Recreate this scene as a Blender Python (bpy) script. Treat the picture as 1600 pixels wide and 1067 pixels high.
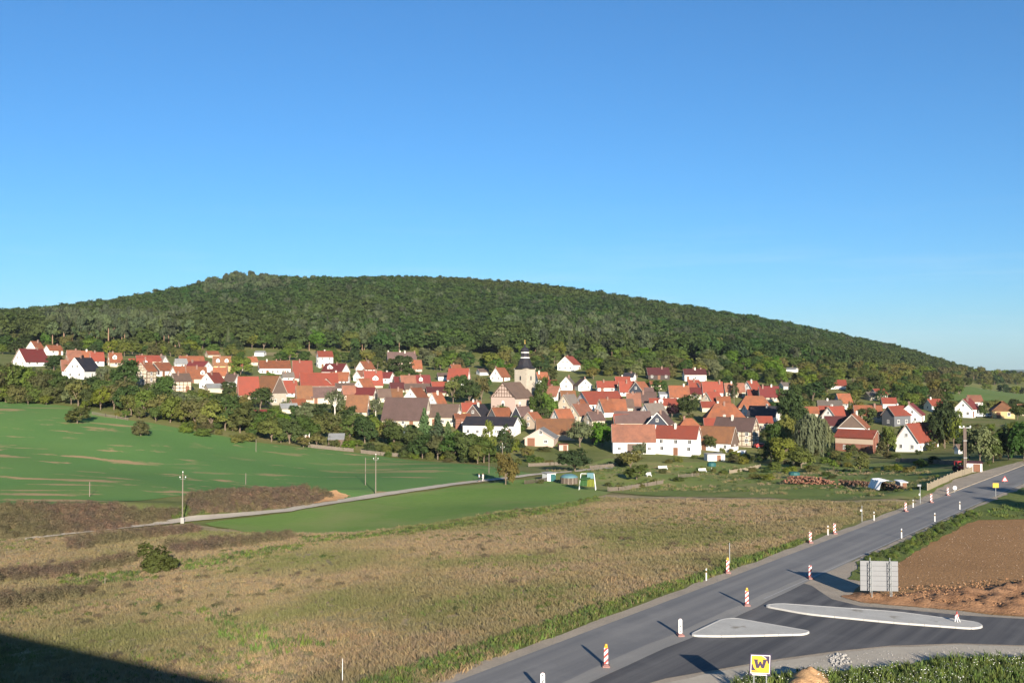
import bpy, bmesh, math, random
import numpy as np
from mathutils import Vector, Matrix, geometry

for _o in list(bpy.data.objects):
    bpy.data.objects.remove(_o)
SC = bpy.context.scene
COL = SC.collection
rnd = random.Random(7)
R = math.radians

# ------------------------------------------------------------------ camera
FPX, PXC, PYC, CAMH, HORIZON = 1570.0, 800.0, 533.5, 18.5, 575.0
PITCH = math.atan((HORIZON - PYC) / FPX)
cam_d = bpy.data.cameras.new('camera')
cam = bpy.data.objects.new('camera', cam_d)
COL.objects.link(cam)
cam_d.sensor_width = 36.0
cam_d.lens = FPX / 1600.0 * 36.0
cam_d.clip_start, cam_d.clip_end = 0.5, 30000.0
cam.location = (0, 0, CAMH)
cam.rotation_euler = (R(90) + PITCH, 0, 0)
SC.camera = cam

# ------------------------------------------------------------------ light
SUN_EL = R(15.6)
SUN_AZ = math.atan2(0.24, -0.97)          # towards the sun, from +Y clockwise
sun_dir = Vector((math.sin(SUN_AZ) * math.cos(SUN_EL), math.cos(SUN_AZ) * math.cos(SUN_EL), math.sin(SUN_EL)))
world = bpy.data.worlds.new('World')
SC.world = world
world.use_nodes = True
wn = world.node_tree
for n in list(wn.nodes):
    wn.nodes.remove(n)
sky = wn.nodes.new('ShaderNodeTexSky')
sky.sky_type = 'NISHITA'
sky.sun_disc = False
sky.sun_elevation = SUN_EL
sky.sun_rotation = SUN_AZ
sky.altitude = 0
sky.air_density = 1.0
sky.dust_density = 0.25
sky.ozone_density = 9.0
bg = wn.nodes.new('ShaderNodeBackground')
bg.inputs['Strength'].default_value = 0.070
wo = wn.nodes.new('ShaderNodeOutputWorld')
tint = wn.nodes.new('ShaderNodeMix'); tint.data_type = 'RGBA'; tint.blend_type = 'MULTIPLY'
tint.inputs[0].default_value = 1.0
tint.inputs[7].default_value = (0.97, 0.99, 0.87, 1)      # clear late-summer air: a touch more cyan, over the whole sky
wn.links.new(sky.outputs[0], tint.inputs[6])
# thin high wisps of cirrus low in the sky, all the way round
tc = wn.nodes.new('ShaderNodeTexCoord')
mp = wn.nodes.new('ShaderNodeMapping'); mp.inputs['Scale'].default_value = (1.6, 1.6, 22.0); mp.inputs['Rotation'].default_value = (0.03, 0.05, 0.3)
wn.links.new(tc.outputs['Generated'], mp.inputs[0])
cn = wn.nodes.new('ShaderNodeTexNoise'); cn.inputs['Scale'].default_value = 2.4; cn.inputs['Detail'].default_value = 6; cn.inputs['Roughness'].default_value = 0.6
wn.links.new(mp.outputs[0], cn.inputs['Vector'])
cr = wn.nodes.new('ShaderNodeValToRGB'); cr.color_ramp.elements[0].position = 0.52; cr.color_ramp.elements[0].color = (0, 0, 0, 1); cr.color_ramp.elements[1].position = 0.80; cr.color_ramp.elements[1].color = (0.30, 0.30, 0.30, 1)
wn.links.new(cn.outputs['Fac'], cr.inputs[0])
sx = wn.nodes.new('ShaderNodeSeparateXYZ'); wn.links.new(tc.outputs['Generated'], sx.inputs[0])
er = wn.nodes.new('ShaderNodeValToRGB'); er.color_ramp.elements[0].position = 0.0; er.color_ramp.elements[0].color = (0, 0, 0, 1); er.color_ramp.elements[1].position = 0.16; er.color_ramp.elements[1].color = (0, 0, 0, 1)
e_ = er.color_ramp.elements.new(0.045); e_.color = (1, 1, 1, 1)
wn.links.new(sx.outputs[2], er.inputs[0])
mm = wn.nodes.new('ShaderNodeMath'); mm.operation = 'MULTIPLY'
wn.links.new(cr.outputs[0], mm.inputs[0]); wn.links.new(er.outputs[0], mm.inputs[1])
cl = wn.nodes.new('ShaderNodeMix'); cl.data_type = 'RGBA'
cl.inputs[7].default_value = (4.8, 5.2, 5.4, 1)
wn.links.new(mm.outputs[0], cl.inputs[0]); wn.links.new(tint.outputs[2], cl.inputs[6])
wn.links.new(cl.outputs[2], bg.inputs[0])
wn.links.new(bg.outputs[0], wo.inputs[0])
sl = bpy.data.lights.new('sun', 'SUN')
sl.energy = 4.8
sl.angle = R(0.5)
sl.color = (1.0, 0.89, 0.74)
so = bpy.data.objects.new('sun', sl)
COL.objects.link(so)
so.location = (40, -160, 60)
so.rotation_euler = sun_dir.to_track_quat('Z', 'Y').to_euler()
SC.view_settings.view_transform = 'Standard'
SC.view_settings.look = 'None'
SC.view_settings.gamma = 1.0
SC.view_settings.use_curve_mapping = False
SC.view_settings.exposure = 1.35
SC.cycles.max_bounces = 6
SC.cycles.transparent_max_bounces = 4

# ------------------------------------------------------------------ photo pixel -> world helpers (survey of the place)
def ray(px, py):
    u = (px - PXC) / FPX
    v = (PYC - py) / FPX
    y = math.cos(PITCH) - v * math.sin(PITCH)
    z = math.sin(PITCH) + v * math.cos(PITCH)
    return (u / y, z / y)

def at(px, py, D):
    a, b = ray(px, py)
    return Vector((a * D, D, CAMH + b * D))

# control points: (px, py, distance) read off the photograph
CP = []
gen = [(540, 660), (560, 600), (575, 545), (600, 475), (620, 425), (640, 385), (660, 352), (680, 325), (700, 300), (712, 286), (740, 236), (760, 210)]
for px in (600, 800, 1000, 1200):
    for py, D in gen:
        if py == 540 and px > 900: continue
        if py in (760,) and px == 1200: continue
        CP.append((px, py, D))
for py, D in gen[3:10]:
    CP.append((1400, py, D))
CP += [(1300, 740, 225), (1400, 740, 210), (1380, 775, 158)]
CP += [(400, 555, 590), (400, 575, 520), (400, 600, 445), (400, 620, 395), (400, 650, 335), (400, 690, 285), (400, 740, 230), (400, 795, 175),
       (200, 555, 520), (200, 575, 430), (200, 600, 370), (200, 650, 290), (200, 700, 245), (200, 785, 172),
       (0, 545, 520), (0, 560, 440), (0, 585, 370), (0, 628, 300), (0, 700, 232), (0, 785, 168), (0, 850, 140),
       (285, 817, 159), (0, 920, 110), (0, 985, 90), (0, 1067, 72), (200, 900, 116), (400, 1067, 68), (300, 950, 97), (550, 960, 83), (600, 900, 98),
       (600, 800, 172), (800, 800, 162), (800, 900, 93), (1000, 850, 118), (587, 772, 196), (1100, 800, 142), (1200, 800, 139),
       (1600, 600, 900), (1600, 620, 640), (1600, 650, 390), (1480, 595, 700), (1480, 625, 520), (1400, 585, 640), (1300, 580, 660), (1200, 570, 680), (1050, 560, 680)]
# bottom of the wood and the crest of the hill
CP += [(-200, 540, 560), (200, 540, 610), (400, 541, 640)]
crest = [(-250, 500, 900, 12), (0, 488, 950, 14), (170, 468, 1000, 14), (300, 448, 1050, 14), (375, 430, 1100, 14), (440, 433, 1110, 14), (640, 434, 1150, 12),
         (830, 452, 1200, 12), (1000, 475, 1250, 12), (1200, 505, 1300, 13), (1400, 547, 1350, 12), (1480, 567, 1380, 11), (1540, 581, 1400, 10), (1600, 588, 1400, 9), (1720, 590, 1400, 9)]
pts = []
for px, py, D in CP:
    p = at(px, py, D)
    pts.append((p.x, p.y, p.z))
for px, py, D, t in crest:
    p = at(px, py, D)
    pts.append((p.x, p.y, p.z - t))
    pts.append((p.x * 1.35, p.y + 420, p.z * 0.5 - 10))
    pts.append((p.x * 1.7, p.y + 1300, -20))
# right hand plain and road level
for x, y in ((30, 40), (60, 60), (30, 90), (60, 110), (90, 140), (60, 150), (90, 185), (120, 230), (140, 180), (180, 150), (200, 300), (0, 58), (-5, 40), (300, 500), (160, 330)):
    pts.append((x, y, 0.0))
for x, y, z in ((-60, 30, -4.5), (-20, 40, -3), (-120, 60, -5), (-120, 130, -4), (-300, 100, 4), (-400, 300, 25), (-500, 500, 50), (600, 900, 0), (900, 1500, 0), (500, 200, 0), (-60, -60, -4), (60, -60, 0), (-300, -60, 0)):
    pts.append((x, y, z))
P = np.array(pts, float)
XY = P[:, :2] / 100.0
def _phi(r2):
    return 0.5 * r2 * np.log(r2 + 1e-9)
def _tps(P2, z, lam=0.004):
    n = len(P2)
    d2 = ((P2[:, None, :] - P2[None, :, :]) ** 2).sum(-1)
    A = np.zeros((n + 3, n + 3))
    A[:n, :n] = _phi(d2) + lam * np.eye(n)
    A[:n, n] = 1
    A[:n, n + 1:] = P2
    A[n, :n] = 1
    A[n + 1:, :n] = P2.T
    return np.linalg.solve(A, np.concatenate([z, [0, 0, 0]]))
TW = _tps(XY, P[:, 2])
RD0 = np.array((-1.45, 57.2)); RDV = np.array((0.607, 0.795)); RDV /= np.hypot(*RDV)   # road axis
RDN = np.array((RDV[1], -RDV[0]))                                                     # to the right of the road

def smooth(a, b, x):
    t = np.clip((x - a) / (b - a), 0, 1)
    return t * t * (3 - 2 * t)

def terrain(x, y):
    x = np.atleast_1d(np.asarray(x, float)); y = np.atleast_1d(np.asarray(y, float))
    out = np.zeros(x.shape)
    xf, yf, of = x.ravel(), y.ravel(), out.ravel()
    for i in range(0, len(xf), 20000):
        q = np.stack([xf[i:i + 20000], yf[i:i + 20000]], 1) / 100.0
        d2 = ((q[:, None, :] - XY[None]) ** 2).sum(-1)
        z = _phi(d2) @ TW[:len(XY)] + TW[len(XY)] + q @ TW[len(XY) + 1:]
        of[i:i + 20000] = z
    out = of.reshape(x.shape)
    far = smooth(80, 200, y)
    out = out + 0.35 * np.sin(x * 0.11 + y * 0.05) * np.sin(y * 0.09 - x * 0.04) * (0.4 + 0.6 * far)
    s = (x - RD0[0]) * RDN[0] + (y - RD0[1]) * RDN[1]
    m = smooth(-17, -5.5, s) * (1 - smooth(30, 70, s)) * (1 - smooth(215, 270, y))
    out = out * (1 - m)
    out = np.where(y > 1700, out * (1 - smooth(1700, 3200, y)) - 25 * smooth(1700, 3200, y), out)
    return out

def tz(x, y):
    return float(terrain(x, y)[0])

_T = np.geomspace(48, 3000, 900)
def hit(px, py):
    a, b = ray(px, py)
    d = CAMH + b * _T - terrain(a * _T, _T)
    k = np.argmax(d < 0)
    if d[k] >= 0:
        return Vector((a * 900, 900, tz(a * 900, 900)))
    if k == 0:
        D = _T[0]
    else:
        D = _T[k - 1] + (_T[k] - _T[k - 1]) * d[k - 1] / (d[k - 1] - d[k])
    return Vector((a * D, D, tz(a * D, D)))

def project(p):
    """world -> photo pixel"""
    dx, dy, dz = p[0], p[1], p[2] - CAMH
    f = dy * math.cos(PITCH) + dz * math.sin(PITCH)
    up = -dy * math.sin(PITCH) + dz * math.cos(PITCH)
    return (PXC + FPX * dx / f, PYC - FPX * up / f)

# ------------------------------------------------------------------ object helpers
def tag(o, label=None, cat=None, group=None, kind=None):
    if label: o['label'] = label
    if cat: o['category'] = cat
    if group: o['group'] = group
    if kind: o['kind'] = kind
    return o

def empty(name, loc, rz=0.0):
    o = bpy.data.objects.new(name, None)
    o.empty_display_size = 0.5
    COL.objects.link(o)
    o.location = loc
    o.rotation_euler = (0, 0, rz)
    return o

def link(name, me, parent=None):
    o = bpy.data.objects.new(name, me)
    COL.objects.link(o)
    if parent is not None:
        o.parent = parent
    return o

class MB:
    """collects faces, then links them as one mesh object"""
    def __init__(self):
        self.v, self.f, self.m = [], [], []
    def face(self, pts, mi=0):
        b = len(self.v)
        self.v += [tuple(p) for p in pts]
        self.f.append(tuple(range(b, b + len(pts))))
        self.m.append(mi)
    def poly(self, verts, faces, mi=0):
        b = len(self.v)
        self.v += [tuple(p) for p in verts]
        for f in faces:
            self.f.append(tuple(b + i for i in f))
            self.m.append(mi)
        return self
    def box(self, x0, x1, y0, y1, z0, z1, mi=0, M=None):
        vs = [Vector(p) for p in ((x0, y0, z0), (x1, y0, z0), (x1, y1, z0), (x0, y1, z0), (x0, y0, z1), (x1, y0, z1), (x1, y1, z1), (x0, y1, z1))]
        if M is not None:
            vs = [M @ p for p in vs]
        return self.poly(vs, ((0, 3, 2, 1), (4, 5, 6, 7), (0, 1, 5, 4), (1, 2, 6, 5), (2, 3, 7, 6), (3, 0, 4, 7)), mi)
    def bar(self, a, b, w, h=None, mi=0):
        a, b = Vector(a), Vector(b)
        h = h or w
        d = (b - a)
        L = d.length
        q = d.to_track_quat('Z', 'Y').to_matrix().to_4x4()
        M = Matrix.Translation(a) @ q
        return self.box(-w / 2, w / 2, -h / 2, h / 2, 0, L, mi, M)
    def tube(self, path, radii, n=8, mi=0, cap=True):
        rings = []
        path = [Vector(p) for p in path]
        for i, p in enumerate(path):
            d = (path[min(i + 1, len(path) - 1)] - path[max(i - 1, 0)])
            q = d.to_track_quat('Z', 'Y')
            r = radii[i] if hasattr(radii, '__len__') else radii
            rings.append([p + q @ Vector((r * math.cos(2 * math.pi * k / n), r * math.sin(2 * math.pi * k / n), 0)) for k in range(n)])
        vs = [v for rg in rings for v in rg]
        fs = []
        for i in range(len(rings) - 1):
            for k in range(n):
                fs.append((i * n + k, i * n + (k + 1) % n, (i + 1) * n + (k + 1) % n, (i + 1) * n + k))
        if cap:
            fs.append(tuple(reversed(range(n))))
            fs.append(tuple(range((len(rings) - 1) * n, len(rings) * n)))
        return self.poly(vs, fs, mi)
    def lathe(self, prof, n=12, c=(0, 0), mi=0, rot=0.0):
        vs, fs = [], []
        for r, z in prof:
            for k in range(n):
                t = 2 * math.pi * k / n + rot
                vs.append((c[0] + r * math.cos(t), c[1] + r * math.sin(t), z))
        for i in range(len(prof) - 1):
            for k in range(n):
                fs.append((i * n + k, i * n + (k + 1) % n, (i + 1) * n + (k + 1) % n, (i + 1) * n + k))
        fs.append(tuple(reversed(range(n))))
        fs.append(tuple(range((len(prof) - 1) * n, len(prof) * n)))
        return self.poly(vs, fs, mi)
    def mesh(self, name, mats, smooth_=False):
        me = bpy.data.meshes.new(name)
        me.from_pydata(self.v, [], self.f)
        for m in (mats if isinstance(mats, (list, tuple)) else [mats]):
            me.materials.append(m)
        me.polygons.foreach_set('material_index', self.m)
        if smooth_:
            me.polygons.foreach_set('use_smooth', [True] * len(self.f))
        me.update()
        return me
    def build(self, name, mats, parent=None, smooth_=False):
        return link(name, self.mesh(name, mats, smooth_), parent)

def arr_mesh(name, V, Fq, mats):
    """numpy verts (n,3), quads (m,4)"""
    me = bpy.data.meshes.new(name)
    me.vertices.add(len(V))
    me.vertices.foreach_set('co', np.asarray(V, np.float32).ravel())
    k = Fq.shape[1]
    me.loops.add(Fq.size)
    me.loops.foreach_set('vertex_index', Fq.astype(np.int32).ravel())
    me.polygons.add(len(Fq))
    me.polygons.foreach_set('loop_start', np.arange(0, Fq.size, k, dtype=np.int32))
    me.polygons.foreach_set('loop_total', np.full(len(Fq), k, np.int32))
    for m in (mats if isinstance(mats, (list, tuple)) else [mats]):
        me.materials.append(m)
    me.update(calc_edges=True)
    me.validate()
    return me

# ------------------------------------------------------------------ materials
class NT:
    def __init__(self, name):
        self.mat = bpy.data.materials.new(name)
        self.mat.use_nodes = True
        self.t = self.mat.node_tree
        for n in list(self.t.nodes):
            self.t.nodes.remove(n)
        self.out = self.n('ShaderNodeOutputMaterial')
    def n(self, typ, **kw):
        nd = self.t.nodes.new(typ)
        for k, v in kw.items():
            setattr(nd, k, v)
        return nd
    def l(self, a, b):
        self.t.links.new(a, b)
    def noise(self, vec, scale, detail=4, rough=0.55):
        n = self.n('ShaderNodeTexNoise')
        n.inputs['Scale'].default_value = scale
        n.inputs['Detail'].default_value = detail
        n.inputs['Roughness'].default_value = rough
        if vec is not None: self.l(vec, n.inputs['Vector'])
        return n.outputs['Fac']
    def ramp(self, fac, stops):
        r = self.n('ShaderNodeValToRGB')
        e = r.color_ramp.elements
        while len(e) < len(stops): e.new(0.5)
        for i, (p, c) in enumerate(stops):
            e[i].position = p
            e[i].color = (c[0], c[1], c[2], 1) if hasattr(c, '__len__') else (c, c, c, 1)
        self.l(fac, r.inputs[0])
        return r.outputs[0]
    def mix(self, fac, a, b, mode='MIX'):
        m = self.n('ShaderNodeMix', data_type='RGBA', blend_type=mode)
        for s, v in ((m.inputs[0], fac), (m.inputs[6], a), (m.inputs[7], b)):
            if isinstance(v, (int, float)): s.default_value = v if s is m.inputs[0] else (v, v, v, 1)
            elif isinstance(v, (tuple, list)): s.default_value = (v[0], v[1], v[2], 1)
            else: self.l(v, s)
        return m.outputs[2]
    def math(self, op, a, b=0.0, c=None):
        m = self.n('ShaderNodeMath', operation=op)
        for s, v in zip(m.inputs, (a, b, c)):
            if v is None: continue
            if isinstance(v, (int, float)): s.default_value = v
            else: self.l(v, s)
        return m.outputs[0]
    def map(self, vec, scale=(1, 1, 1), rot=(0, 0, 0)):
        m = self.n('ShaderNodeMapping')
        m.inputs['Scale'].default_value = scale
        m.inputs['Rotation'].default_value = rot
        self.l(vec, m.inputs[0])
        return m.outputs[0]
    def bump(self, h, strength=0.5, dist=0.1):
        b = self.n('ShaderNodeBump')
        b.inputs['Strength'].default_value = strength
        b.inputs['Distance'].default_value = dist
        self.l(h, b.inputs['Height'])
        return b.outputs[0]
    def bsdf(self, color, rough=0.9, bump=None, spec=0.2, metal=0.0):
        p = self.n('ShaderNodeBsdfPrincipled')
        if isinstance(color, (tuple, list)): p.inputs['Base Color'].default_value = (*color[:3], 1)
        else: self.l(color, p.inputs['Base Color'])
        if isinstance(rough, (int, float)): p.inputs['Roughness'].default_value = rough
        else: self.l(rough, p.inputs['Roughness'])
        p.inputs['Specular IOR Level'].default_value = spec
        p.inputs['Metallic'].default_value = metal
        if bump is not None: self.l(bump, p.inputs['Normal'])
        self.l(p.outputs[0], self.out.inputs[0])
        return p
    def pos(self):
        return self.n('ShaderNodeNewGeometry').outputs['Position']
    def obj(self):
        return self.n('ShaderNodeTexCoord').outputs['Object']
    def random(self):
        return self.n('ShaderNodeObjectInfo').outputs['Random']
    def hsv(self, col, h=None, s=None, v=None):
        n = self.n('ShaderNodeHueSaturation')
        for key, val in (('Hue', h), ('Saturation', s), ('Value', v)):
            if val is None: continue
            if isinstance(val, (int, float)): n.inputs[key].default_value = val
            else: self.l(val, n.inputs[key])
        self.l(col, n.inputs['Color'])
        return n.outputs[0]
    def mr(self, v, a, b):
        m = self.n('ShaderNodeMapRange')
        m.inputs['To Min'].default_value = a
        m.inputs['To Max'].default_value = b
        self.l(v, m.inputs['Value'])
        return m.outputs[0]

def lin(*c):
    return tuple(((x / 255) / 12.92 if x / 255 <= 0.04045 else ((x / 255 + 0.055) / 1.055) ** 2.4) for x in c)

def m_plain(name, c, rough=0.8, var=0.12, scale=3.0, spec=0.2, metal=0.0):
    t = NT(name)
    f = t.noise(t.obj(), scale)
    col = t.mix(f, tuple(x * (1 - var) for x in c), tuple(min(1, x * (1 + var)) for x in c))
    t.bsdf(col, rough, None, spec, metal)
    return t.mat

def m_roof(name, c, weather=0.35, dark=(0.055, 0.036, 0.030)):
    t = NT(name)
    o = t.obj()
    g = t.random()
    big = t.noise(o, 0.45, 6, 0.7)
    fine = t.noise(t.map(o, (3.0, 1.2, 6.0)), 1.0, 4, 0.7)
    col = t.mix(t.ramp(big, [(0.40, 0.0), (0.66, weather)]), c, dark)
    col = t.mix(t.ramp(fine, [(0.3, 0.0), (0.8, 0.45)]), col, tuple(min(1, x * 1.4 + 0.01) for x in c))
    col = t.hsv(col, None, None, t.mr(g, 0.78, 1.20))
    w = t.n('ShaderNodeTexWave', wave_type='BANDS', bands_direction='X')
    w.inputs['Scale'].default_value = 1.05
    t.l(o, w.inputs['Vector'])
    w2 = t.n('ShaderNodeTexWave', wave_type='BANDS', bands_direction='Z', wave_profile='SAW')
    w2.inputs['Scale'].default_value = 1.4
    t.l(o, w2.inputs['Vector'])
    b = t.math('ADD', w.outputs['Fac'], w2.outputs['Fac'])
    t.bsdf(col, 0.75, t.bump(b, 0.55, 0.05), 0.25)
    return t.mat

def m_wall(name, c, var=0.10, stain=0.18):
    t = NT(name)
    o = t.obj()
    f = t.noise(o, 1.3, 5, 0.6)
    st = t.noise(t.map(o, (1.2, 1.2, 0.25)), 1.0, 4, 0.6)
    col = t.mix(f, tuple(x * (1 - var) for x in c), c)
    col = t.mix(t.ramp(st, [(0.5, 0.0), (0.8, stain)]), col, tuple(x * 0.6 for x in c))
    t.bsdf(col, 0.9, t.bump(t.noise(o, 14), 0.25, 0.02), 0.1)
    return t.mat

def m_blocks(name, c1, c2, mortar, sx, sy, bw=0.5, rh=0.25):
    t = NT(name)
    o = t.obj()
    b = t.n('ShaderNodeTexBrick')
    b.inputs['Scale'].default_value = 1.0
    b.inputs['Brick Width'].default_value = sx
    b.inputs['Row Height'].default_value = sy
    b.inputs['Mortar Size'].default_value = 0.02
    b.inputs['Color1'].default_value = (*c1, 1)
    b.inputs['Color2'].default_value = (*c2, 1)
    b.inputs['Mortar'].default_value = (*mortar, 1)
    s = t.n('ShaderNodeSeparateXYZ'); t.l(o, s.inputs[0])
    cb = t.n('ShaderNodeCombineXYZ')
    t.l(t.math('ADD', s.outputs[0], s.outputs[1]), cb.inputs[0]); t.l(s.outputs[2], cb.inputs[1])
    t.l(cb.outputs[0], b.inputs['Vector'])
    f = t.noise(o, 0.8, 5, 0.6)
    col = t.mix(t.ramp(f, [(0.35, 0.0), (0.75, 0.5)]), b.outputs['Color'], tuple(x * 0.6 for x in c1))
    t.bsdf(col, 0.9, t.bump(b.outputs['Fac'], -0.3, 0.03), 0.1)
    return t.mat

def m_leaf(name, c, var_h=0.03, var_v=0.35, trans=0.42, patch=None):
    """leaf colour, with each plant a little different and light and old leaves mixed in"""
    t = NT(name)
    g = t.random()
    o = t.obj()
    n = t.noise(o, 3.0, 3, 0.6)
    col = t.mix(n, tuple(x * 0.75 for x in c), tuple(x * 1.25 for x in c))
    wn_ = t.n('ShaderNodeTexWhiteNoise', noise_dimensions='1D')
    t.l(g, wn_.inputs['W'])
    col = t.hsv(col, t.mr(wn_.outputs['Value'], 0.5 - var_h, 0.5 + var_h), t.mr(g, 0.85, 1.15), t.mr(g, 1 - var_v, 1 + var_v))
    if patch:
        pn = t.noise(t.pos(), patch[0], 3, 0.5)
        col = t.mix(t.ramp(pn, [(0.42, 0.0), (0.62, patch[2])]), col, patch[1])
    d = t.n('ShaderNodeBsdfDiffuse'); t.l(col, d.inputs[0])
    tr = t.n('ShaderNodeBsdfTranslucent')
    t.l(t.hsv(col, 0.49, 1.1, 1.1), tr.inputs[0])
    mx = t.n('ShaderNodeMixShader'); mx.inputs[0].default_value = trans
    t.l(d.outputs[0], mx.inputs[1]); t.l(tr.outputs[0], mx.inputs[2])
    t.l(mx.outputs[0], t.out.inputs[0])
    return t.mat
# ------------------------------------------------------------------ terrain extras: earth banks
_terrain0 = terrain
def _bank(x, y, cx, cy, dx, dy, ha, hb, h):
    L = math.hypot(dx, dy); dx /= L; dy /= L
    a = (x - cx) * dx + (y - cy) * dy
    b = -(x - cx) * dy + (y - cy) * dx
    return h * np.exp(-(a / ha) ** 4 - (b / hb) ** 2)
def terrain(x, y):
    z = _terrain0(x, y)
    x = np.atleast_1d(np.asarray(x, float)); y = np.atleast_1d(np.asarray(y, float))
    z = z + _bank(x, y, -42.5, 182, 26, 35, 21, 3.6, 1.7)
    z = z + _bank(x, y, -77, 163, 30, 14, 26, 4.0, 1.0)
    z = z + _bank(x, y, -298, 1100, 1, 0.1, 34, 60, 2.5)
    u = PXC + FPX * x / np.maximum(y, 1)
    z = z - smooth(1380, 1570, u) * smooth(620, 900, y) * 11.0        # the hill's right end runs out into the plain
    return z

def g0(px, py, z=0.0):
    a, b = ray(px, py)
    D = (z - CAMH) / b
    return Vector((a * D, D, z))

def inside(poly, X, Y):
    c = np.zeros(X.shape, bool)
    n = len(poly)
    for i in range(n):
        x1, y1 = poly[i]; x2, y2 = poly[(i + 1) % n]
        if y1 == y2: continue
        k = ((y1 > Y) != (y2 > Y)) & (X < (x2 - x1) * (Y - y1) / (y2 - y1) + x1)
        c ^= k
    return c

def edge_dist(poly, X, Y):
    d = np.full(X.shape, 1e9)
    n = len(poly)
    for i in range(n):
        ax, ay = poly[i]; bx, by = poly[(i + 1) % n]
        L2 = (bx - ax) ** 2 + (by - ay) ** 2 + 1e-9
        t = np.clip(((X - ax) * (bx - ax) + (Y - ay) * (by - ay)) / L2, 0, 1)
        d = np.minimum(d, np.hypot(X - ax - t * (bx - ax), Y - ay - t * (by - ay)))
    return d

def resample(poly, res, jit=0.0, seed=1):
    rr = random.Random(seed)
    out = []
    n = len(poly)
    for i in range(n):
        a = Vector(poly[i][:2]); b = Vector(poly[(i + 1) % n][:2])
        k = max(1, int((b - a).length / res))
        nrm = Vector((-(b - a).y, (b - a).x)).normalized()
        for j in range(k):
            p = a.lerp(b, j / k)
            if jit: p = p + nrm * rr.uniform(-jit, jit)
            out.append((p.x, p.y))
    return out

LOWER = []
def sheet(name, poly, res, off, mat, jit=0.0, flat=None, extra=None, lower=True, kind='structure', seed=1):
    """a piece of land cover draped on the terrain"""
    bd = resample(poly, res, jit, seed)
    A = np.array(bd)
    xs = np.arange(A[:, 0].min(), A[:, 0].max(), res)
    ys = np.arange(A[:, 1].min(), A[:, 1].max(), res * 0.866)
    X, Y = np.meshgrid(xs, ys)
    X = X + (np.arange(len(ys)) % 2)[:, None] * res * 0.5
    X, Y = X.ravel(), Y.ravel()
    k = inside(bd, X, Y)
    X, Y = X[k], Y[k]
    if len(X):
        k = edge_dist(bd, X, Y) > res * 0.45
        X, Y = X[k], Y[k]
    vs = [Vector(p) for p in bd] + [Vector((x, y)) for x, y in zip(X, Y)]
    n = len(bd)
    r = geometry.delaunay_2d_cdt(vs, [(i, (i + 1) % n) for i in range(n)], [], 1, 1e-4)
    V = np.array([(p.x, p.y) for p in r[0]])
    z = (terrain(V[:, 0], V[:, 1]) if flat is None else np.full(len(V), flat)) + off
    if extra is not None:
        z = z + extra(V[:, 0], V[:, 1], edge_dist(bd, V[:, 0], V[:, 1]))
    me = bpy.data.meshes.new(name)
    fs = [f if (V[f[1], 0] - V[f[0], 0]) * (V[f[2], 1] - V[f[0], 1]) - (V[f[1], 1] - V[f[0], 1]) * (V[f[2], 0] - V[f[0], 0]) > 0 else f[::-1] for f in r[2]]
    me.from_pydata([(a, b, c) for (a, b), c in zip(V, z)], [], fs)
    me.materials.append(mat)
    me.polygons.foreach_set('use_smooth', [True] * len(fs))
    me.update()
    o = link(name, me)
    tag(o, kind=kind)
    if lower: LOWER.append(bd)
    return o

def pxpoly(pl):
    return [tuple(hit(*p)[:2]) for p in pl]
def gpoly(pl):
    return [tuple(g0(*p)[:2]) for p in pl]

# ------------------------------------------------------------------ land materials
def m_grass(name, stops, scale, detail_scale=1.5, fine=0.35, bump=0.4, patch=None, streak=None, rough=0.95):
    t = NT(name)
    p = t.pos()
    a = t.noise(p, scale, 6, 0.6)
    col = t.ramp(a, stops)
    f = t.noise(p, detail_scale, 5, 0.7)
    col = t.hsv(col, None, None, t.mr(f, 1 - fine, 1 + fine))
    if patch:
        q = t.noise(t.map(p, patch.get('map', (1, 1, 1)), patch.get('rot', (0, 0, 0))), patch['scale'], patch.get('detail', 4), 0.55)
        col = t.mix(t.ramp(q, [(patch['lo'], 0.0), (patch['hi'], patch.get('amt', 1.0))]), col, patch['col'])
    if streak:
        q = t.noise(t.map(p, streak['map'], streak['rot']), 1.0, 3, 0.5)
        q2 = t.noise(p, 0.9, 4, 0.7)
        s = t.math('ADD', q, t.math('MULTIPLY', t.math('SUBTRACT', q2, 0.5), 0.16))
        m = t.ramp(s, [(streak['lo'], 0.0), (streak['hi'], streak.get('amt', 1.0))])
        if 'gate' in streak:
            gt = t.noise(p, streak['gate'][0], 2, 0.5)
            m = t.math('MULTIPLY', m, t.ramp(gt, [(streak['gate'][1], 0.0), (streak['gate'][2], 1.0)]))
        col = t.mix(m, col, streak['col'])
    b = t.noise(p, detail_scale * 2.2, 4, 0.7)
    t.bsdf(col, rough, t.bump(b, bump, 0.25), 0.05)
    return t.mat

MG = {}
MG['ground'] = m_grass('rough_grass', [(0.3, (0.095, 0.115, 0.036)), (0.5, (0.13, 0.145, 0.048)), (0.7, (0.19, 0.165, 0.075))], 0.06, 0.8, 0.35)
MG['field'] = m_grass('sown_field', [(0.3, (0.084, 0.172, 0.050)), (0.7, (0.100, 0.190, 0.056))], 0.03, 1.2, 0.16, 0.25,
                      patch=dict(scale=0.02, lo=0.45, hi=0.7, amt=0.4, col=(0.135, 0.195, 0.055)),
                      streak=dict(map=(0.028, 0.20, 1), rot=(0, 0, R(-38)), lo=0.575, hi=0.65, col=(0.34, 0.23, 0.125), amt=0.9, gate=(0.018, 0.38, 0.52)))
MG['meadow'] = m_grass('green_meadow', [(0.3, (0.120, 0.205, 0.044)), (0.7, (0.155, 0.230, 0.056))], 0.05, 1.1, 0.22, 0.3,
                       patch=dict(scale=0.06, lo=0.45, hi=0.68, amt=0.75, col=(0.215, 0.225, 0.085)))
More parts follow.
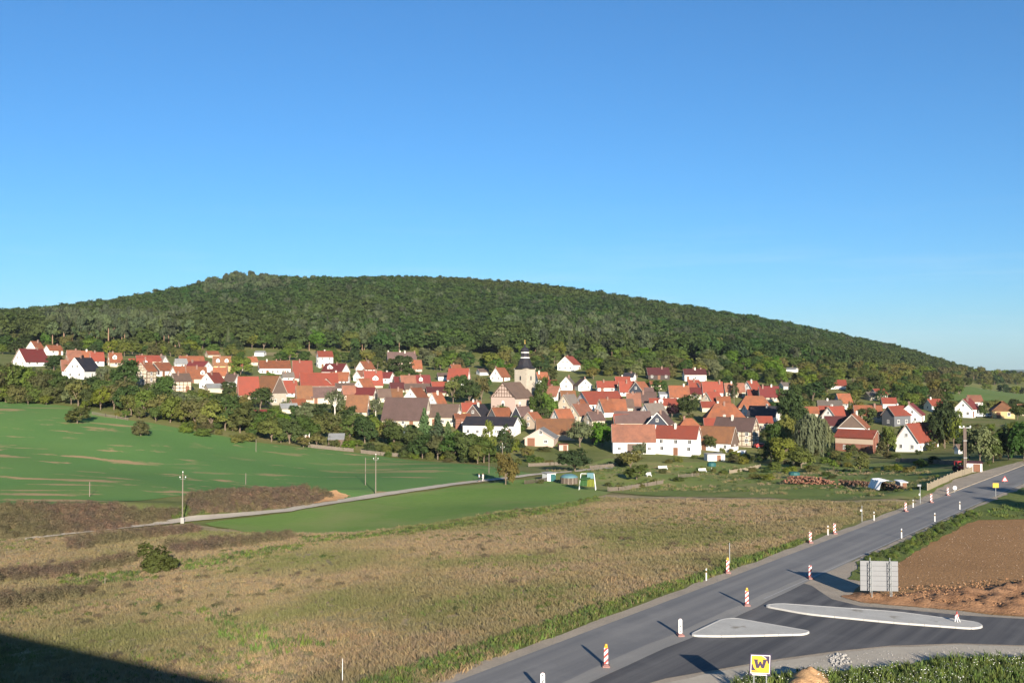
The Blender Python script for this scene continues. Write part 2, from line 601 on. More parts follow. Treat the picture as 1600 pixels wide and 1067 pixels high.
MG['dry'] = m_grass('dry_meadow', [(0.28, (0.17, 0.17, 0.075)), (0.46, (0.27, 0.225, 0.12)), (0.6, (0.33, 0.255, 0.15)), (0.75, (0.27, 0.20, 0.12))], 0.09, 1.6, 0.45, 0.6,
                    patch=dict(scale=0.035, lo=0.55, hi=0.72, amt=0.7, col=(0.085, 0.115, 0.03)))
MG['soil'] = m_grass('ploughed_soil', [(0.3, (0.245, 0.142, 0.068)), (0.7, (0.305, 0.178, 0.086))], 0.12, 1.8, 0.3, 0.7,
                     patch=dict(scale=0.05, map=(0.3, 1.4, 1), lo=0.58, hi=0.75, amt=0.5, col=(0.19, 0.165, 0.07)))
MG['red_earth'] = m_grass('red_earth', [(0.3, (0.235, 0.125, 0.065)), (0.7, (0.32, 0.185, 0.105))], 0.5, 2.5, 0.35, 0.8)
MG['sand_earth'] = m_grass('sandy_earth', [(0.3, (0.42, 0.23, 0.11)), (0.7, (0.52, 0.33, 0.17))], 0.5, 3, 0.3, 0.6)
MG['gravel'] = m_grass('gravel', [(0.3, (0.27, 0.235, 0.19)), (0.7, (0.36, 0.31, 0.245))], 0.4, 5, 0.3, 0.5)
MG['path'] = m_grass('track_gravel', [(0.3, (0.36, 0.315, 0.25)), (0.7, (0.46, 0.41, 0.33))], 0.3, 3, 0.2, 0.3)
MG['verge'] = m_grass('verge_grass', [(0.3, (0.09, 0.125, 0.035)), (0.6, (0.13, 0.155, 0.048)), (0.8, (0.2, 0.175, 0.08))], 0.2, 2.5, 0.45, 0.6)
MG['concrete'] = m_grass('fresh_concrete', [(0.3, (0.33, 0.295, 0.24)), (0.7, (0.41, 0.37, 0.30))], 0.3, 3, 0.16, 0.2)
MG['hillgreen'] = m_grass('far_pasture', [(0.3, (0.085, 0.14, 0.04)), (0.7, (0.13, 0.16, 0.055))], 0.02, 0.3, 0.15, 0.2)
MG['haygrass'] = m_grass('cut_hay', [(0.3, (0.17, 0.16, 0.075)), (0.7, (0.24, 0.2, 0.11))], 0.03, 0.3, 0.2, 0.2)
MG['garden'] = m_grass('garden_lawn', [(0.3, (0.125, 0.17, 0.045)), (0.5, (0.165, 0.20, 0.056)), (0.72, (0.24, 0.21, 0.09))], 0.10, 1.2, 0.3, 0.4)

def m_asphalt(name, c, dust, wear=0.5):
    t = NT(name)
    p = t.pos()
    rot = math.atan2(RDV[1], RDV[0])
    al = t.n('ShaderNodeMapping', vector_type='POINT')
    al.inputs['Rotation'].default_value = (0, 0, -rot)
    t.l(p, al.inputs[0])
    st = t.noise(t.map(al.outputs[0], (0.025, 0.9, 1)), 1.0, 4, 0.55)
    big = t.noise(p, 0.16, 4, 0.6)
    gr = t.noise(p, 9.0, 3, 0.8)
    col = t.mix(t.ramp(st, [(0.36, 0.0), (0.68, wear)]), c, dust)
    col = t.mix(t.ramp(big, [(0.5, 0.0), (0.78, wear * 0.6)]), col, tuple(x * 1.3 for x in dust))
    col = t.hsv(col, None, None, t.mr(gr, 0.8, 1.2))
    t.bsdf(col, 0.8, t.bump(gr, 0.25, 0.02), 0.25)
    return t.mat
MG['asphalt'] = m_asphalt('worn_asphalt', (0.135, 0.133, 0.130), (0.205, 0.197, 0.182), 0.8)
MG['new_asphalt'] = m_asphalt('fresh_asphalt', (0.058, 0.057, 0.058), (0.15, 0.143, 0.135), 0.65)
MG['dust'] = m_asphalt('dusty_asphalt', (0.19, 0.183, 0.168), (0.26, 0.245, 0.215), 0.7)
MG['paint'] = m_plain('road_paint', (0.30, 0.295, 0.28), 0.7, 0.3)
MG['kerb'] = m_plain('kerb_concrete', (0.40, 0.39, 0.365), 0.85, 0.1, 2)
MG['paving'] = m_grass('island_paving', [(0.3, (0.37, 0.36, 0.33)), (0.7, (0.44, 0.43, 0.395))], 0.6, 6, 0.2, 0.2,
                       patch=dict(scale=0.55, lo=0.62, hi=0.72, amt=0.7, col=(0.16, 0.14, 0.10)))

# ------------------------------------------------------------------ fields and meadows
sheet('green_field', pxpoly([(-90, 621), (40, 629), (100, 634), (200, 656), (300, 673), (400, 691), (480, 699), (600, 713), (700, 723), (775, 730), (835, 741),
      (800, 746), (750, 752), (680, 761), (600, 773), (540, 779), (500, 768), (400, 762), (300, 772), (240, 780), (150, 787), (0, 792), (-90, 794)]), 3.0, 0.06, MG['field'], 0.5)
sheet('dry_meadow', pxpoly([(-70, 835), (60, 836), (300, 818), (340, 826), (470, 829), (560, 828), (690, 812), (840, 788), (930, 772), (1050, 776), (1200, 778), (1330, 782), (1400, 780), (1432, 784)])
      + gpoly([(1303, 824), (1205, 857), (1100, 897), (1000, 934), (850, 993), (750, 1034), (660, 1074)]) + [(-8, 50), (-45, 52), (-85, 66), (-110, 100)], 1.6, 0.05, MG['dry'], 0.4)
sheet('green_meadow', pxpoly([(318, 818), (450, 802), (600, 777), (680, 766), (750, 757), (800, 751), (840, 748), (900, 760), (955, 770), (865, 795), (700, 820), (560, 834), (470, 836), (380, 832)]), 2.5, 0.13, MG['meadow'], 0.5)
sheet('garden_ground', pxpoly([(838, 741), (950, 716), (1000, 722), (1100, 722), (1250, 726), (1400, 722), (1490, 733), (1500, 745), (1436, 781), (1330, 782), (1200, 778), (1050, 776), (958, 770), (900, 758)]), 2.5, 0.10, MG['garden'], 0.3)
sheet('track', [tuple((Vector(hit(*a)[:2]) + Vector((-0.6, 0.8)) * s)) for a, s in
      [((40, 844), 1.0), ((120, 834), 1.1), ((200, 825), 1.3), ((300, 812), 1.5), ((450, 798), 1.5), ((600, 773), 1.5), ((680, 761.5), 1.5), ((760, 751), 1.5), ((830, 742.5), 1.5), ((900, 737), 1.5), ((960, 731), 1.5)]]
      + [tuple((Vector(hit(*a)[:2]) - Vector((-0.6, 0.8)) * s)) for a, s in
      reversed([((40, 844), 0.4), ((120, 834), 0.4), ((200, 825), 0.6), ((300, 812), 1.5), ((450, 798), 1.5), ((600, 773), 1.5), ((680, 761.5), 1.5), ((760, 751), 1.5), ((830, 742.5), 1.5), ((900, 737), 1.5), ((960, 731), 1.5)])],
      1.2, 0.20, MG['path'], 0.12, lower=False)
sheet('bank_soil', pxpoly([(500, 772), (525, 768), (548, 777), (525, 784), (490, 789), (482, 781)]), 0.6, 0.32, MG['sand_earth'], 0.3, lower=False)
sheet('far_pasture', pxpoly([(1335, 604), (1350, 595), (1390, 597), (1400, 603), (1350, 612)]), 5, 0.15, MG['hillgreen'], 1)
sheet('valley_pasture', pxpoly([(1480, 626), (1500, 612), (1545, 605), (1700, 601), (1700, 632), (1545, 630)]), 6, 0.15, MG['hillgreen'], 1)
sheet('hay_slope', pxpoly([(1430, 617), (1455, 609), (1540, 606), (1500, 615), (1480, 624)]), 5, 0.10, MG['haygrass'], 1)
sheet('slope_clearing', pxpoly([(1110, 588), (1125, 577), (1150, 575), (1155, 587)]), 4, 0.15, MG['haygrass'], 1)
sheet('hill_clearing', pxpoly([(398, 556), (420, 551), (500, 549), (545, 556), (480, 560)]), 4, 0.15, MG['haygrass'], 1)
# right hand side
def rp(t, s):
    p = RD0 + RDV * t + RDN * s
    return (p[0], p[1])
sheet('brown_field', gpoly([(1335, 938), (1345, 905), (1400, 878), (1450, 850), (1500, 822), (1530, 811), (1700, 808), (1990, 812), (2100, 968), (1700, 972), (1500, 955)]), 2.0, 0.03, MG['soil'], 0.4, flat=0.0)
def heaps(x, y, d):
    n = np.sin(x * 1.7 + 0.6 * np.sin(y * 1.3)) * np.sin(y * 1.9 + 1.1 * np.sin(x * 0.9)) + 0.5 * np.sin(x * 3.9 + y * 2.7) * np.sin(y * 4.3 - x * 1.2)
    return np.clip(d / 1.5, 0, 1) * (0.24 + 0.20 * n + 0.10 * np.sin(x * 9.1 + y * 3.3) * np.sin(y * 8.3) + 0.28 * smooth(36, 44, x))
sheet('dirt_heaps', gpoly([(1312, 932), (1345, 926), (1400, 930), (1450, 922), (1530, 918), (1600, 912), (1750, 915), (1750, 968), (1600, 963), (1500, 954), (1400, 946), (1345, 941)]), 0.35, 0.05, MG['red_earth'], 0.15, flat=0.0, extra=heaps, lower=False)
sheet('right_verge', gpoly([(1345, 874), (1410, 848), (1470, 818), (1515, 797), (1600, 762), (1800, 735), (1990, 790), (1700, 810), (1530, 813), (1500, 824), (1450, 852), (1400, 880), (1345, 908), (1325, 905)]), 1.5, 0.06, MG['verge'], 0.3, flat=0.0)
sheet('flower_verge', gpoly([(1170, 1056), (1290, 1050), (1400, 1040), (1460, 1030), (1530, 1026), (1700, 1028), (1800, 1090), (1180, 1110)]), 1.0, 0.05, MG['verge'], 0.2, flat=0.0)

# ------------------------------------------------------------------ roads
road = sheet('road', [rp(-40, -3.05), rp(30, -3.05), rp(120, -3.0), rp(175, -3.0), rp(215, -3.4), rp(280, -6), rp(360, -20), rp(360, -13), rp(280, 1), rp(215, 3.4), rp(175, 3.3), rp(120, 3.0), rp(30, 3.0), rp(-40, 3.05)], 3.0, 0.034, MG['asphalt'], 0.0)
sheet('roadside_gravel', gpoly([(880, 1080), (1000, 1010), (1180, 926), (1262, 896), (1300, 915), (1345, 936), (1400, 944), (1500, 953), (1620, 962), (1900, 978), (1900, 1030), (1620, 1020), (1500, 1014), (1390, 1018), (1300, 1030), (1200, 1046), (1120, 1066), (1000, 1100)]), 1.5, 0.008, MG['gravel'], 0.05, flat=0.0)
sheet('left_shoulder', [rp(-40, -4.3), rp(40, -4.3), rp(120, -4.2), rp(175, -4.6), rp(178, -2.9), rp(-40, -2.9)], 2.0, 0.015, MG['gravel'], 0.22, flat=0.0)
sheet('footway', [rp(100, -5.6), rp(128, -7.6), rp(150, -6.8), rp(176, -5.2), rp(176, -3.0), rp(100, -3.0)], 2.0, 0.024, MG['gravel'], 0.1, flat=0.0, lower=False)
sheet('right_shoulder', [rp(36, 2.9), rp(175, 3.1), rp(178, 4.8), rp(120, 5.2), rp(80, 5.6), rp(56, 5.8), rp(48, 6.2), rp(44, 7.5), rp(36, 10)], 2.0, 0.018, MG['gravel'], 0.18, flat=0.0)
sheet('side_road', gpoly([(903, 1068), (960, 1038), (1000, 1018), (1080, 982), (1180, 930), (1240, 907), (1268, 915), (1300, 936), (1345, 947), (1400, 951), (1500, 961), (1620, 968), (1900, 985), (1900, 1022), (1620, 1009),
      (1500, 1005), (1390, 1009), (1300, 1018), (1200, 1032), (1120, 1046), (1040, 1060), (970, 1080), (900, 1110)]) , 1.5, 0.028, MG['new_asphalt'], 0.03, flat=0.0)
sheet('dusty_edge', [rp(-2, 2.2), rp(10, 1.9), rp(22, 2.1), rp(34, 2.0), rp(44, 2.3), rp(56, 2.6), rp(56, 3.0), rp(44, 3.1), rp(34, 3.3), rp(22, 3.5), rp(10, 3.3), rp(-2, 3.2)], 2.2, 0.038, MG['dust'], 0.10, flat=0.0, lower=False)
sheet('gravel_strip', gpoly([(1010, 1075), (1100, 1053), (1200, 1035), (1300, 1021), (1390, 1011), (1500, 1007), (1700, 1012), (1700, 1032), (1530, 1029), (1460, 1034), (1400, 1044), (1290, 1054), (1170, 1062), (1100, 1100)]), 1.0, 0.012, MG['concrete'], 0.1, flat=0.0, lower=False)
sheet('side_lane', gpoly([(1528, 762), (1560, 751), (1620, 748), (1800, 752), (1800, 757), (1620, 755), (1570, 757)]), 2.0, 0.068, MG['asphalt'], 0.0, flat=0.0, lower=False)
def sandheap(x, y, d):
    return np.clip(d / 1.3, 0, 1) ** 0.7 * (0.85 + 0.12 * np.sin(x * 4) * np.sin(y * 3.3 + x))
sheet('sand_heap', gpoly([(1222, 1064), (1240, 1056), (1275, 1054), (1298, 1062), (1305, 1085), (1250, 1095), (1222, 1085)]), 0.2, 0.05, MG['sand_earth'], 0.06, flat=0.0, extra=sandheap, lower=False)
mb = MB()
for a, b, s0 in ((32, 176, 2.78),):
    n = 60
    for i in range(n):
        t0, t1 = a + (b - a) * i / n, a + (b - a) * (i + 1) / n
        p = [rp(t0, s0), rp(t1, s0), rp(t1, s0 - 0.10), rp(t0, s0 - 0.10)]
        mb.face([(q[0], q[1], 0.040) for q in p])
el = mb.build('edge_line', MG['paint']); tag(el, kind='structure')

# low kerb at the far right edge of the road and along the side road
def kerb_run(name, pts2, w, h, z0=0.0, mat=None):
    m = MB()
    for a, b in zip(pts2[:-1], pts2[1:]):
        m.bar((a[0], a[1], z0 + h / 2 - 0.05), (b[0], b[1], z0 + h / 2 - 0.05), w, h + 0.1)
    o = m.build(name, mat or MG['kerb']); tag(o, kind='structure'); return o
kerb_run('kerb', [rp(112, -3.25), rp(130, -3.2), rp(150, -3.2), rp(176, -3.2)], 0.16, 0.10, 0.0, MG['gravel'])
kerb_run('kerb', [rp(132, 3.3), rp(150, 3.35), rp(178, 3.5), rp(205, 3.8)], 0.2, 0.12, 0.0, MG['gravel'])

def island(px_outline, label, r=0.5):
    pl = [Vector(g0(*p)[:2]) for p in px_outline]
    n = len(pl)
    out = []
    for i in range(n):
        a, b, c = pl[i - 1], pl[i], pl[(i + 1) % n]
        d1, d2 = (a - b), (c - b)
        k = min(r * 2.2, d1.length * 0.45, d2.length * 0.45)
        p0, p1 = b + d1.normalized() * k, b + d2.normalized() * k
        for j in range(7):
            t = j / 6
            out.append((1 - t) ** 2 * p0 + 2 * t * (1 - t) * b + t * t * p1)
    cen = sum(out, Vector((0, 0))) / len(out)
    m = len(out)
    area = sum(out[i].x * out[(i + 1) % m].y - out[(i + 1) % m].x * out[i].y for i in range(m))
    if area < 0: out.reverse()
    def inset(d):
        res = []
        for i in range(m):
            e = (out[(i + 1) % m] - out[i - 1]).normalized()
            res.append(out[i] + Vector((-e.y, e.x)) * d)
        return res
    root = tag(empty('traffic_island', (cen.x, cen.y, 0)), label, 'traffic island', 'new traffic islands in the side road')
    prof = [(0.0, 0.0), (0.02, 0.13), (0.06, 0.155), (0.19, 0.155), (0.20, 0.10)]
    def ring_at(d): return [Vector((q.x - cen.x, q.y - cen.y)) for q in inset(d)]
    rings = [ring_at(d) for d, z in prof]
    L = [0.0]
    for i in range(m): L.append(L[-1] + (out[(i + 1) % m] - out[i]).length)
    ns = max(6, int(L[-1] / 1.0))
    def on(rg, s_):
        s_ = s_ % L[-1]
        i = max(j for j in range(m) if L[j] <= s_ + 1e-9)
        f = (s_ - L[i]) / max(1e-6, L[i + 1] - L[i])
        return rg[i].lerp(rg[(i + 1) % m], f)
    for q in range(ns):
        s0, s1 = L[-1] * q / ns + 0.009, L[-1] * (q + 1) / ns - 0.009
        cuts = [s0] + [x for x in L if s0 + 0.01 < x < s1 - 0.01] + [s1]
        k = MB(); nc = len(cuts); dz = rnd.uniform(-0.004, 0.004)
        vs = [(*on(rg, cu), pz + (dz if pz > 0.05 else 0)) for rg, (d, pz) in zip(rings, prof) for cu in cuts]
        k.poly(vs, [(i * nc + j, i * nc + j + 1, (i + 1) * nc + j + 1, (i + 1) * nc + j) for i in range(len(rings) - 1) for j in range(nc - 1)])
        k.poly([vs[i * nc] for i in range(len(rings))] + [vs[i * nc + nc - 1] for i in range(len(rings))], [tuple(range(len(rings) - 1, -1, -1)), tuple(range(len(rings), 2 * len(rings)))])
        k.build('kerb_stone', MG['kerb'], root)
    s = MB()
    s.face([(q.x - cen.x, q.y - cen.y, 0.145) for q in inset(0.195)])
    s.build('paving', MG['paving'], root)
    return root
island([(1072, 995), (1126, 969), (1148, 967), (1268, 988), (1258, 993), (1130, 996)], 'three-cornered pale traffic island with light kerb nearest the main road')
island([(1190, 948), (1215, 944), (1400, 957), (1530, 974), (1538, 981), (1520, 984), (1400, 975), (1260, 961)], 'long drop-shaped pale traffic island running to the right edge')

# ------------------------------------------------------------------ base ground
def axis(a, b, fine0, fine1, step, ratio=1.07):
    xs = list(np.arange(fine0, fine1, step))
    s, x = step, fine1
    while x < b:
        xs.append(x); s *= ratio; x += s
    xs.append(b)
    s, x, lo = step, fine0, []
    while x > a:
        s *= ratio; x -= s; lo.append(x)
    return np.array(sorted(set(lo + xs)))
gx = axis(-6000, 6000, -112, 112, 1.3)
gy = axis(-200, 9000, 46, 236, 1.3)
GX, GY = np.meshgrid(gx, gy)
GZ = terrain(GX, GY)
flatx, flaty = GX.ravel(), GY.ravel()
low = np.zeros(flatx.shape)
cell = 1.3 + 0.02 * np.maximum(0, np.abs(flaty - 140) - 95)
for bd in LOWER:
    A = np.array(bd)
    k = (flatx > A[:, 0].min()) & (flatx < A[:, 0].max()) & (flaty > A[:, 1].min()) & (flaty < A[:, 1].max())
    if not k.any(): continue
    ii = np.where(k)[0]
    ins = inside(bd, flatx[ii], flaty[ii])
    ii = ii[ins]
    if not len(ii): continue
    d = edge_dist(bd, flatx[ii], flaty[ii])
    low[ii] = np.maximum(low[ii], np.clip((d - cell[ii] * 1.5) / 1.5, 0, 1) * 0.35)
V = np.stack([flatx, flaty, GZ.ravel() - low], 1)
ny, nx = GX.shape
I = np.arange(ny * nx).reshape(ny, nx)
Q = np.stack([I[:-1, :-1].ravel(), I[:-1, 1:].ravel(), I[1:, 1:].ravel(), I[1:, :-1].ravel()], 1)
gme = arr_mesh('ground', V, Q, MG['ground'])
gme.polygons.foreach_set('use_smooth', [True] * len(Q))
ground = tag(link('ground', gme), kind='structure')

# far blue ridge beyond the right end of the hill
mb = MB()
rx = np.linspace(600, 9000, 90)
top = []
for x in rx:
    pxx = PXC + FPX * x / 9000
    h = 18 + (575 - (579.5 - 0.012 * max(0, pxx - 1500) + 0.8 * math.sin(pxx * 0.05) + 0.5 * math.sin(pxx * 0.13))) / FPX * 9000
    top.append(h)
V, Fq = [], []
for i, x in enumerate(rx):
    for j, (dy, k) in enumerate(((-1600, 0.0), (-900, 0.55), (-300, 0.92), (0, 1.0), (900, 0.5))):
        V.append((x, 9000 + dy, -40 + (top[i] + 40) * k))
for i in range(len(rx) - 1):
    for j in range(4):
        Fq.append((i * 5 + j, (i + 1) * 5 + j, (i + 1) * 5 + j + 1, i * 5 + j + 1))
t = NT('far_wood'); t.bsdf(t.mix(t.noise(t.pos(), 0.02, 4), (0.02, 0.04, 0.015), (0.05, 0.075, 0.03)), 0.95, None, 0.0)
o = link('distant_ridge', arr_mesh('distant_ridge', np.array(V), np.array(Fq), t.mat)); tag(o, kind='structure')
# ------------------------------------------------------------------ foliage prototypes (unit height, unit width)
def leaf_quads(centres, normals, size, rs, elong=1.0, droop=0.0):
    n = len(centres)
    nr = normals + rs.normal(0, 0.36, (n, 3))
    nr /= np.linalg.norm(nr, axis=1)[:, None] + 1e-9
    r = rs.normal(0, 1, (n, 3))
    if droop:
        r = r * (1 - droop) + np.array([0, 0, -1.0]) * droop * 2
    t = r - (r * nr).sum(1)[:, None] * nr
    t /= np.linalg.norm(t, axis=1)[:, None] + 1e-9
    b = np.cross(nr, t)
    s = size * rs.uniform(0.6, 1.35, n)[:, None]
    t *= s * elong; b *= s * 0.8
    V = np.stack([centres - t * 0.5 - b * 0.5, centres + t * 0.5 - b * 0.35, centres + t * 0.6 + b * 0.45, centres - t * 0.45 + b * 0.5], 1).reshape(-1, 3)
    return V

def crown_points(lobes, nclump, per, spread, rs):
    C, N = [], []
    w = np.array([l[3] * l[4] for l in lobes]); w = w / w.sum()
    for k in rs.choice(len(lobes), nclump, p=w):
        x, y, z, rx, rz = lobes[k]
        d = rs.normal(0, 1, 3); d /= np.linalg.norm(d)
        if d[2] < -0.55: d[2] *= -0.6
        f = rs.uniform(0.72, 1.06)
        c = np.array([x + d[0] * rx * f, y + d[1] * rx * f, z + d[2] * rz * f])
        q = rs.normal(0, spread, (per, 3)) * np.array([1, 1, 0.75])
        C.append(c + q)
        N.append(np.tile(d * 0.9 + np.array([0, 0, 0.35]), (per, 1)))
    return np.concatenate(C), np.concatenate(N)

def quads(V):
    return np.arange(len(V)).reshape(-1, 4)

def crown_mesh(kind, seed, mat, fine=1.0):
    rs = np.random.RandomState(seed)
    if kind in ('broad', 'fruit', 'bush', 'column', 'birch', 'clump'):
        if kind == 'broad':
            lobes = [(0, 0, 0.53, 0.34, 0.38)]
            for k in range(12):
                a = rs.uniform(0, 6.28); z = rs.uniform(0.18, 0.84); q = 0.33 * (1.05 - 0.9 * abs(z - 0.45))
                lobes.append((q * math.cos(a), q * math.sin(a), z, rs.uniform(0.15, 0.23), rs.uniform(0.11, 0.17)))
            n, per, sp, ls = 210, 14, 0.040, 0.052
        elif kind == 'fruit':
            lobes = [(0, 0, 0.53, 0.32, 0.33)]
            for k in range(10):
                a = rs.uniform(0, 6.28); q = rs.uniform(0.18, 0.34)
                lobes.append((q * math.cos(a), q * math.sin(a), rs.uniform(0.22, 0.84), rs.uniform(0.14, 0.2), rs.uniform(0.1, 0.16)))
            n, per, sp, ls = 150, 13, 0.046, 0.058
        elif kind == 'bush':
            lobes = [(0, 0, 0.40, 0.42, 0.42), (0, 0, 0.2, 0.42, 0.2)]
            for k in range(9):
                a = rs.uniform(0, 6.28); q = rs.uniform(0.2, 0.38)
                lobes.append((q * math.cos(a), q * math.sin(a), rs.uniform(0.15, 0.78), rs.uniform(0.14, 0.24), rs.uniform(0.14, 0.22)))
            n, per, sp, ls = 210, 14, 0.045, 0.056
        elif kind == 'column':
            lobes = [(0, 0, z, 0.48 * math.sin(math.pi * min(1, 0.12 + z * 0.86)) ** 0.7, 0.10) for z in np.linspace(0.08, 0.93, 10)]
            n, per, sp, ls = 150, 12, 0.035, 0.05
        elif kind == 'birch':
            lobes = [(0, 0, 0.65, 0.26, 0.28)]
            for k in range(8):
                a = rs.uniform(0, 6.28); q = rs.uniform(0.15, 0.36)
                lobes.append((q * math.cos(a), q * math.sin(a), rs.uniform(0.42, 0.9), rs.uniform(0.10, 0.17), rs.uniform(0.09, 0.14)))
            n, per, sp, ls = 90, 12, 0.05, 0.05
        else:      # coarse wood-land crown
            lobes = [(0, 0, 0.58, 0.40, 0.36)]
            for k in range(7):
                a = rs.uniform(0, 6.28); q = rs.uniform(0.2, 0.36)
                lobes.append((q * math.cos(a), q * math.sin(a), rs.uniform(0.4, 0.86), rs.uniform(0.16, 0.26), rs.uniform(0.12, 0.18)))
            n, per, sp, ls = 120, 9, 0.042, 0.075
        C, N = crown_points(lobes, int(n * fine), per, sp, rs)
        V = leaf_quads(C, N, ls, rs)
    elif kind == 'conifer':
        C, N = [], []
        for z in np.linspace(0.08, 0.97, 24):
            r = 0.47 * (1 - z) ** 0.85 + 0.015
            nb = max(4, int(13 * (1 - z) + 3))
            a0 = rs.uniform(0, 6.28)
            for k in range(nb):
                a = a0 + 6.283 * k / nb + rs.uniform(-0.2, 0.2)
                rr = r * rs.uniform(0.75, 1.15)
                for j in range(7):
                    q = rr * (0.25 + 0.75 * (j + 0.5) / 7)
                    C.append((q * math.cos(a), q * math.sin(a), z - 0.10 * q + rs.uniform(-0.008, 0.008)))
                    N.append((0.5 * math.cos(a), 0.5 * math.sin(a), 0.8))
        C, N = np.array(C), np.array(N)
        V = leaf_quads(C, N, 0.062, rs, 1.2)
    elif kind == 'pine':
        lobes = []
        for k in range(11):
            a = rs.uniform(0, 6.28); z = rs.uniform(0.55, 0.95); q = rs.uniform(0.05, 0.36) * (1.25 - z * 0.75)
            lobes.append((q * math.cos(a), q * math.sin(a), z, rs.uniform(0.13, 0.2), rs.uniform(0.045, 0.075)))
        C, N = crown_points(lobes, int(95 * fine), 10, 0.04, rs)
        V = leaf_quads(C, N, 0.075, rs, 1.1)
    elif kind == 'willow':
        C, N = [], []
        for k in range(170):
            a = rs.uniform(0, 6.28); q = 0.46 * math.sqrt(rs.uniform(0.05, 1.0)) * rs.uniform(0.85, 1.08)
            zt = 0.97 - 0.42 * (q / 0.46) ** 2 * rs.uniform(0.7, 1.1)
            L = rs.uniform(0.2, 0.5) * (0.6 + 0.6 * q / 0.46)
            nn = int(6 + L * 26)
            for j in range(nn):
                z = zt - L * j / nn
                if z < 0.05: break
                C.append((q * math.cos(a) + rs.normal(0, 0.012), q * math.sin(a) + rs.normal(0, 0.012), z))
                N.append((math.cos(a), math.sin(a), 0.4))
        V = leaf_quads(np.array(C), np.array(N), 0.042, rs, 1.6, 0.8)
    return arr_mesh('crown', V, quads(V), mat)

def trunk_mesh(kind, seed, mat):
    rs = random.Random(seed)
    m = MB()
    if kind in ('conifer', 'pine', 'column'):
        m.tube([(0, 0, -0.03), (0.005, 0, 0.4), (0, 0.005, 0.92)], [0.024, 0.018, 0.004], 7)
        for k in range(10):
            z = (0.55 if kind == 'pine' else 0.15) + 0.04 * k; a = rs.uniform(0, 6.28); q = 0.28 * (1 - z) + 0.1
            m.tube([(0, 0, z), (q * math.cos(a), q * math.sin(a), z + 0.02)], [0.008, 0.003], 5)
    else:
        zf = {'bush': 0.06, 'birch': 0.42}.get(kind, 0.17)
        m.tube([(0, 0, -0.03), (0.008, 0.004, zf * 0.6), (0, 0, zf)], [0.030, 0.024, 0.021], 8)
        for k in range(6):
            a = 6.28 * k / 6 + rs.uniform(-0.4, 0.4)
            q, z = rs.uniform(0.14, 0.30), rs.uniform(0.55, 0.85)
            m.tube([(0, 0, zf - 0.02), (q * 0.45 * math.cos(a), q * 0.45 * math.sin(a), (zf + z) / 2), (q * math.cos(a), q * math.sin(a), z)], [0.018, 0.011, 0.004], 6)
    return m.mesh('trunk', mat)

ML = {
    'green': m_leaf('leaf_green', (0.1088, 0.1382, 0.0384)),
    'fresh': m_leaf('leaf_fresh', (0.0825, 0.1375, 0.0308), 0.02, 0.25),
    'dark': m_leaf('leaf_dark', (0.0598, 0.091, 0.0312), 0.025, 0.25),
    'olive': m_leaf('leaf_olive', (0.14, 0.14, 0.0493), 0.03, 0.3),
    'needle': m_leaf('needles', (0.06, 0.0888, 0.0408), 0.02, 0.25, 0.12),
    'blue': m_leaf('blue_needles', (0.12, 0.165, 0.165), 0.01, 0.1, 0.1),
    'autumn': m_leaf('leaf_autumn', (0.135, 0.115, 0.034), 0.012, 0.15),
    'lime': m_leaf('leaf_lime', (0.155, 0.165, 0.04), 0.02, 0.15),
    'grey': m_leaf('leaf_grey_green', (0.1437, 0.1633, 0.0805), 0.02, 0.2),
    'purple': m_leaf('leaf_purple', (0.045, 0.022, 0.028), 0.01, 0.15),
    'moss': m_leaf('leaf_moss', (0.088, 0.105, 0.022), 0.02, 0.1),
    'scrub': m_leaf('dry_weeds', (0.165, 0.122, 0.085), 0.02, 0.28, 0.25, (0.11, (0.15, 0.145, 0.068), 0.6)),
    'tan': m_leaf('straw', (0.30, 0.23, 0.137), 0.015, 0.20, 0.35, (0.045, (0.17, 0.178, 0.070), 0.9)),
    'weed': m_leaf('weeds', (0.1105, 0.1456, 0.0468), 0.03, 0.35, 0.3),
    'wood1': m_leaf('wood_leaf', (0.0475, 0.08, 0.0275), 0.018, 0.20, 0.3, (0.0045, (0.070, 0.086, 0.029), 0.8)),
    'wood2': m_leaf('wood_pine', (0.0594, 0.0748, 0.0396), 0.02, 0.3, 0.15),
}
MBARK = m_plain('bark', (0.15, 0.115, 0.085), 0.95, 0.35, 6)
MBIRCH = m_plain('birch_bark', (0.55, 0.52, 0.47), 0.9, 0.3, 9)
MPINEBARK = m_plain('pine_bark', (0.25, 0.16, 0.11), 0.95, 0.3, 6)

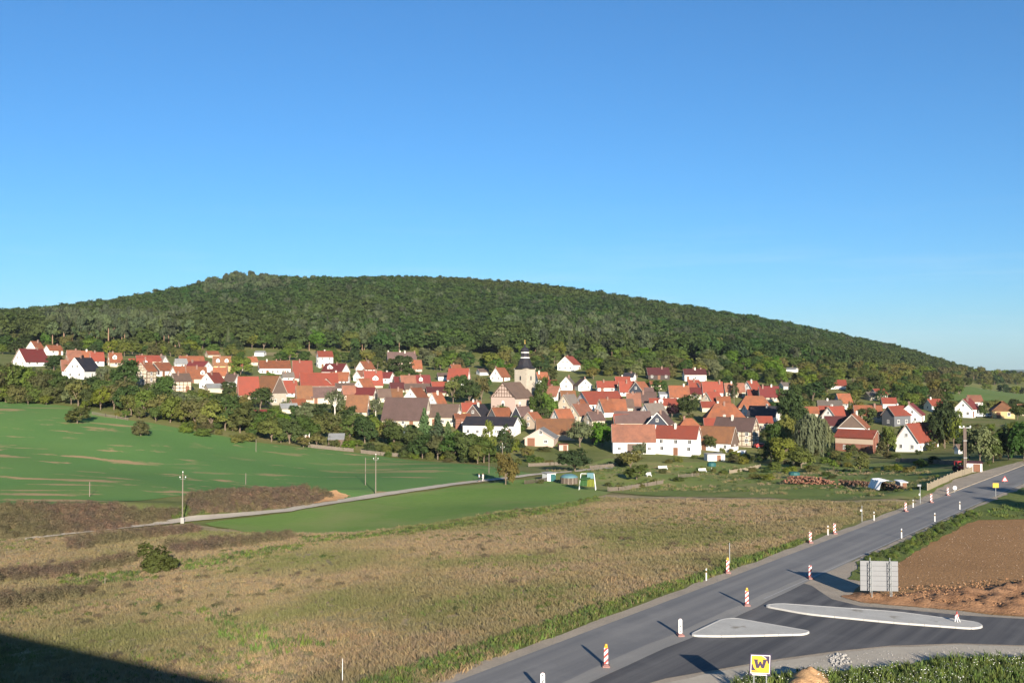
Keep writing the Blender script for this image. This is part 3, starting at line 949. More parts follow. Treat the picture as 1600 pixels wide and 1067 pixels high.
# kind code: (name, crown kind, leaf, bark, category, words)
TK = {
    'b': ('broadleaf_tree', 'broad', 'green', MBARK, 'tree', 'rounded mid-green tree'),
    'f': ('broadleaf_tree', 'broad', 'fresh', MBARK, 'tree', 'rounded bright-green tree'),
    'd': ('broadleaf_tree', 'broad', 'dark', MBARK, 'tree', 'dense dark-green tree'),
    'o': ('broadleaf_tree', 'fruit', 'olive', MBARK, 'tree', 'loose olive-green tree'),
    'a': ('fruit_tree', 'fruit', 'green', MBARK, 'tree', 'small green fruit tree'),
    'c': ('spruce_tree', 'conifer', 'needle', MBARK, 'tree', 'dark pointed spruce'),
    'u': ('spruce_tree', 'conifer', 'blue', MBARK, 'tree', 'small blue-grey spruce'),
    'p': ('pine_tree', 'pine', 'needle', MPINEBARK, 'tree', 'tall bare-stemmed pine'),
    'w': ('willow_tree', 'willow', 'grey', MBARK, 'tree', 'big weeping grey-green willow'),
    'i': ('birch_tree', 'birch', 'grey', MBIRCH, 'tree', 'thin white-stemmed birch'),
    'y': ('broadleaf_tree', 'broad', 'autumn', MBARK, 'tree', 'yellowing autumn tree'),
    'k': ('columnar_tree', 'column', 'lime', MBARK, 'tree', 'tall narrow yellow-green tree'),
    'n': ('columnar_tree', 'column', 'dark', MBARK, 'tree', 'tall narrow dark tree'),
    's': ('shrub', 'bush', 'green', MBARK, 'shrub', 'rounded green shrub'),
    'x': ('shrub', 'bush', 'olive', MBARK, 'shrub', 'dull olive shrub'),
    'm': ('shrub', 'bush', 'dark', MBARK, 'shrub', 'dark evergreen shrub'),
    'g': ('broadleaf_tree', 'broad', 'grey', MBARK, 'tree', 'pale grey-green tree'),
    'r': ('broadleaf_tree', 'broad', 'purple', MBARK, 'tree', 'dark purple-leaved tree'),
    'l': ('shrub', 'bush', 'lime', MBARK, 'shrub', 'yellow-green shrub'),
    'j': ('shrub', 'bush', 'moss', MBARK, 'shrub', 'dense rounded lone bush'),
}
_protos = {}
def proto(code, var):
    key = (code, var)
    if key not in _protos:
        nm, ck, lf, bk, _, _ = TK[code]
        ck_key = ('c', ck, var)
        if ck_key not in _protos:
            _protos[ck_key] = crown_mesh(ck, 11 + var * 7 + len(ck), ML[lf])
        me = _protos[ck_key]
        if me.materials[0] != ML[lf]:
            me = me.copy(); me.materials[0] = ML[lf]
        tk = ('t', ck, var, bk.name)
        if tk not in _protos:
            _protos[tk] = trunk_mesh(ck, var + 3, bk)
        _protos[key] = (me, _protos[tk])
    return _protos[key]

TREES = []      # (root, px, py_base, hpx, wpx, code)
def tree_at(p, h, w, code, var=None, rz=None):
    nm, ck, lf, bk, cat, words = TK[code]
    var = rnd.randrange(3) if var is None else var
    cm, tm = proto(code, var)
    root = empty(nm, (p[0], p[1], p[2] - 0.05), rnd.uniform(0, 6.28) if rz is None else rz)
    root.scale = (w, w, h)
    link('crown', cm, root)
    link('stem' if cat == 'shrub' else 'trunk', tm, root)
    tag(root, None, cat)
    return root
PLAN = []       # (point, h, w, code, px, py, hpx, wpx)
def tree(px, py, hpx, wpx, code):
    p = hit(px, py)
    s = p.y / FPX
    PLAN.append((p, hpx * s, wpx * s * 1.04, code, px, py, hpx, wpx))
    return p

# ------------------------------------------------------------------ scattered ground cover and the far wood (uncountable)
def scatter(name, pos, scl, rot, idx, protos, kind='stuff'):
    pc = bpy.data.collections.new(name + '_kinds')
    for i, me in enumerate(protos):
        o = bpy.data.objects.new('%s_kind_%02d' % (name, i), me)
        pc.objects.link(o)
    me = bpy.data.meshes.new(name)
    n = len(pos)
    me.vertices.add(n)
    me.vertices.foreach_set('co', np.asarray(pos, np.float32).ravel())
    for an, typ, dat in (('scl', 'FLOAT_VECTOR', scl), ('rot', 'FLOAT_VECTOR', rot), ('idx', 'INT', idx)):
        at_ = me.attributes.new(an, typ, 'POINT')
        at_.data.foreach_set('vector' if typ == 'FLOAT_VECTOR' else 'value', np.asarray(dat, np.float32 if typ != 'INT' else np.int32).ravel())
    me.update()
    o = link(name, me)
    ng = bpy.data.node_groups.new(name, 'GeometryNodeTree')
    ng.interface.new_socket('Geometry', in_out='INPUT', socket_type='NodeSocketGeometry')
    ng.interface.new_socket('Geometry', in_out='OUTPUT', socket_type='NodeSocketGeometry')
    gi, go = ng.nodes.new('NodeGroupInput'), ng.nodes.new('NodeGroupOutput')
    ip = ng.nodes.new('GeometryNodeInstanceOnPoints')
    ci = ng.nodes.new('GeometryNodeCollectionInfo')
    ci.inputs['Collection'].default_value = pc
    ci.inputs['Separate Children'].default_value = True
    ci.inputs['Reset Children'].default_value = True
    ip.inputs['Pick Instance'].default_value = True
    def attr(nm, dt):
        a = ng.nodes.new('GeometryNodeInputNamedAttribute'); a.data_type = dt
        a.inputs['Name'].default_value = nm
        return a.outputs['Attribute']
    L = ng.links.new
    L(gi.outputs[0], ip.inputs['Points'])
    L(ci.outputs[0], ip.inputs['Instance'])
    L(attr('idx', 'INT'), ip.inputs['Instance Index'])
    L(attr('rot', 'FLOAT_VECTOR'), ip.inputs['Rotation'])
    L(attr('scl', 'FLOAT_VECTOR'), ip.inputs['Scale'])
    L(ip.outputs[0], go.inputs[0])
    md = o.modifiers.new('scatter', 'NODES')
    md.node_group = ng
    tag(o, kind=kind)
    return o

def tuft_mesh(name, seed, mat, blades=14, h=1.0, w=0.06, lean=0.35, rad=0.35):
    rs = np.random.RandomState(seed)
    V, Fq = [], []
    for k in range(blades):
        a, q = rs.uniform(0, 6.28), rad * math.sqrt(rs.uniform())
        bx, by = q * math.cos(a), q * math.sin(a)
        hh = h * rs.uniform(0.5, 1.1)
        la = rs.uniform(0, 6.28); ll = lean * rs.uniform(0.2, 1.2) * hh
        sa = rs.uniform(0, 3.14)
        sx, sy = math.cos(sa) * w / 2, math.sin(sa) * w / 2
        b = len(V)
        for t, ww in ((0, 1.0), (0.55, 0.9), (1.0, 0.25)):
            ox, oy = ll * t * t * math.cos(la), ll * t * t * math.sin(la)
            V.append((bx + ox - sx * ww, by + oy - sy * ww, hh * t - 0.03)); V.append((bx + ox + sx * ww, by + oy + sy * ww, hh * t - 0.03))
        Fq += [(b, b + 1, b + 3, b + 2), (b + 2, b + 3, b + 5, b + 4)]
    return arr_mesh(name, np.array(V), np.array(Fq), mat)

def dome_mesh(name, seed, mat, n=190, ls=0.11, stems=True):
    rs = np.random.RandomState(seed)
    d = rs.normal(0, 1, (n, 3)); d[:, 2] = np.abs(d[:, 2])
    d /= np.linalg.norm(d, axis=1)[:, None]
    f = rs.uniform(0.4, 1.05, n)[:, None]
    C = d * f * np.array([0.5, 0.5, 1.0])
    V = leaf_quads(C, d, ls, rs, 1.8, 0.35)
    return arr_mesh(name, V, quads(V), mat)

def fill_points(poly, dens, seed, near=None):
    rs = np.random.RandomState(seed)
    A = np.array(poly)
    x0, y0, x1, y1 = A[:, 0].min(), A[:, 1].min(), A[:, 0].max(), A[:, 1].max()
    n = int((x1 - x0) * (y1 - y0) * dens)
    X, Y = rs.uniform(x0, x1, n), rs.uniform(y0, y1, n)
    k = inside(poly, X, Y)
    X, Y = X[k], Y[k]
    if near:
        keep = rs.uniform(size=len(X)) < np.clip((near / np.maximum(Y, 1)) ** 1.6, 0.12, 1)
        X, Y = X[keep], Y[keep]
    return X, Y, rs
# ------------------------------------------------------------------ house materials
RC = {'orange': (0.205, 0.07, 0.032), 'red': (0.18, 0.04, 0.024), 'crimson': (0.105, 0.017, 0.016), 'salmon': (0.2, 0.084, 0.052), 'brown': (0.092, 0.062, 0.048), 'rust': (0.165, 0.075, 0.034), 'mauve': (0.098, 0.061, 0.054), 'grey': (0.115, 0.098, 0.084), 'slate': (0.03, 0.031, 0.04), 'black': (0.011, 0.012, 0.018), 'maroon': (0.066, 0.016, 0.017), 'zinc': (0.19, 0.195, 0.195)}
MR = {k: m_roof('roof_' + k, c, 0.6 if k in ('rust', 'brown', 'mauve', 'salmon', 'orange') else 0.34) for k, c in RC.items()}
MW = {'white': m_wall('plaster_white', (0.66, 0.65, 0.625), 0.05, 0.10), 'cream': m_wall('plaster_cream', (0.46, 0.40, 0.31)), 'yellow': m_wall('plaster_yellow', (0.44, 0.33, 0.17)),
      'pink': m_wall('plaster_pink', (0.44, 0.335, 0.285)), 'buff': m_wall('plaster_buff', (0.36, 0.29, 0.22)),
      'brick': m_blocks('brickwork', (0.21, 0.075, 0.05), (0.18, 0.065, 0.042), (0.22, 0.17, 0.14), 0.5, 0.25),
      'stone': m_blocks('rubble_stone', (0.40, 0.35, 0.28), (0.34, 0.295, 0.24), (0.40, 0.36, 0.30), 0.6, 0.33),
      'wood': m_wall('weathered_boards', (0.13, 0.095, 0.078), 0.25, 0.3), 'darkwood': m_wall('dark_boards', (0.065, 0.052, 0.048), 0.25, 0.3),
      'slate': m_wall('slate_hanging', (0.050, 0.055, 0.072), 0.2, 0.1), 'grey': m_wall('grey_slate_hanging', (0.115, 0.12, 0.13), 0.2, 0.15), 'timber': None, 'mauve': m_wall('brownish_boards', (0.11, 0.08, 0.072), 0.2, 0.2)}
MW['timber'] = MW['cream']
MTIM = m_plain('timber_beam', (0.10, 0.062, 0.042), 0.9, 0.3)
MFRAME = m_plain('window_frame', (0.62, 0.61, 0.585), 0.6, 0.05)
MDOOR = m_plain('door_wood', (0.16, 0.075, 0.045), 0.7, 0.2)
MCHIM = m_blocks('chimney_brick', (0.19, 0.08, 0.055), (0.16, 0.07, 0.05), (0.25, 0.2, 0.17), 0.25, 0.09)
MCHIMW = m_plain('chimney_white', (0.45, 0.42, 0.38), 0.9, 0.1)
MSOFF = m_plain('verge_board', (0.34, 0.30, 0.26), 0.8, 0.15)
t = NT('window_glass')
t.bsdf((0.018, 0.022, 0.028), 0.12, None, 0.5)
MGLASS = t.mat

def window_meshes(w, h):
    f = MB(); d = 0.09; k = min(0.11, w * 0.12)
    f.box(-w / 2, w / 2, -d, 0, -h / 2, -h / 2 + k); f.box(-w / 2, w / 2, -d, 0, h / 2 - k, h / 2)
    f.box(-w / 2, -w / 2 + k, -d, 0, -h / 2 + k, h / 2 - k); f.box(w / 2 - k, w / 2, -d, 0, -h / 2 + k, h / 2 - k)
    f.box(-0.03, 0.03, -d * 0.9, 0, -h / 2 + k, h / 2 - k)
    f.box(-w / 2 - 0.08, w / 2 + 0.08, -d - 0.06, 0, -h / 2 - 0.07, -h / 2 - 0.004)
    p = MB(); p.box(-w / 2 + k, w / 2 - k, -0.045, -0.006, -h / 2 + k, h / 2 - k)
    return f.mesh('window', MFRAME), p.mesh('pane', MGLASS)
WIN = {}
def window(parent, x, y, z, rz, w=1.05, h=1.25, name='window'):
    key = (round(w, 2), round(h, 2))
    if key not in WIN: WIN[key] = window_meshes(*key)
    a, b = WIN[key]
    o = link(name, a, parent); o.location = (x, y, z); o.rotation_euler = (0, 0, rz)
    link('pane', b, o)
    return o
DOORM = {}
def door(parent, x, y, z0, rz, w=1.1, h=2.1, mat=None, name='door'):
    mat = mat or MDOOR
    key = (w, h, mat.name)
    if key not in DOORM:
        m = MB()
        m.box(-w / 2, w / 2, -0.07, 0, 0, h)
        m.box(-w / 2 - 0.1, -w / 2 - 0.003, -0.10, 0, 0, h + 0.1); m.box(w / 2 + 0.003, w / 2 + 0.1, -0.10, 0, 0, h + 0.1); m.box(-w / 2, w / 2, -0.10, 0, h + 0.003, h + 0.1)
        m.box(w / 2 - 0.18, w / 2 - 0.1, -0.13, -0.073, 1.0, 1.06)
        DOORM[key] = m.mesh('door', mat)
    o = link(name, DOORM[key], parent); o.location = (x, y, z0); o.rotation_euler = (0, 0, rz)
    return o

def timber_frame(parent, L, W, z0, ze, zr, gx, front=True, gable=True, tri_only=False):
    """squared timbers standing 3 cm proud of the plaster"""
    m = MB(); b = 0.20
    if front and not tri_only:
        n = max(3, int(L / 1.5))
        y = -W / 2 - 0.015
        for i in range(n + 1):
            x = -L / 2 + b / 2 + (L - b) * i / n
            m.box(x - b / 2, x + b / 2, y - 0.03, y + 0.04, z0, ze - 0.1)
        k = max(2, int((ze - z0) / 1.3))
        for j in range(k + 1):
            z = z0 + (ze - 0.25 - z0) * j / k
            m.box(-L / 2, L / 2, y - 0.036, y + 0.04, z, z + b)
    if gable:
        x = gx * (L / 2 + 0.015)
        if not tri_only:
            n = max(3, int(W / 1.5))
            for i in range(n + 1):
                yy = -W / 2 + b / 2 + (W - b) * i / n
                m.box(x - 0.04, x + 0.04, yy - b / 2, yy + b / 2, z0, ze)
            k = max(2, int((ze - z0) / 1.3))
            for j in range(k):
                z = z0 + (ze - z0) * j / k
                m.box(x - 0.046, x + 0.046, -W / 2, W / 2, z, z + b)
        rise = zr - ze
        k = max(3, int(rise / 1.15))
        for j in range(k):
            z = ze + rise * j / k
            hw = W / 2 * (1 - j / k) - 0.05
            m.box(x - 0.046, x + 0.046, -hw, hw, z, z + b)
        n = max(4, int(W / 1.25))
        for i in range(1, n):
            yy = -W / 2 + W * i / n
            top = ze + rise * (1 - abs(yy) / (W / 2)) - 0.25
            m.box(x - 0.04, x + 0.04, yy - b / 2, yy + b / 2, ze, max(ze + 0.3, top))
        for s in (-1, 1):
            m.bar((x, s * W * 0.42, ze + 0.2), (x, s * W * 0.14, ze + rise * 0.55), 0.08, 0.18)
    return tag(m.build('timber_frame', MTIM, parent), kind='stuff')

def gable_house(name, c, yaw, L, W, zb, ze, zr, roof, wall, side, opts):
    """c: ground centre; local x along the ridge, -y is the long side seen from the camera"""
    z0 = zb
    root = empty(name, (c[0], c[1], zb), yaw)
    he, hr = ze - zb, zr - zb
    gx = -1 if side == 'L' else 1
    hip = opts.get('hip', 0)
    # walls
    m = MB()
    x, y = L / 2, W / 2
    m.face([(-x, -y, -0.6), (x, -y, -0.6), (x, -y, he), (-x, -y, he)])
    m.face([(x, y, -0.6), (-x, y, -0.6), (-x, y, he), (x, y, he)])
    for s in (-1, 1):
        if hip:
            pts = [(s * x, -y, -0.6), (s * x, y, -0.6), (s * x, y, he), (s * x, -y, he)]
        else:
            pts = [(s * x, -y, -0.6), (s * x, y, -0.6), (s * x, y, he), (s * x, 0, hr - 0.05), (s * x, -y, he)]
        m.face(pts if s > 0 else pts[::-1])
    wm = MW[wall]
    m.build('wall', wm, root)
    # roof
    oh, og, th = opts.get('oh', 0.4), opts.get('og', 0.3), 0.18
    sl = (hr - he) / y
    r = MB()
    ey, ez = y + oh, he - sl * oh
    if hip:
        hx = x - hip
        for dz in (0.0,):
            A = [(-x - og, -ey, ez), (x + og, -ey, ez), (x + og, ey, ez), (-x - og, ey, ez)]
            B = [(-hx, 0, hr), (hx, 0, hr)]
            up = [(p[0], p[1], p[2] + th) for p in A] + [(p[0], p[1], p[2] + th) for p in B]
            dn = A
            r.poly(up, ((0, 1, 5, 4), (1, 2, 5), (2, 3, 4, 5), (3, 0, 4)))
            r.poly(up[:4] + dn, ((0, 4, 5, 1), (1, 5, 6, 2), (2, 6, 7, 3), (3, 7, 4, 0)))
            r.face(list(reversed(dn)))
    else:
        xa = x + og
        k = th
        vs = []
        for sx in (-xa, xa):
            vs += [(sx, -ey, ez), (sx, 0, hr), (sx, ey, ez), (sx, -ey, ez + k), (sx, 0, hr + k * 1.15), (sx, ey, ez + k)]
        r.poly(vs, ((3, 9, 10, 4), (4, 10, 11, 5), (0, 1, 7, 6), (1, 2, 8, 7), (0, 6, 9, 3), (2, 5, 11, 8)))
        r.poly(vs, ((0, 3, 4, 1), (1, 4, 5, 2), (6, 7, 10, 9), (7, 8, 11, 10)), 1)
        for i in range(int(L / 0.45)):      # ridge tiles
            xx = -xa + 0.05 + i * (2 * xa - 0.1) / max(1, int(L / 0.45))
            r.box(xx, xx + 0.40, -0.13, 0.13, hr + k * 0.7, hr + k * 1.15 + 0.07)
    ro = r.build('roof', [MR[roof], MSOFF], root)
    # chimneys
    for i in range(opts.get('ch', 1)):
        cx = opts['chx'][i] * x if 'chx' in opts else rnd.uniform(-0.75, 0.75) * x
        cy = rnd.choice((-0.6, 0.0, 0.6))
        cm = MB()
        cm.box(cx - 0.32, cx + 0.32, cy - 0.32, cy + 0.32, hr - 0.9, hr + 0.72)
        cm.box(cx - 0.40, cx + 0.40, cy - 0.40, cy + 0.40, hr + 0.723, hr + 0.83)
        cm.box(cx - 0.2, cx + 0.2, cy - 0.2, cy + 0.2, hr + 0.833, hr + 0.98)
        cm.build('chimney', MCHIMW if rnd.random() < 0.3 else MCHIM, ro)
    # gable cladding
    if opts.get('gm'):
        g = MB()
        xx = gx * (x + 0.02)
        zz = he - opts.get('gdrop', 0.0)
        top = hr - 0.16
        a = [(xx - 0.03, -y - 0.01, zz), (xx - 0.03, y + 0.01, zz), (xx - 0.03, y * (1 - (he - he) / 1), he), (xx - 0.03, 0, top), (xx - 0.03, -y, he)]
        b_ = [(p[0] + 0.06, p[1], p[2]) for p in a]
        if zz >= he - 0.01:
            a = [a[0], a[1], a[3]]; b_ = [b_[0], b_[1], b_[3]]
        n = len(a)
        g.face(a[::-1]); g.face(b_)
        for i in range(n): g.face([a[i], a[(i + 1) % n], b_[(i + 1) % n], b_[i]])
        g.build('gable_cladding', MW[opts['gm']], root)
    if opts.get('tim'):
        timber_frame(root, L, W, 0.2 if opts['tim'] == 1 else he * 0.45, he, hr, gx, True, True, opts['tim'] == 3)
    # bargeboards on the visible gable
    if not hip and opts.get('bb', 1):
        for s in (-1, 1):
            bm = MB()
            xx = gx * (x + og + 0.02)
            bm.bar((xx, s * ey, ez + 0.05), (xx, 0, hr + 0.07), 0.05, 0.2)
            bm.build('bargeboard', opts.get('bbm', MSOFF), ro)
    # windows
    if opts.get('win', 1):
        fl = max(1, int(he / 2.45))
        if he > 1.9:
            for j in range(fl):
                z = he - 1.15 - j * (he - 1.1) / fl if fl > 1 else min(he - 0.9, 1.55)
                n = max(1, int(L / opts.get('sp', 3.0)))
                dj = rnd.randrange(n) if j == fl - 1 and n > 1 else -1
                for i in range(n):
                    xx = -x + L * (i + 0.5) / n + rnd.uniform(-0.15, 0.15)
                    if i == dj and he > 2.4: door(root, xx, -y, 0.1, 0)
                    elif rnd.random() < 0.9: window(root, xx, -y, z, 0, opts.get('ww', 1.05), min(1.25, he * 0.42))
                ng = max(1, int(W / 2.9))
                for i in range(ng):
                    yy = -y + W * (i + 0.5) / ng
                    window(root, gx * x, yy, z, gx * math.pi / 2, 0.95, min(1.2, he * 0.42))
        if hr - he > 2.2 and not hip and not opts.get('tim') and (not opts.get('gm') or opts.get('gwin')):
            off = 0.04 if opts.get('gm') else 0.0
            if W > 7 and hr - he > 3:
                for s in (-1, 1): window(root, gx * (x + off), s * W * 0.13, he + (hr - he) * 0.30, gx * math.pi / 2, 0.85, 1.1)
            else:
                window(root, gx * (x + off), 0, he + (hr - he) * 0.36, gx * math.pi / 2, 0.85, 1.0)
    # dormers on the front slope
    for i in range(opts.get('dm', 0)):
        nd = opts['dm']
        cx = -x + L * (i + 0.5) / nd if nd > 1 else opts.get('dmx', -0.1) * L
        dw = opts.get('dw', 1.7)
        yb = -y * 0.72
        zb_ = hr - sl * abs(yb)
        dh = 1.25
        d = MB()
        d.box(cx - dw / 2, cx + dw / 2, yb, yb + dw, zb_ - 0.3, zb_ + dh)
        d.face([(cx - dw / 2, yb, zb_ + dh), (cx + dw / 2, yb, zb_ + dh), (cx, yb, zb_ + dh + dw * 0.4)])
        dd = d.build('dormer', MW['white'], ro)
        q = MB()
        yk = yb - 0.2; ye_ = yb + 2.4
        pk = zb_ + dh + dw * 0.4 + 0.05
        lo = zb_ + dh - 0.1
        for s in (-1, 1):
            q.poly([(cx, yk, pk), (cx + s * (dw / 2 + 0.25), yk, lo), (cx + s * (dw / 2 + 0.25), ye_, lo), (cx, ye_, pk),
                    (cx, yk, pk + 0.12), (cx + s * (dw / 2 + 0.25), yk, lo + 0.12), (cx + s * (dw / 2 + 0.25), ye_, lo + 0.12), (cx, ye_, pk + 0.12)],
                   ((0, 1, 2, 3), (7, 6, 5, 4), (0, 4, 5, 1), (1, 5, 6, 2), (2, 6, 7, 3)))
        q.build('dormer_roof', MR[roof], root)
        window(root, cx, yb, zb_ + 0.55, 0, 0.9, 0.95)
    return root

HOUSES = []     # (root, xl, xr, yr, yb, ref, D)
def house(xl, xg, xr, yr, ye, yb, side, roof, wall, label, ref=None, D=None, **opts):
    xc = (xl + xr) / 2
    p = hit(xc, yb)
    D = D or p.y
    s = D / FPX
    a = opts.get('a', 1.35) + (max(0, xc - 1000) / 600 * 0.9 if side == 'L' else 0)
    gp = ((xg - xl) if side == 'L' else (xr - xg)) * s
    lp = max(0.3 * s, ((xr - xg) if side == 'L' else (xg - xl)) * s)
    gp = max(gp, 0.4)
    th = math.atan(a * gp / lp)
    W = gp / math.sin(th)
    Wc = min(max(W, opts.get('wmin', 5.5)), 12.5)
    if Wc != W:
        W = Wc
        th = math.asin(min(0.985, gp / W))
    L = lp / max(0.1, math.cos(th))
    L = min(max(L, W * 0.9), max(W * 2.0, lp * 1.15, 9.0) if lp / max(gp, 0.1) > 0.6 else W * 1.5)
    if 'L' in opts: L = opts['L']
    Dc = D + 0.5 * (W * math.cos(th) + L * math.sin(th)) * 0.6
    ax, _ = ray(xc, 575)
    if opts.get('long_back'):
        pass
    # keep the near corner on its pixel: centre from the seen outline
    phi = math.atan(ax)
    right = Vector((math.cos(phi), -math.sin(phi)))
    view = Vector((math.sin(phi), math.cos(phi)))
    sg = 1 if side == 'L' else -1
    e = right * math.cos(th) + view * (math.sin(th) * sg)
    yaw = math.atan2(e.y, e.x)
    c = Vector((ax * Dc, Dc))
    # centre horizontally: gable face spans gp, so its middle is known
    sc_ = Dc / FPX
    gm = ((xl + xg) / 2 if side == 'L' else (xr + xg) / 2)
    agm, _ = ray(gm, 575)
    # centre = gable middle + e * L/2 going inwards
    Dg = Dc - 0.5 * L * math.sin(th)
    gpos = Vector((agm * Dg, Dg))
    c = gpos + e * (L / 2) * sg
    zr = at(gm, yr, Dg if gp > lp * 0.5 else c.y).z
    ze = at(xg, ye, c.y - 0.5 * W * math.cos(th) - 0.3 * L * math.sin(th)).z
    if zr - ze < W * 0.12: zr = ze + W * 0.12
    cs = []
    for i in (-1, 1):
        for j in (-1, 1):
            q = c + e * (i * L / 2) + Vector((-e.y, e.x)) * (j * W / 2)
            cs.append(tz(q.x, q.y))
    zb = at(xc, yb, D).z
    zb = min(min(cs) + 0.2, zb)
    if ze - zb < 1.6: zb = ze - 1.6 if ze - min(cs) > 1.0 else ze - 2.0
    cat = opts.get('cat', 'house')
    root = gable_house({'house': 'house', 'barn': 'barn', 'shed': 'shed', 'garage': 'garage'}.get(cat, 'house'), c, yaw, L, W, zb, ze, zr, roof, wall, side, opts)
    tag(root, label, cat)
    HOUSES.append((root, xl, xr, yr, yb, ref, c.y, W, L, ze - zb, zr - ze, c))
    return root
H_ = house
# ---- far left, above the hedges
H_(41, 55, 67, 533.5, 545, 552, 'L', 'orange', 'white', 'topmost white-gabled house at the far left, orange roof, below the wood', 'the topmost house at the far left')
H_(68, 77, 96, 540, 547, 555, 'L', 'orange', 'white', 'small orange-roofed house half hidden beside the topmost house at far left')
H_(21, 39, 72, 545.5, 564, 573, 'L', 'crimson', 'white', 'dark red long roof with white gable, leftmost house of the village', 'the leftmost dark red roof', ch=1)
H_(103, 106, 125, 548, 561, 570, 'L', 'salmon', 'cream', 'weathered red-brown roof just above the black-roofed white gable at left', None, ch=1)
H_(122, 125, 142, 549, 560, 568, 'L', 'orange', 'cream', 'orange roof peeping out right behind the black roof at far left')
H_(140, 143, 158, 551, 563, 571, 'L', 'red', 'white', 'bright orange-red roof between the black roof and the tree on the left')
H_(95, 97, 112, 563, 578, 589, 'L', 'salmon', 'white', 'pale red roof attached left of the black-roofed white gable', None, ch=1)
H_(104, 130, 154, 559.5, 578, 592, 'L', 'black', 'white', 'white pointed gable with jet black roof above the hedge at far left', 'the black-roofed white gable', bbm=MFRAME)
H_(168, 172, 187, 552, 565, 573, 'L', 'orange', 'cream', 'orange roof with a pale dormer left of the half-timbered farm', None, dm=1)
H_(212, 214, 250, 556, 564, 572, 'L', 'red', 'cream', 'long red roof ridge highest behind the half-timbered farm at left')
H_(236, 252, 263, 556, 566, 573, 'R', 'grey', 'white', 'grey roof with a lit white right gable behind the half-timbered farm')
H_(200, 203, 236, 561, 573, 582, 'L', 'red', 'white', 'red roof with white dormer directly above the half-timbered farm', None, dm=1, dmx=0.2)
H_(212, 229, 241, 567, 579, 602, 'L', 'orange', 'timber', 'tall half-timbered farmhouse between two big trees on the left', 'the half-timbered farm', tim=1)
H_(232, 249, 271, 567, 578, 588, 'L', 'orange', 'white', 'barn with dark boarded gable right of the half-timbered farmhouse', 'the dark boarded gable', gm='darkwood', gdrop=2.0, cat='barn')
H_(278, 282, 318, 557, 566, 573, 'L', 'orange', 'cream', 'long orange roof at the upper edge behind the crimson roof with white gable')
H_(290, 317, 333, 565, 575, 586, 'R', 'crimson', 'white', 'crimson roof with white right gable, upper left quarter of village', 'the crimson roof with white gable')
H_(264, 277, 310, 573, 586, 595, 'L', 'orange', 'white', 'small white gable and orange roof above the brown timber house')
H_(290, 293, 322, 574, 590, 599, 'L', 'orange', 'cream', 'orange roof with dark dormer between white gable and red roof at left', None, dm=1, dmx=0.3)
H_(266, 274, 298, 584, 595, 612, 'L', 'brown', 'timber', 'cream half-timbered house with brown roof beside the round tree', 'the cream half-timbered house', tim=1)
H_(332, 334, 360, 557, 570, 580, 'L', 'rust', 'yellow', 'ochre house with two white dormers under a rusty roof', 'the ochre house', dm=2)
H_(333, 353, 356, 575, 586, 595, 'R', 'orange', 'cream', 'orange roof below the ochre house with dormers')
H_(312, 334, 352, 583, 598, 609, 'L', 'red', 'white', 'big white gable with bright red roof above the left hedge', 'the big white gable with red roof')
H_(320, 325, 346, 600, 606, 613, 'L', 'zinc', 'cream', 'low grey lean-to in front of the white gable with red roof', None, cat='shed', ch=0, win=0)
H_(356, 366, 376, 585, 595, 604, 'R', 'brown', 'white', 'brown roof with small white gable left of the bright red slope')
H_(371, 374, 404, 589, 614, 626, 'L', 'red', 'cream', 'large plain bright red roof slope above the left hedge', 'the large bright red slope', ch=0)
H_(398, 425, 448, 588, 614, 631, 'R', 'rust', 'stone', 'big old barn with brown boarded gable on stone base', 'the old barn with boarded gable', gm='wood', gdrop=0.2, cat='barn', ch=0)
H_(320, 325, 342, 549, 554, 559, 'L', 'orange', 'cream', 'tiny cream hut with orange roof at the wood edge on the left', None, ch=0)
H_(383, 389, 397, 558, 565, 571, 'L', 'orange', 'cream', 'small cream cottage with orange roof left of the long white row')
H_(398, 412, 416, 549, 551, 556, 'R', 'zinc', 'white', 'low white flat-roofed hut with dark window band at the wood edge', None, ch=0, cat='shed')
# ---- left centre
H_(403, 406, 453, 564, 575, 584, 'L', 'orange', 'white', 'long orange roof over a white wall with a row of windows', 'the long white row house', ch=2, sp=2.2)
H_(440, 443, 457, 582, 589, 597, 'L', 'grey', 'white', 'small grey roof on white wall under the long orange roof', None)
H_(456, 459, 488, 564, 588, 596, 'L', 'red', 'cream', 'steep orange-red roof with slightly brown ridge left of the tall white house', 'the steep orange-red roof')
H_(454, 467, 473, 575, 587, 594, 'L', 'red', 'white', 'little white gable with black verge boards before the steep orange-red roof', None, bbm=MTIM)
H_(494, 498, 520, 549, 557, 575, 'L', 'red', 'white', 'tall white two-storey house with red roof near the wood', 'the tall white house near the wood', win=1)
H_(503, 534, 547, 568.5, 580, 588, 'R', 'crimson', 'white', 'crimson roof with white dormer gable and white right gable, left centre', 'the crimson roof with white dormer', dm=1, dw=3.0, dmx=-0.15)
H_(520, 543, 547, 582, 594, 601, 'R', 'orange', 'white', 'orange roof over white wall with a row of small windows, left centre', None, sp=1.6)
H_(468, 471, 528, 583, 602, 608, 'L', 'red', 'cream', 'very long orange-red roof slope in the left centre', 'the very long orange-red slope', ch=0)
H_(440, 447, 466, 595, 612, 620, 'L', 'red', 'white', 'red roof right behind the boarded gable of the old barn')
H_(462, 465, 488, 603, 622, 630, 'L', 'rust', 'cream', 'rust-brown roof left of the long mauve roof, left centre', None, ch=0)
H_(484, 487, 527, 605, 620, 631, 'L', 'mauve', 'cream', 'long mauve-brown roof over a cream wall behind the birch', 'the long mauve roof', ch=0)
H_(502, 518, 527, 592, 600, 608, 'L', 'orange', 'white', 'small white gable in front of the very long orange-red slope')
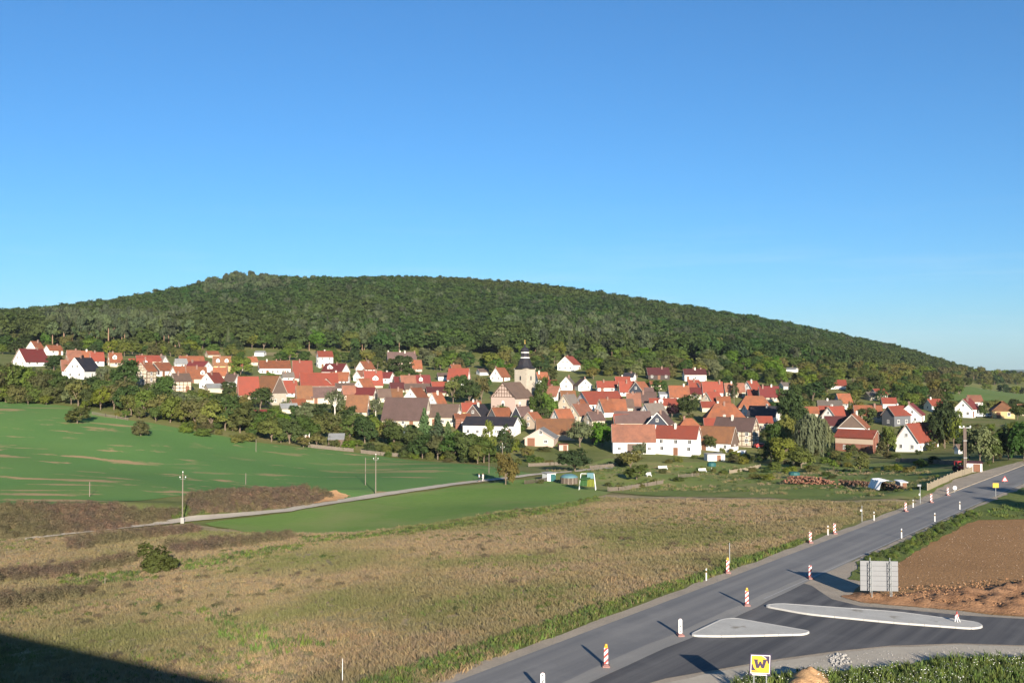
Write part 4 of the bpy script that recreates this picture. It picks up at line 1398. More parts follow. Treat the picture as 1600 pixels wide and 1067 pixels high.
H_(556, 570, 586, 565, 576, 583, 'L', 'orange', 'white', 'white gable with orange roof highest in the centre-left cluster')
H_(552, 564, 573, 579, 588, 597, 'L', 'salmon', 'white', 'narrow white gable with one round dark window')
H_(567, 571, 598, 580, 600, 606, 'L', 'red', 'cream', 'large orange-red roof with a triangular white dormer', 'the roof with triangular white dormer', dm=1, dw=2.6, dmx=0.1)
H_(553, 568, 585, 592, 605, 611, 'L', 'orange', 'white', 'white gable with orange roof below the round-window gable')
H_(595, 609, 617, 582, 590, 599, 'R', 'crimson', 'white', 'small crimson roof with white right gable under the brown house on the slope')
H_(608, 611, 632, 598, 608, 613, 'L', 'maroon', 'cream', 'dark maroon flat-looking roof left of the salmon roof', None, ch=0)
H_(549, 583, 590, 606, 617, 624, 'R', 'crimson', 'cream', 'wide crimson roof with cream right gable, centre left', 'the wide crimson roof', ch=0)
H_(534, 537, 551, 603, 616, 624, 'L', 'salmon', 'pink', 'faded pinkish roof left of the wide crimson roof', None, ch=0)
H_(523, 526, 560, 599, 606, 611, 'L', 'brown', 'white', 'low brown roof strip above the wide crimson roof', None, ch=0)
H_(541, 573, 578, 618, 641, 650, 'R', 'rust', 'cream', 'rust-coloured barn roof right of the birch', 'the rust-coloured barn', ch=0, cat='barn')
H_(589, 592, 606, 608, 620, 628, 'L', 'brown', 'cream', 'brown left half of the long two-tone roof above the big mauve barn', None, ch=0)
H_(605, 607, 629, 608, 620, 628, 'L', 'rust', 'cream', 'orange-brown right half of the long two-tone roof above the big mauve barn')
H_(437, 441, 465, 631, 638, 646, 'L', 'zinc', 'cream', 'small shed with pale corrugated roof below the old barn', None, ch=0, cat='shed')
H_(394, 397, 417, 641, 650, 655, 'L', 'crimson', 'wood', 'low shed with bright crimson roof in the hedge', None, ch=0, cat='shed', win=0)
# ---- centre
H_(604, 607, 650, 550.5, 564, 575, 'L', 'mauve', 'pink', 'big mauve-roofed house with four white chimneys on the slope', 'the mauve house on the slope', ch=4, chx=(-0.95, -0.1, 0.25, 0.95))
H_(642, 645, 656, 563, 575, 581, 'L', 'orange', 'pink', 'small orange annexe at the right end of the mauve house on the slope', None, ch=0)
H_(702, 707, 719, 570, 577, 583, 'L', 'orange', 'white', 'little orange roof with white gable behind the big orange-red roof, centre')
H_(699, 730, 735, 576, 592, 601, 'R', 'red', 'white', 'big orange-red roof with white gable above the church trees', 'the big roof above the church trees', ch=0)
H_(683, 685, 698, 583, 588, 594, 'L', 'brown', 'white', 'small low house with brown roof left of the big roof above the church trees', None, ch=0)
H_(744, 750, 757, 576.5, 581, 586, 'L', 'brown', 'white', 'tiny white-gabled hut among trees left of the church spire', None, ch=0)
H_(766, 783, 797, 575, 588, 596, 'L', 'orange', 'white', 'white house with orange roof immediately left of the church tower', 'the white house left of the tower')
H_(624, 628, 650, 587, 599, 606, 'L', 'salmon', 'cream', 'salmon roof in the centre right of the dark maroon roof', None)
H_(648, 652, 673, 586.5, 599, 605, 'L', 'crimson', 'white', 'crimson roof with small white dormers in the centre', 'the crimson roof in the centre', dm=1, dmx=-0.2)
H_(631, 634, 672, 600, 608, 613, 'L', 'brown', 'cream', 'broad low brown roof under the crimson roof in the centre', None, ch=1)
H_(673, 676, 700, 597, 604, 607, 'L', 'red', 'cream', 'orange-red roof left of the church trees', None, ch=0)
H_(664, 668, 701, 605, 613, 619, 'L', 'maroon', 'cream', 'dark red roof touching the church trees on the left', None, ch=0)
H_(631, 652, 669, 607, 621, 628, 'L', 'orange', 'white', 'white gable with orange roof above the big mauve barn', 'the white gable above the mauve barn')
H_(667, 684, 698, 614, 631, 638, 'L', 'orange', 'white', 'white gable with orange roof at the right end of the big mauve barn')
H_(597, 663, 675, 622, 655, 666, 'R', 'mauve', 'cream', 'biggest mauve-brown barn roof above the spruces', 'the biggest mauve barn', ch=0, cat='barn', a=1.6)
H_(645, 712, 722, 632, 651, 664, 'R', 'brown', 'cream', 'long brown barn roof behind the tall spruce tops', 'the long brown barn', ch=0, cat='barn', a=1.8)
H_(631, 653, 662, 639.5, 654, 664, 'L', 'mauve', 'white', 'pale grey cross gable in front of the biggest mauve barn', None, ch=0, gm='grey')
H_(726, 729, 752, 627.5, 633, 639, 'L', 'orange', 'white', 'thin orange roof strip left of the church nave', None, ch=2)
H_(720, 723, 738, 630, 642, 650, 'L', 'red', 'yellow', 'bright red roof between brown barn and dark slate gable', None, ch=0)
H_(727, 751, 768, 633, 649, 658, 'L', 'black', 'mauve', 'dark boarded gable with white window and black roof below the church', 'the dark gable below the church', gwin=1)
H_(709, 712, 735, 647, 653, 669, 'L', 'orange', 'brick', 'red brick timbered house with narrow orange roof left of the black roof', 'the red brick timbered house', tim=2)
H_(762, 776, 802, 638, 652, 661, 'L', 'orange', 'grey', 'orange roof with bluish grey gable in front of the church', 'the grey-blue gable before the church', gm='grey')
H_(723, 802, 814, 652, 664, 682, 'R', 'black', 'white', 'long white house with jet black roof below the church', 'the long black roof', ch=0, a=2.4, oh=0.5, bbm=MFRAME)
H_(799, 815, 833, 636, 652, 662, 'L', 'mauve', 'white', 'slate-blue pointed gable with pinkish roof below the tower', 'the slate-blue gable below the tower', gm='slate', gdrop=1.5, bbm=MFRAME)
H_(815, 836, 848, 645, 658, 670, 'L', 'orange', 'buff', 'orange roof with buff gable right of the slate-blue gable', None)
# ---- right of the church
H_(871, 895, 907, 557, 569, 579, 'L', 'red', 'white', 'white gabled house with orange-red roof high at the wood edge right of the spire', 'the white house high right of the spire')
H_(875, 894, 899, 589, 600, 609, 'L', 'grey', 'white', 'narrow white gable with grey roof, left one of a pair')
H_(897, 904, 925, 592, 602, 610, 'R', 'brown', 'white', 'white gable with brown roof, right one of a pair', 'the pair of white gables', a=0.9)
H_(931, 934, 964, 596, 605, 614, 'L', 'red', 'white', 'long white cottage with red roof right of the two white gables', 'the long white cottage')
H_(974, 989, 994, 583, 589, 597, 'R', 'slate', 'white', 'small white house with grey slate roof right of the red chimney roofs')
H_(960, 963, 985, 589, 599, 606, 'L', 'red', 'cream', 'orange-red roof behind the long white cottage', None, ch=1)
H_(966, 969, 992, 596, 611, 618, 'L', 'red', 'white', 'orange-red roof left of the slate gable with white window')
H_(983, 1004, 1017, 597, 611, 619, 'L', 'orange', 'slate', 'dark slate gable with one white window under a bright orange roof', 'the slate gable under the bright orange roof', gm='slate', gwin=1)
H_(836, 841, 846, 582, 592, 602, 'L', 'orange', 'white', 'sliver of orange roof and white gable immediately right of the tower', None)
H_(851, 854, 868, 594, 602, 607, 'L', 'crimson', 'cream', 'small crimson roof in the trees right of the tower', None, ch=0)
H_(855, 869, 879, 604, 618, 626, 'R', 'salmon', 'white', 'faded orange roof with white right gable right of the tower', 'the faded orange roof right of the tower')
H_(874, 878, 900, 611, 621, 627, 'L', 'rust', 'cream', 'rust-brown roof between the tower trees and the long red roof', None, ch=0)
H_(872, 890, 906, 617, 632, 641, 'L', 'grey', 'cream', 'cream gable with grey-brown roof left of the long red roof')
H_(897, 921, 977, 612, 631, 640, 'L', 'red', 'white', 'longest red and orange roof with white gable right of the church', 'the longest red roof', ch=0, a=0.9)
H_(930, 944, 959, 624, 642, 651, 'L', 'orange', 'white', 'orange roof with white lower wall below the longest red roof')
H_(950, 956, 979, 624, 641, 648, 'L', 'orange', 'white', 'bright orange roof with white verge stripe below the longest red roof', None, bbm=MFRAME, ch=0)
H_(966, 970, 986, 624, 636, 644, 'L', 'brown', 'cream', 'brown roof right of the white verge stripe', None, ch=0)
H_(978, 981, 999, 615, 635, 642, 'L', 'salmon', 'cream', 'orange-red weathered roof with white chimney, right of longest red roof', None)
H_(992, 996, 1026, 613, 628, 636, 'L', 'mauve', 'cream', 'grey-mauve roof with white skylight left of the purple tree', None, ch=1)
H_(884, 905, 928, 632, 648, 659, 'L', 'salmon', 'cream', 'salmon roof on tall cream house below the longest red roof', 'the salmon roof on the cream house')
H_(860, 874, 897, 640, 655, 663, 'L', 'orange', 'white', 'brightest orange roof with white gable right of the church trees', 'the brightest orange roof')
H_(912, 925, 945, 644, 656, 665, 'L', 'mauve', 'cream', 'cream gable with grey-mauve roof above the bright green tree')
H_(958, 963, 1017, 643, 660, 668, 'L', 'mauve', 'cream', 'long purple-grey roof behind the large orange barn', 'the long purple-grey roof', ch=0)
H_(957, 961, 978, 648, 662, 669, 'L', 'red', 'cream', 'red roof at the left end of the long purple-grey roof', None, ch=0)
H_(987, 991, 1011, 651, 660, 667, 'L', 'orange', 'cream', 'orange roof left of the slate gable behind the large orange barn', None)
H_(999, 1016, 1042, 631, 647, 657, 'L', 'grey', 'white', 'grey-brown roof with white gable left of the purple tree', None)
H_(1011, 1042, 1050, 645, 662, 673, 'L', 'mauve', 'white', 'black slate gable with white edges and round window above the barn', 'the black slate gable with round window', gm='slate', gdrop=0.3, bbm=MFRAME, L=12, gwin=1)
H_(836, 840, 898, 655, 677, 686, 'L', 'rust', 'cream', 'long rust-brown barn roof behind the pink garage house', 'the long rust-brown barn', ch=0, cat='barn')
H_(955, 958, 1023, 664, 689, 707, 'L', 'salmon', 'white', 'large orange barn with white walls and dark open bays', 'the large orange barn', ch=0, cat='barn', win=0)
# ---- right centre
H_(1009, 1013, 1046, 575, 585, 593, 'L', 'maroon', 'darkwood', 'dark brown chalet with maroon roof at the wood edge', 'the dark brown chalet', ch=2)
H_(1066, 1070, 1103, 577, 585, 595, 'L', 'maroon', 'white', 'white house with maroon roof and chimneys at the wood edge', 'the white house with maroon roof', ch=3)
H_(1072, 1078, 1093, 594, 606, 612, 'L', 'red', 'white', 'red roof with white front below the maroon-roofed white house', None)
H_(1086, 1096, 1106, 598, 607, 613, 'L', 'red', 'white', 'small white gable among the red roofs right of centre')
H_(1096, 1099, 1129, 597, 612, 622, 'L', 'red', 'white', 'large orange-red house with cross gable and white right wall', 'the large red house with cross gable', dm=0)
H_(1095, 1112, 1130, 613, 627, 634, 'L', 'red', 'cream', 'cream front gable with yellow triangle under red roof')
H_(1043, 1047, 1077, 603, 619, 627, 'L', 'orange', 'white', 'orange roof above the tall dark tree right of centre', 'the orange roof above the dark tree', ch=1)
H_(1028, 1031, 1056, 614, 616, 626, 'L', 'zinc', 'white', 'flat white building left of the tall dark tree', None, ch=0)
H_(1013, 1016, 1058, 623, 633, 640, 'L', 'red', 'cream', 'red roofs with small white dormer left of the tall dark tree', None, dm=1)
H_(1130, 1134, 1163, 599, 611, 620, 'L', 'salmon', 'cream', 'salmon-orange roof with cream walls right of the large red house', None)
H_(1160, 1175, 1189, 596, 608, 616, 'L', 'red', 'white', 'white gable with red roof at the upper right of the village', 'the white gable upper right')
H_(1184, 1188, 1217, 604, 619, 627, 'L', 'crimson', 'cream', 'wide two-tone crimson roof left of the big right-hand trees', 'the wide crimson roof on the right', ch=2)
H_(1216, 1224, 1228, 598, 603, 608, 'L', 'grey', 'white', 'tiny white gable by the trees right of the wide crimson roof', None, ch=0)
H_(1150, 1154, 1205, 619, 636, 642, 'L', 'orange', 'cream', 'very large orange hipped roof above the dark grey roof', 'the very large orange hipped roof', hip=3.0, ch=0)
H_(1158, 1169, 1176, 632, 642, 650, 'L', 'orange', 'white', 'white gable left of the dark grey roof', None, ch=0)
H_(1168, 1210, 1219, 635, 650, 658, 'R', 'slate', 'white', 'white-gabled house with dark grey slate roof', 'the dark grey slate roof')
H_(1098, 1104, 1163, 631, 652, 663, 'L', 'orange', 'white', 'large orange half-hipped roof with small skylights, right centre', 'the large orange half-hipped roof', hip=3.5, ch=2)
H_(1099, 1101, 1118, 654, 665, 671, 'L', 'red', 'cream', 'small red roof above the rust-brown farmhouse', None, ch=0)
H_(1056, 1061, 1095, 654, 667, 674, 'L', 'orange', 'cream', 'orange hipped roof behind the white farmhouse', 'the orange hipped roof behind the farmhouse', hip=2.5, ch=1)
H_(1115, 1174, 1186, 653, 672, 698, 'R', 'mauve', 'timber', 'half-timbered cream house with long mauve roof by the dark trees', 'the half-timbered house on the right', tim=1, a=2.0, ch=2)
H_(1023, 1087, 1095, 666, 684, 712, 'R', 'red', 'white', 'large white two-storey farmhouse with bright red roof at the gardens', 'the large white farmhouse', a=2.0, ch=2, sp=3.4)
H_(1092, 1141, 1153, 667, 690, 706, 'R', 'rust', 'white', 'rust-brown roof over white wall with grey boarded gable', 'the rust-brown roof by the farmhouse', gm='wood', gdrop=1.5, a=1.8, ch=0)
# ---- right
H_(1232, 1243, 1247, 575, 577, 581, 'R', 'zinc', 'white', 'low white hut high in the orchard slope', None, ch=0, cat='shed')
H_(1295, 1298, 1321, 594, 602, 607, 'L', 'red', 'white', 'red roofs hidden in trees below the orchard slope on the right', None)
H_(1303, 1312, 1321, 615.5, 629, 639, 'L', 'orange', 'white', 'steep narrow orange roof with white right wall behind the grey roof', None, ch=0)
H_(1276, 1279, 1314, 626, 636, 644, 'L', 'grey', 'cream', 'grey-brown roof right of the big trees', None, ch=1)
H_(1278, 1280, 1292, 635, 646, 653, 'L', 'red', 'cream', 'red roof stub left of the white gable above the brick barn', None, ch=0)
H_(1284, 1304, 1325, 636, 650, 657, 'L', 'red', 'white', 'white gable with red roof above the wooden gable on the right', 'the white gable above the wooden one')
H_(1287, 1290, 1326, 651, 664, 674, 'L', 'maroon', 'cream', 'dull red-brown roof left of the wooden gable', None, ch=0)
H_(1310, 1350, 1358, 648, 668, 678, 'L', 'orange', 'white', 'wide grey wooden gable with orange roof behind the brick barn', 'the wide wooden gable', gm='wood', gdrop=0.0, L=13)
H_(1307, 1363, 1374, 672, 683, 708, 'R', 'red', 'brick', 'red brick barn with pale band under its eaves', 'the red brick barn', a=2.0, ch=0, cat='barn', sp=4.0, ww=0.7)
H_(1332, 1336, 1376, 634, 648, 658, 'L', 'orange', 'cream', 'bright orange roof behind the tree right of the wooden gable', 'the orange roof right of the wooden gable', ch=1)
H_(1358, 1370, 1377, 608, 616, 623, 'L', 'red', 'white', 'white gabled cottage with red roof on the far slope', 'the cottage on the far slope', ch=0)
H_(1350, 1358, 1364, 613, 618, 625, 'L', 'grey', 'cream', 'cream annexe left of the white cottage on the far slope', None, ch=0)
H_(1378, 1396, 1403, 635, 648, 665, 'L', 'red', 'grey', 'grey slate-hung gable with two white windows', 'the grey slate-hung gable', gm='grey', gdrop=3.5, L=11)
H_(1393, 1396, 1412, 635, 646, 656, 'L', 'crimson', 'white', 'crimson roof joining the grey slate gable and the wide white gable', None, ch=0)
H_(1403, 1437, 1444, 632, 648, 661, 'L', 'crimson', 'white', 'wide white gable with orange-edged roof behind the roadside white house', 'the wide white gable behind', L=12)
H_(1443, 1455, 1465, 624, 633, 642, 'L', 'red', 'white', 'white wall and red roof left of the dark roadside trees', None)
H_(1399, 1432, 1462, 663, 689, 704, 'L', 'red', 'white', 'white house with orange-red roof and four gable windows nearest the road', 'the white house nearest the road', ch=1, a=1.2, chx=(-0.05,))
H_(1508, 1515, 1528, 618, 627, 636, 'L', 'salmon', 'white', 'salmon roof behind the white house right of the dark trees', None, ch=0)
H_(1492, 1517, 1529, 624, 638, 652, 'L', 'crimson', 'white', 'white house with dark pink roof right of the dark roadside trees', 'the white house with dark pink roof', a=1.0)
H_(1545, 1550, 1581, 627, 641, 653, 'L', 'rust', 'yellow', 'brown pyramid-roofed house at the far right edge', 'the pyramid-roofed house', hip=4.2, ch=0, wmin=8)
H_(1490, 1496, 1500, 695, 700, 709, 'L', 'brown', 'white', 'little garden hut with brown roof by the willow at the road', None, ch=0, cat='shed', win=0, wmin=1.6)
# half hidden roofs between the others
H_(1014, 1017, 1034, 596, 601, 608, 'L', 'orange', 'cream', 'thin orange roof right of the orange-roofed slate gable', None, ch=0)
H_(990, 993, 1014, 636, 645, 653, 'L', 'mauve', 'cream', 'grey-mauve roof left of the black slate gable, behind the orange stub', None, ch=0)
H_(1074, 1077, 1092, 606, 615, 623, 'L', 'crimson', 'cream', 'small crimson roof right of the orange roof above the dark tree', None, ch=0)
H_(1166, 1169, 1184, 609, 617, 624, 'L', 'red', 'cream', 'small red roof below the white gable at the upper right', None, ch=0)
H_(1180, 1183, 1204, 651, 660, 669, 'L', 'red', 'cream', 'red roof between the dark grey slate roof and the timbered house', None, ch=0)
H_(1094, 1097, 1113, 628, 636, 643, 'L', 'red', 'cream', 'small red roof just above the large half-hipped orange roof', None, ch=0)
H_(614, 617, 634, 589, 598, 605, 'L', 'crimson', 'cream', 'narrow crimson roof left of the salmon roof in the centre', None, ch=0)
H_(452, 459, 471, 624, 632, 639, 'L', 'orange', 'cream', 'small orange gable roof right of the old barn foot', None, ch=0)
H_(272, 276, 291, 561, 568, 575, 'L', 'zinc', 'white', 'small pale grey roof behind the left crimson roof with white gable', None, ch=0, cat='shed')
H_(1588, 1591, 1607, 632, 640, 649, 'L', 'rust', 'cream', 'rust-coloured roof cut off by the right edge of the photo', None, ch=0)
H_(1000, 1003, 1020, 606, 612, 619, 'L', 'mauve', 'white', 'brownish roof right of the slate gable with white window', None, ch=0)
H_(655, 658, 676, 622, 630, 637, 'L', 'orange', 'cream', 'small orange roof between the two white gables by the mauve barn', None, ch=0)
H_(905, 908, 926, 624, 633, 640, 'L', 'orange', 'cream', 'orange roof strip in front of the longest red roof', None, ch=0)
H_(1118, 1121, 1137, 620, 629, 636, 'L', 'orange', 'cream', 'orange roof right of the cream front gable', None, ch=0)
H_(1255, 1258, 1276, 636, 645, 652, 'L', 'orange', 'cream', 'orange roof glimpsed left of the grey-brown roof by the big trees', None, ch=0)
H_(1376, 1379, 1394, 622, 630, 637, 'L', 'red', 'white', 'small red roof above the grey slate-hung gable', None, ch=0)
H_(360, 363, 379, 566, 574, 581, 'L', 'orange', 'cream', 'orange roof between the ochre house and the long white row', None, ch=0)
# pink garage house with its door
g = H_(820, 865, 873, 671, 684, 696, 'L', 'zinc', 'pink', 'pink gabled garage house with reddish door in front of the rust barn', 'the pink garage house', L=11, ch=0, win=0, cat='garage')
def face_parts(hrec, items):
    """doors / windows on a house's seen gable ('g') or long side ('f'): (where, u, z, w, h, kind)"""
    root, W, L = hrec[0], hrec[7], hrec[8]
    for wh, u, z, w, h, kd in items:
        if wh == 'g':
            gx = -1 if hrec[12] == 'L' else 1
            x, y, rz = gx * L / 2, -gx * u * W * -1 if gx > 0 else -u * W, gx * math.pi / 2
        else:
            x, y, rz = u * L, -W / 2, 0
        if kd == 'w': window(root, x, y, z, rz, w, h)
        else: door(root, x, y, z, rz, w, h, MW['wood'] if kd == 'b' else None, 'barn_door' if kd == 'b' else 'door')
face_parts(HOUSES[-1] + ('L',), [('g', -0.28, 0.1, 2.0, 2.3, 'd'), ('g', 0.05, 4.2, 1.0, 1.3, 'w'), ('g', 0.22, 1.5, 1.1, 0.9, 'w')])
for rec in HOUSES:
    if rec[5] == 'the large orange barn':
        face_parts(rec + ('L',), [('f', -0.03, 0.1, 3.0, 2.6, 'b'), ('f', 0.17, 0.1, 2.6, 2.6, 'b'), ('f', -0.35, 1.4, 1.0, 0.9, 'w'), ('f', 0.36, 1.4, 1.0, 0.9, 'w')])

# pale band under the eaves of the brick barn
for rec in HOUSES:
    if rec[5] == 'the red brick barn':
        m = MB(); L, W, he = rec[8], rec[7], rec[9]
        m.box(-L / 2 - 0.02, L / 2 + 0.02, -W / 2 - 0.03, -W / 2 + 0.05, he * 0.56, he * 0.86)
        m.build('wall_band', MW['buff'], rec[0])

# ------------------------------------------------------------------ church
def church():
    p = hit(800, 648)
    D = p.y
    s = D / FPX
    th = R(52)
    gp, lp = 38 * s, 29 * s
    W = gp / math.sin(th); L = lp / math.cos(th)
    ax, _ = ray(800, 575)
    e = Vector((math.cos(th), math.sin(th)))
    agm, _ = ray(786, 575)
    gpos = Vector((agm * D, D))
    c = gpos + e * (L / 2)
    yaw = math.atan2(e.y, e.x)
    zr, ze = at(786, 598, D).z, at(805, 620.5, c.y - 3).z
    zb = min(tz(c.x, c.y), at(786, 648, D).z) - 0.3
    root = empty('church', (c.x, c.y, zb), yaw)
    tag(root, 'village church with stone tower, black onion spire and half-timbered gable', 'church')
    he, hr = ze - zb, zr - zb
    x, y = L / 2, W / 2
    m = MB()
    m.face([(-x, -y, -2), (x, -y, -2), (x, -y, he), (-x, -y, he)]); m.face([(x, y, -2), (-x, y, -2), (-x, y, he), (x, y, he)])
    m.face([(x, -y, -2), (x, y, -2), (x, y, he), (x, 0, hr), (x, -y, he)]); m.face([(-x, y, -2), (-x, -y, -2), (-x, -y, he), (-x, 0, hr), (-x, y, he)])
    nave = m.build('nave_wall', MW['pink'], root)
    r = MB(); sl = (hr - he) / y; oh = 0.5; xa = x + 0.35
    ey, ez = y + oh, he - sl * oh
    vs = []
    for sx in (-xa, xa):
        vs += [(sx, -ey, ez), (sx, 0, hr), (sx, ey, ez), (sx, -ey, ez + 0.2), (sx, 0, hr + 0.24), (sx, ey, ez + 0.2)]
    r.poly(vs, ((3, 9, 10, 4), (4, 10, 11, 5), (0, 1, 7, 6), (1, 2, 8, 7), (0, 6, 9, 3), (2, 5, 11, 8), (0, 3, 4, 1), (1, 4, 5, 2), (6, 7, 10, 9), (7, 8, 11, 10)))
    r.build('nave_roof', MR['brown'], root)
    timber_frame(root, L, W, 0, he, hr, -1, False, True, True)
    # arched window in the gable wall, tall windows on the side
    def arch(parent, xx, yy, z, rz, w, h, name='church_window'):
        f = MB(); n = 8
        prof = [(-w / 2, 0), (w / 2, 0)] + [(w / 2 * math.cos(math.pi * k / n), h - w / 2 + w / 2 * math.sin(math.pi * k / n)) for k in range(n + 1)]
        f.face([(a, -0.05, b) for a, b in prof]); 
        for i in range(len(prof)):
            a, b = prof[i], prof[(i + 1) % len(prof)]
            f.face([(a[0], -0.05, a[1]), (a[0], 0.0, a[1]), (b[0], 0.0, b[1]), (b[0], -0.05, b[1])])
        o = f.build(name, MW['stone'] if name == 'bell_opening' else MFRAME, parent); o.location = (xx, yy, z); o.rotation_euler = (0, 0, rz)
        q = MB(); k_ = 0.72
        q.face([(a * k_, -0.06, 0.12 + b * 0.93 * k_ + 0.02) for a, b in prof])
        q.build('pane', MGLASS, o)
    arch(root, -x, 0, he * 0.35, -math.pi / 2, 1.3, 3.2)
    for u in (-0.25, 0.25): arch(root, u * L, -y, he * 0.35, 0, 1.1, 2.8)
    # tower
    T = 31.5 * s / (math.sin(th) + math.cos(th)) * 1.06
    tx = x + T / 2 - 0.6
    zt = at(819, 575.5, c.y + e.y * tx).z - zb
    m = MB()
    h = T / 2
    m.box(tx - h, tx + h, -h, h, -2, zt)
    m.box(tx - h - 0.12, tx + h + 0.12, -h - 0.12, h + 0.12, zt - 7.6, zt - 7.3)
    m.box(tx - h - 0.18, tx + h + 0.18, -h - 0.18, h + 0.18, zt - 0.35, zt + 0.003)
    tw = m.build('tower', MW['stone'], root)
    arch(tw, tx - h, 0, zt - 4.6, -math.pi / 2, 1.0, 2.4, 'bell_opening')
    arch(tw, tx, -h, zt - 4.6, 0, 1.0, 2.4, 'bell_opening')
    arch(tw, tx, -h, zt - 10.5, 0, 0.6, 1.2, 'bell_opening')
    k = s * 1.03
    def ringz(yp): return at(819, yp, c.y + e.y * tx).z - zb
    sp = MB()
    sp.lathe([(h * 1.48, zt), (h * 1.40, zt + 0.15), (12.2 * k, ringz(572)), (10.6 * k, ringz(567)), (8.6 * k, ringz(562)), (6.8 * k, ringz(559.8))], 8, (tx, 0), rot=math.pi / 8)
    sp.build('spire_skirt', MR['black'], root)
    w1 = MB(); w1.lathe([(6.6 * k, ringz(560)), (7.6 * k, ringz(559.6)), (7.6 * k, ringz(558.2)), (6.4 * k, ringz(558))], 8, (tx, 0), rot=math.pi / 8); w1.build('cornice', MFRAME, root)
    ln = MB()
    for q in range(8):
        a = math.pi / 8 + q * math.pi / 4
        ln.tube([(tx + 5.4 * k * math.cos(a), 5.4 * k * math.sin(a), ringz(558)), (tx + 5.4 * k * math.cos(a), 5.4 * k * math.sin(a), ringz(551.5))], 0.95 * k, 6)
    ln.lathe([(4.2 * k, ringz(558)), (4.2 * k, ringz(551.5))], 8, (tx, 0))
    ln.build('lantern', MR['slate'], root)
    w2 = MB(); w2.lathe([(5.8 * k, ringz(551.8)), (6.7 * k, ringz(551.4)), (6.7 * k, ringz(550.1)), (6.2 * k, ringz(550))], 8, (tx, 0), rot=math.pi / 8); w2.build('cornice', MFRAME, root)
    dm = MB(); dm.lathe([(6.4 * k, ringz(550)), (7.0 * k, ringz(548)), (6.4 * k, ringz(545.8)), (4.4 * k, ringz(543.8)), (2.2 * k, ringz(542.2)), (1.1 * k, ringz(540.5)), (0.6 * k, ringz(537))], 12, (tx, 0)); dm.build('onion_dome', MR['black'], root, True)
    fi = MB()
    zz = ringz(536.5)
    fi.tube([(tx, 0, ringz(538)), (tx, 0, ringz(531))], 0.09, 6)
    fi.lathe([(0.05, zz - 0.3), (0.3, zz - 0.1), (0.32, zz + 0.1), (0.05, zz + 0.35)], 10, (tx, 0))
    fi.bar((tx - 0.45, 0, ringz(532.6)), (tx + 0.45, 0, ringz(532.6)), 0.08)
    fi.build('finial', m_plain('gilt', (0.65, 0.42, 0.12), 0.4, 0.1, 2, 0.5, 0.6), root)
    HOUSES.append((root, 767, 834, 535, 648, 'the church', c.y, W, L, he, hr - he, c))
church()
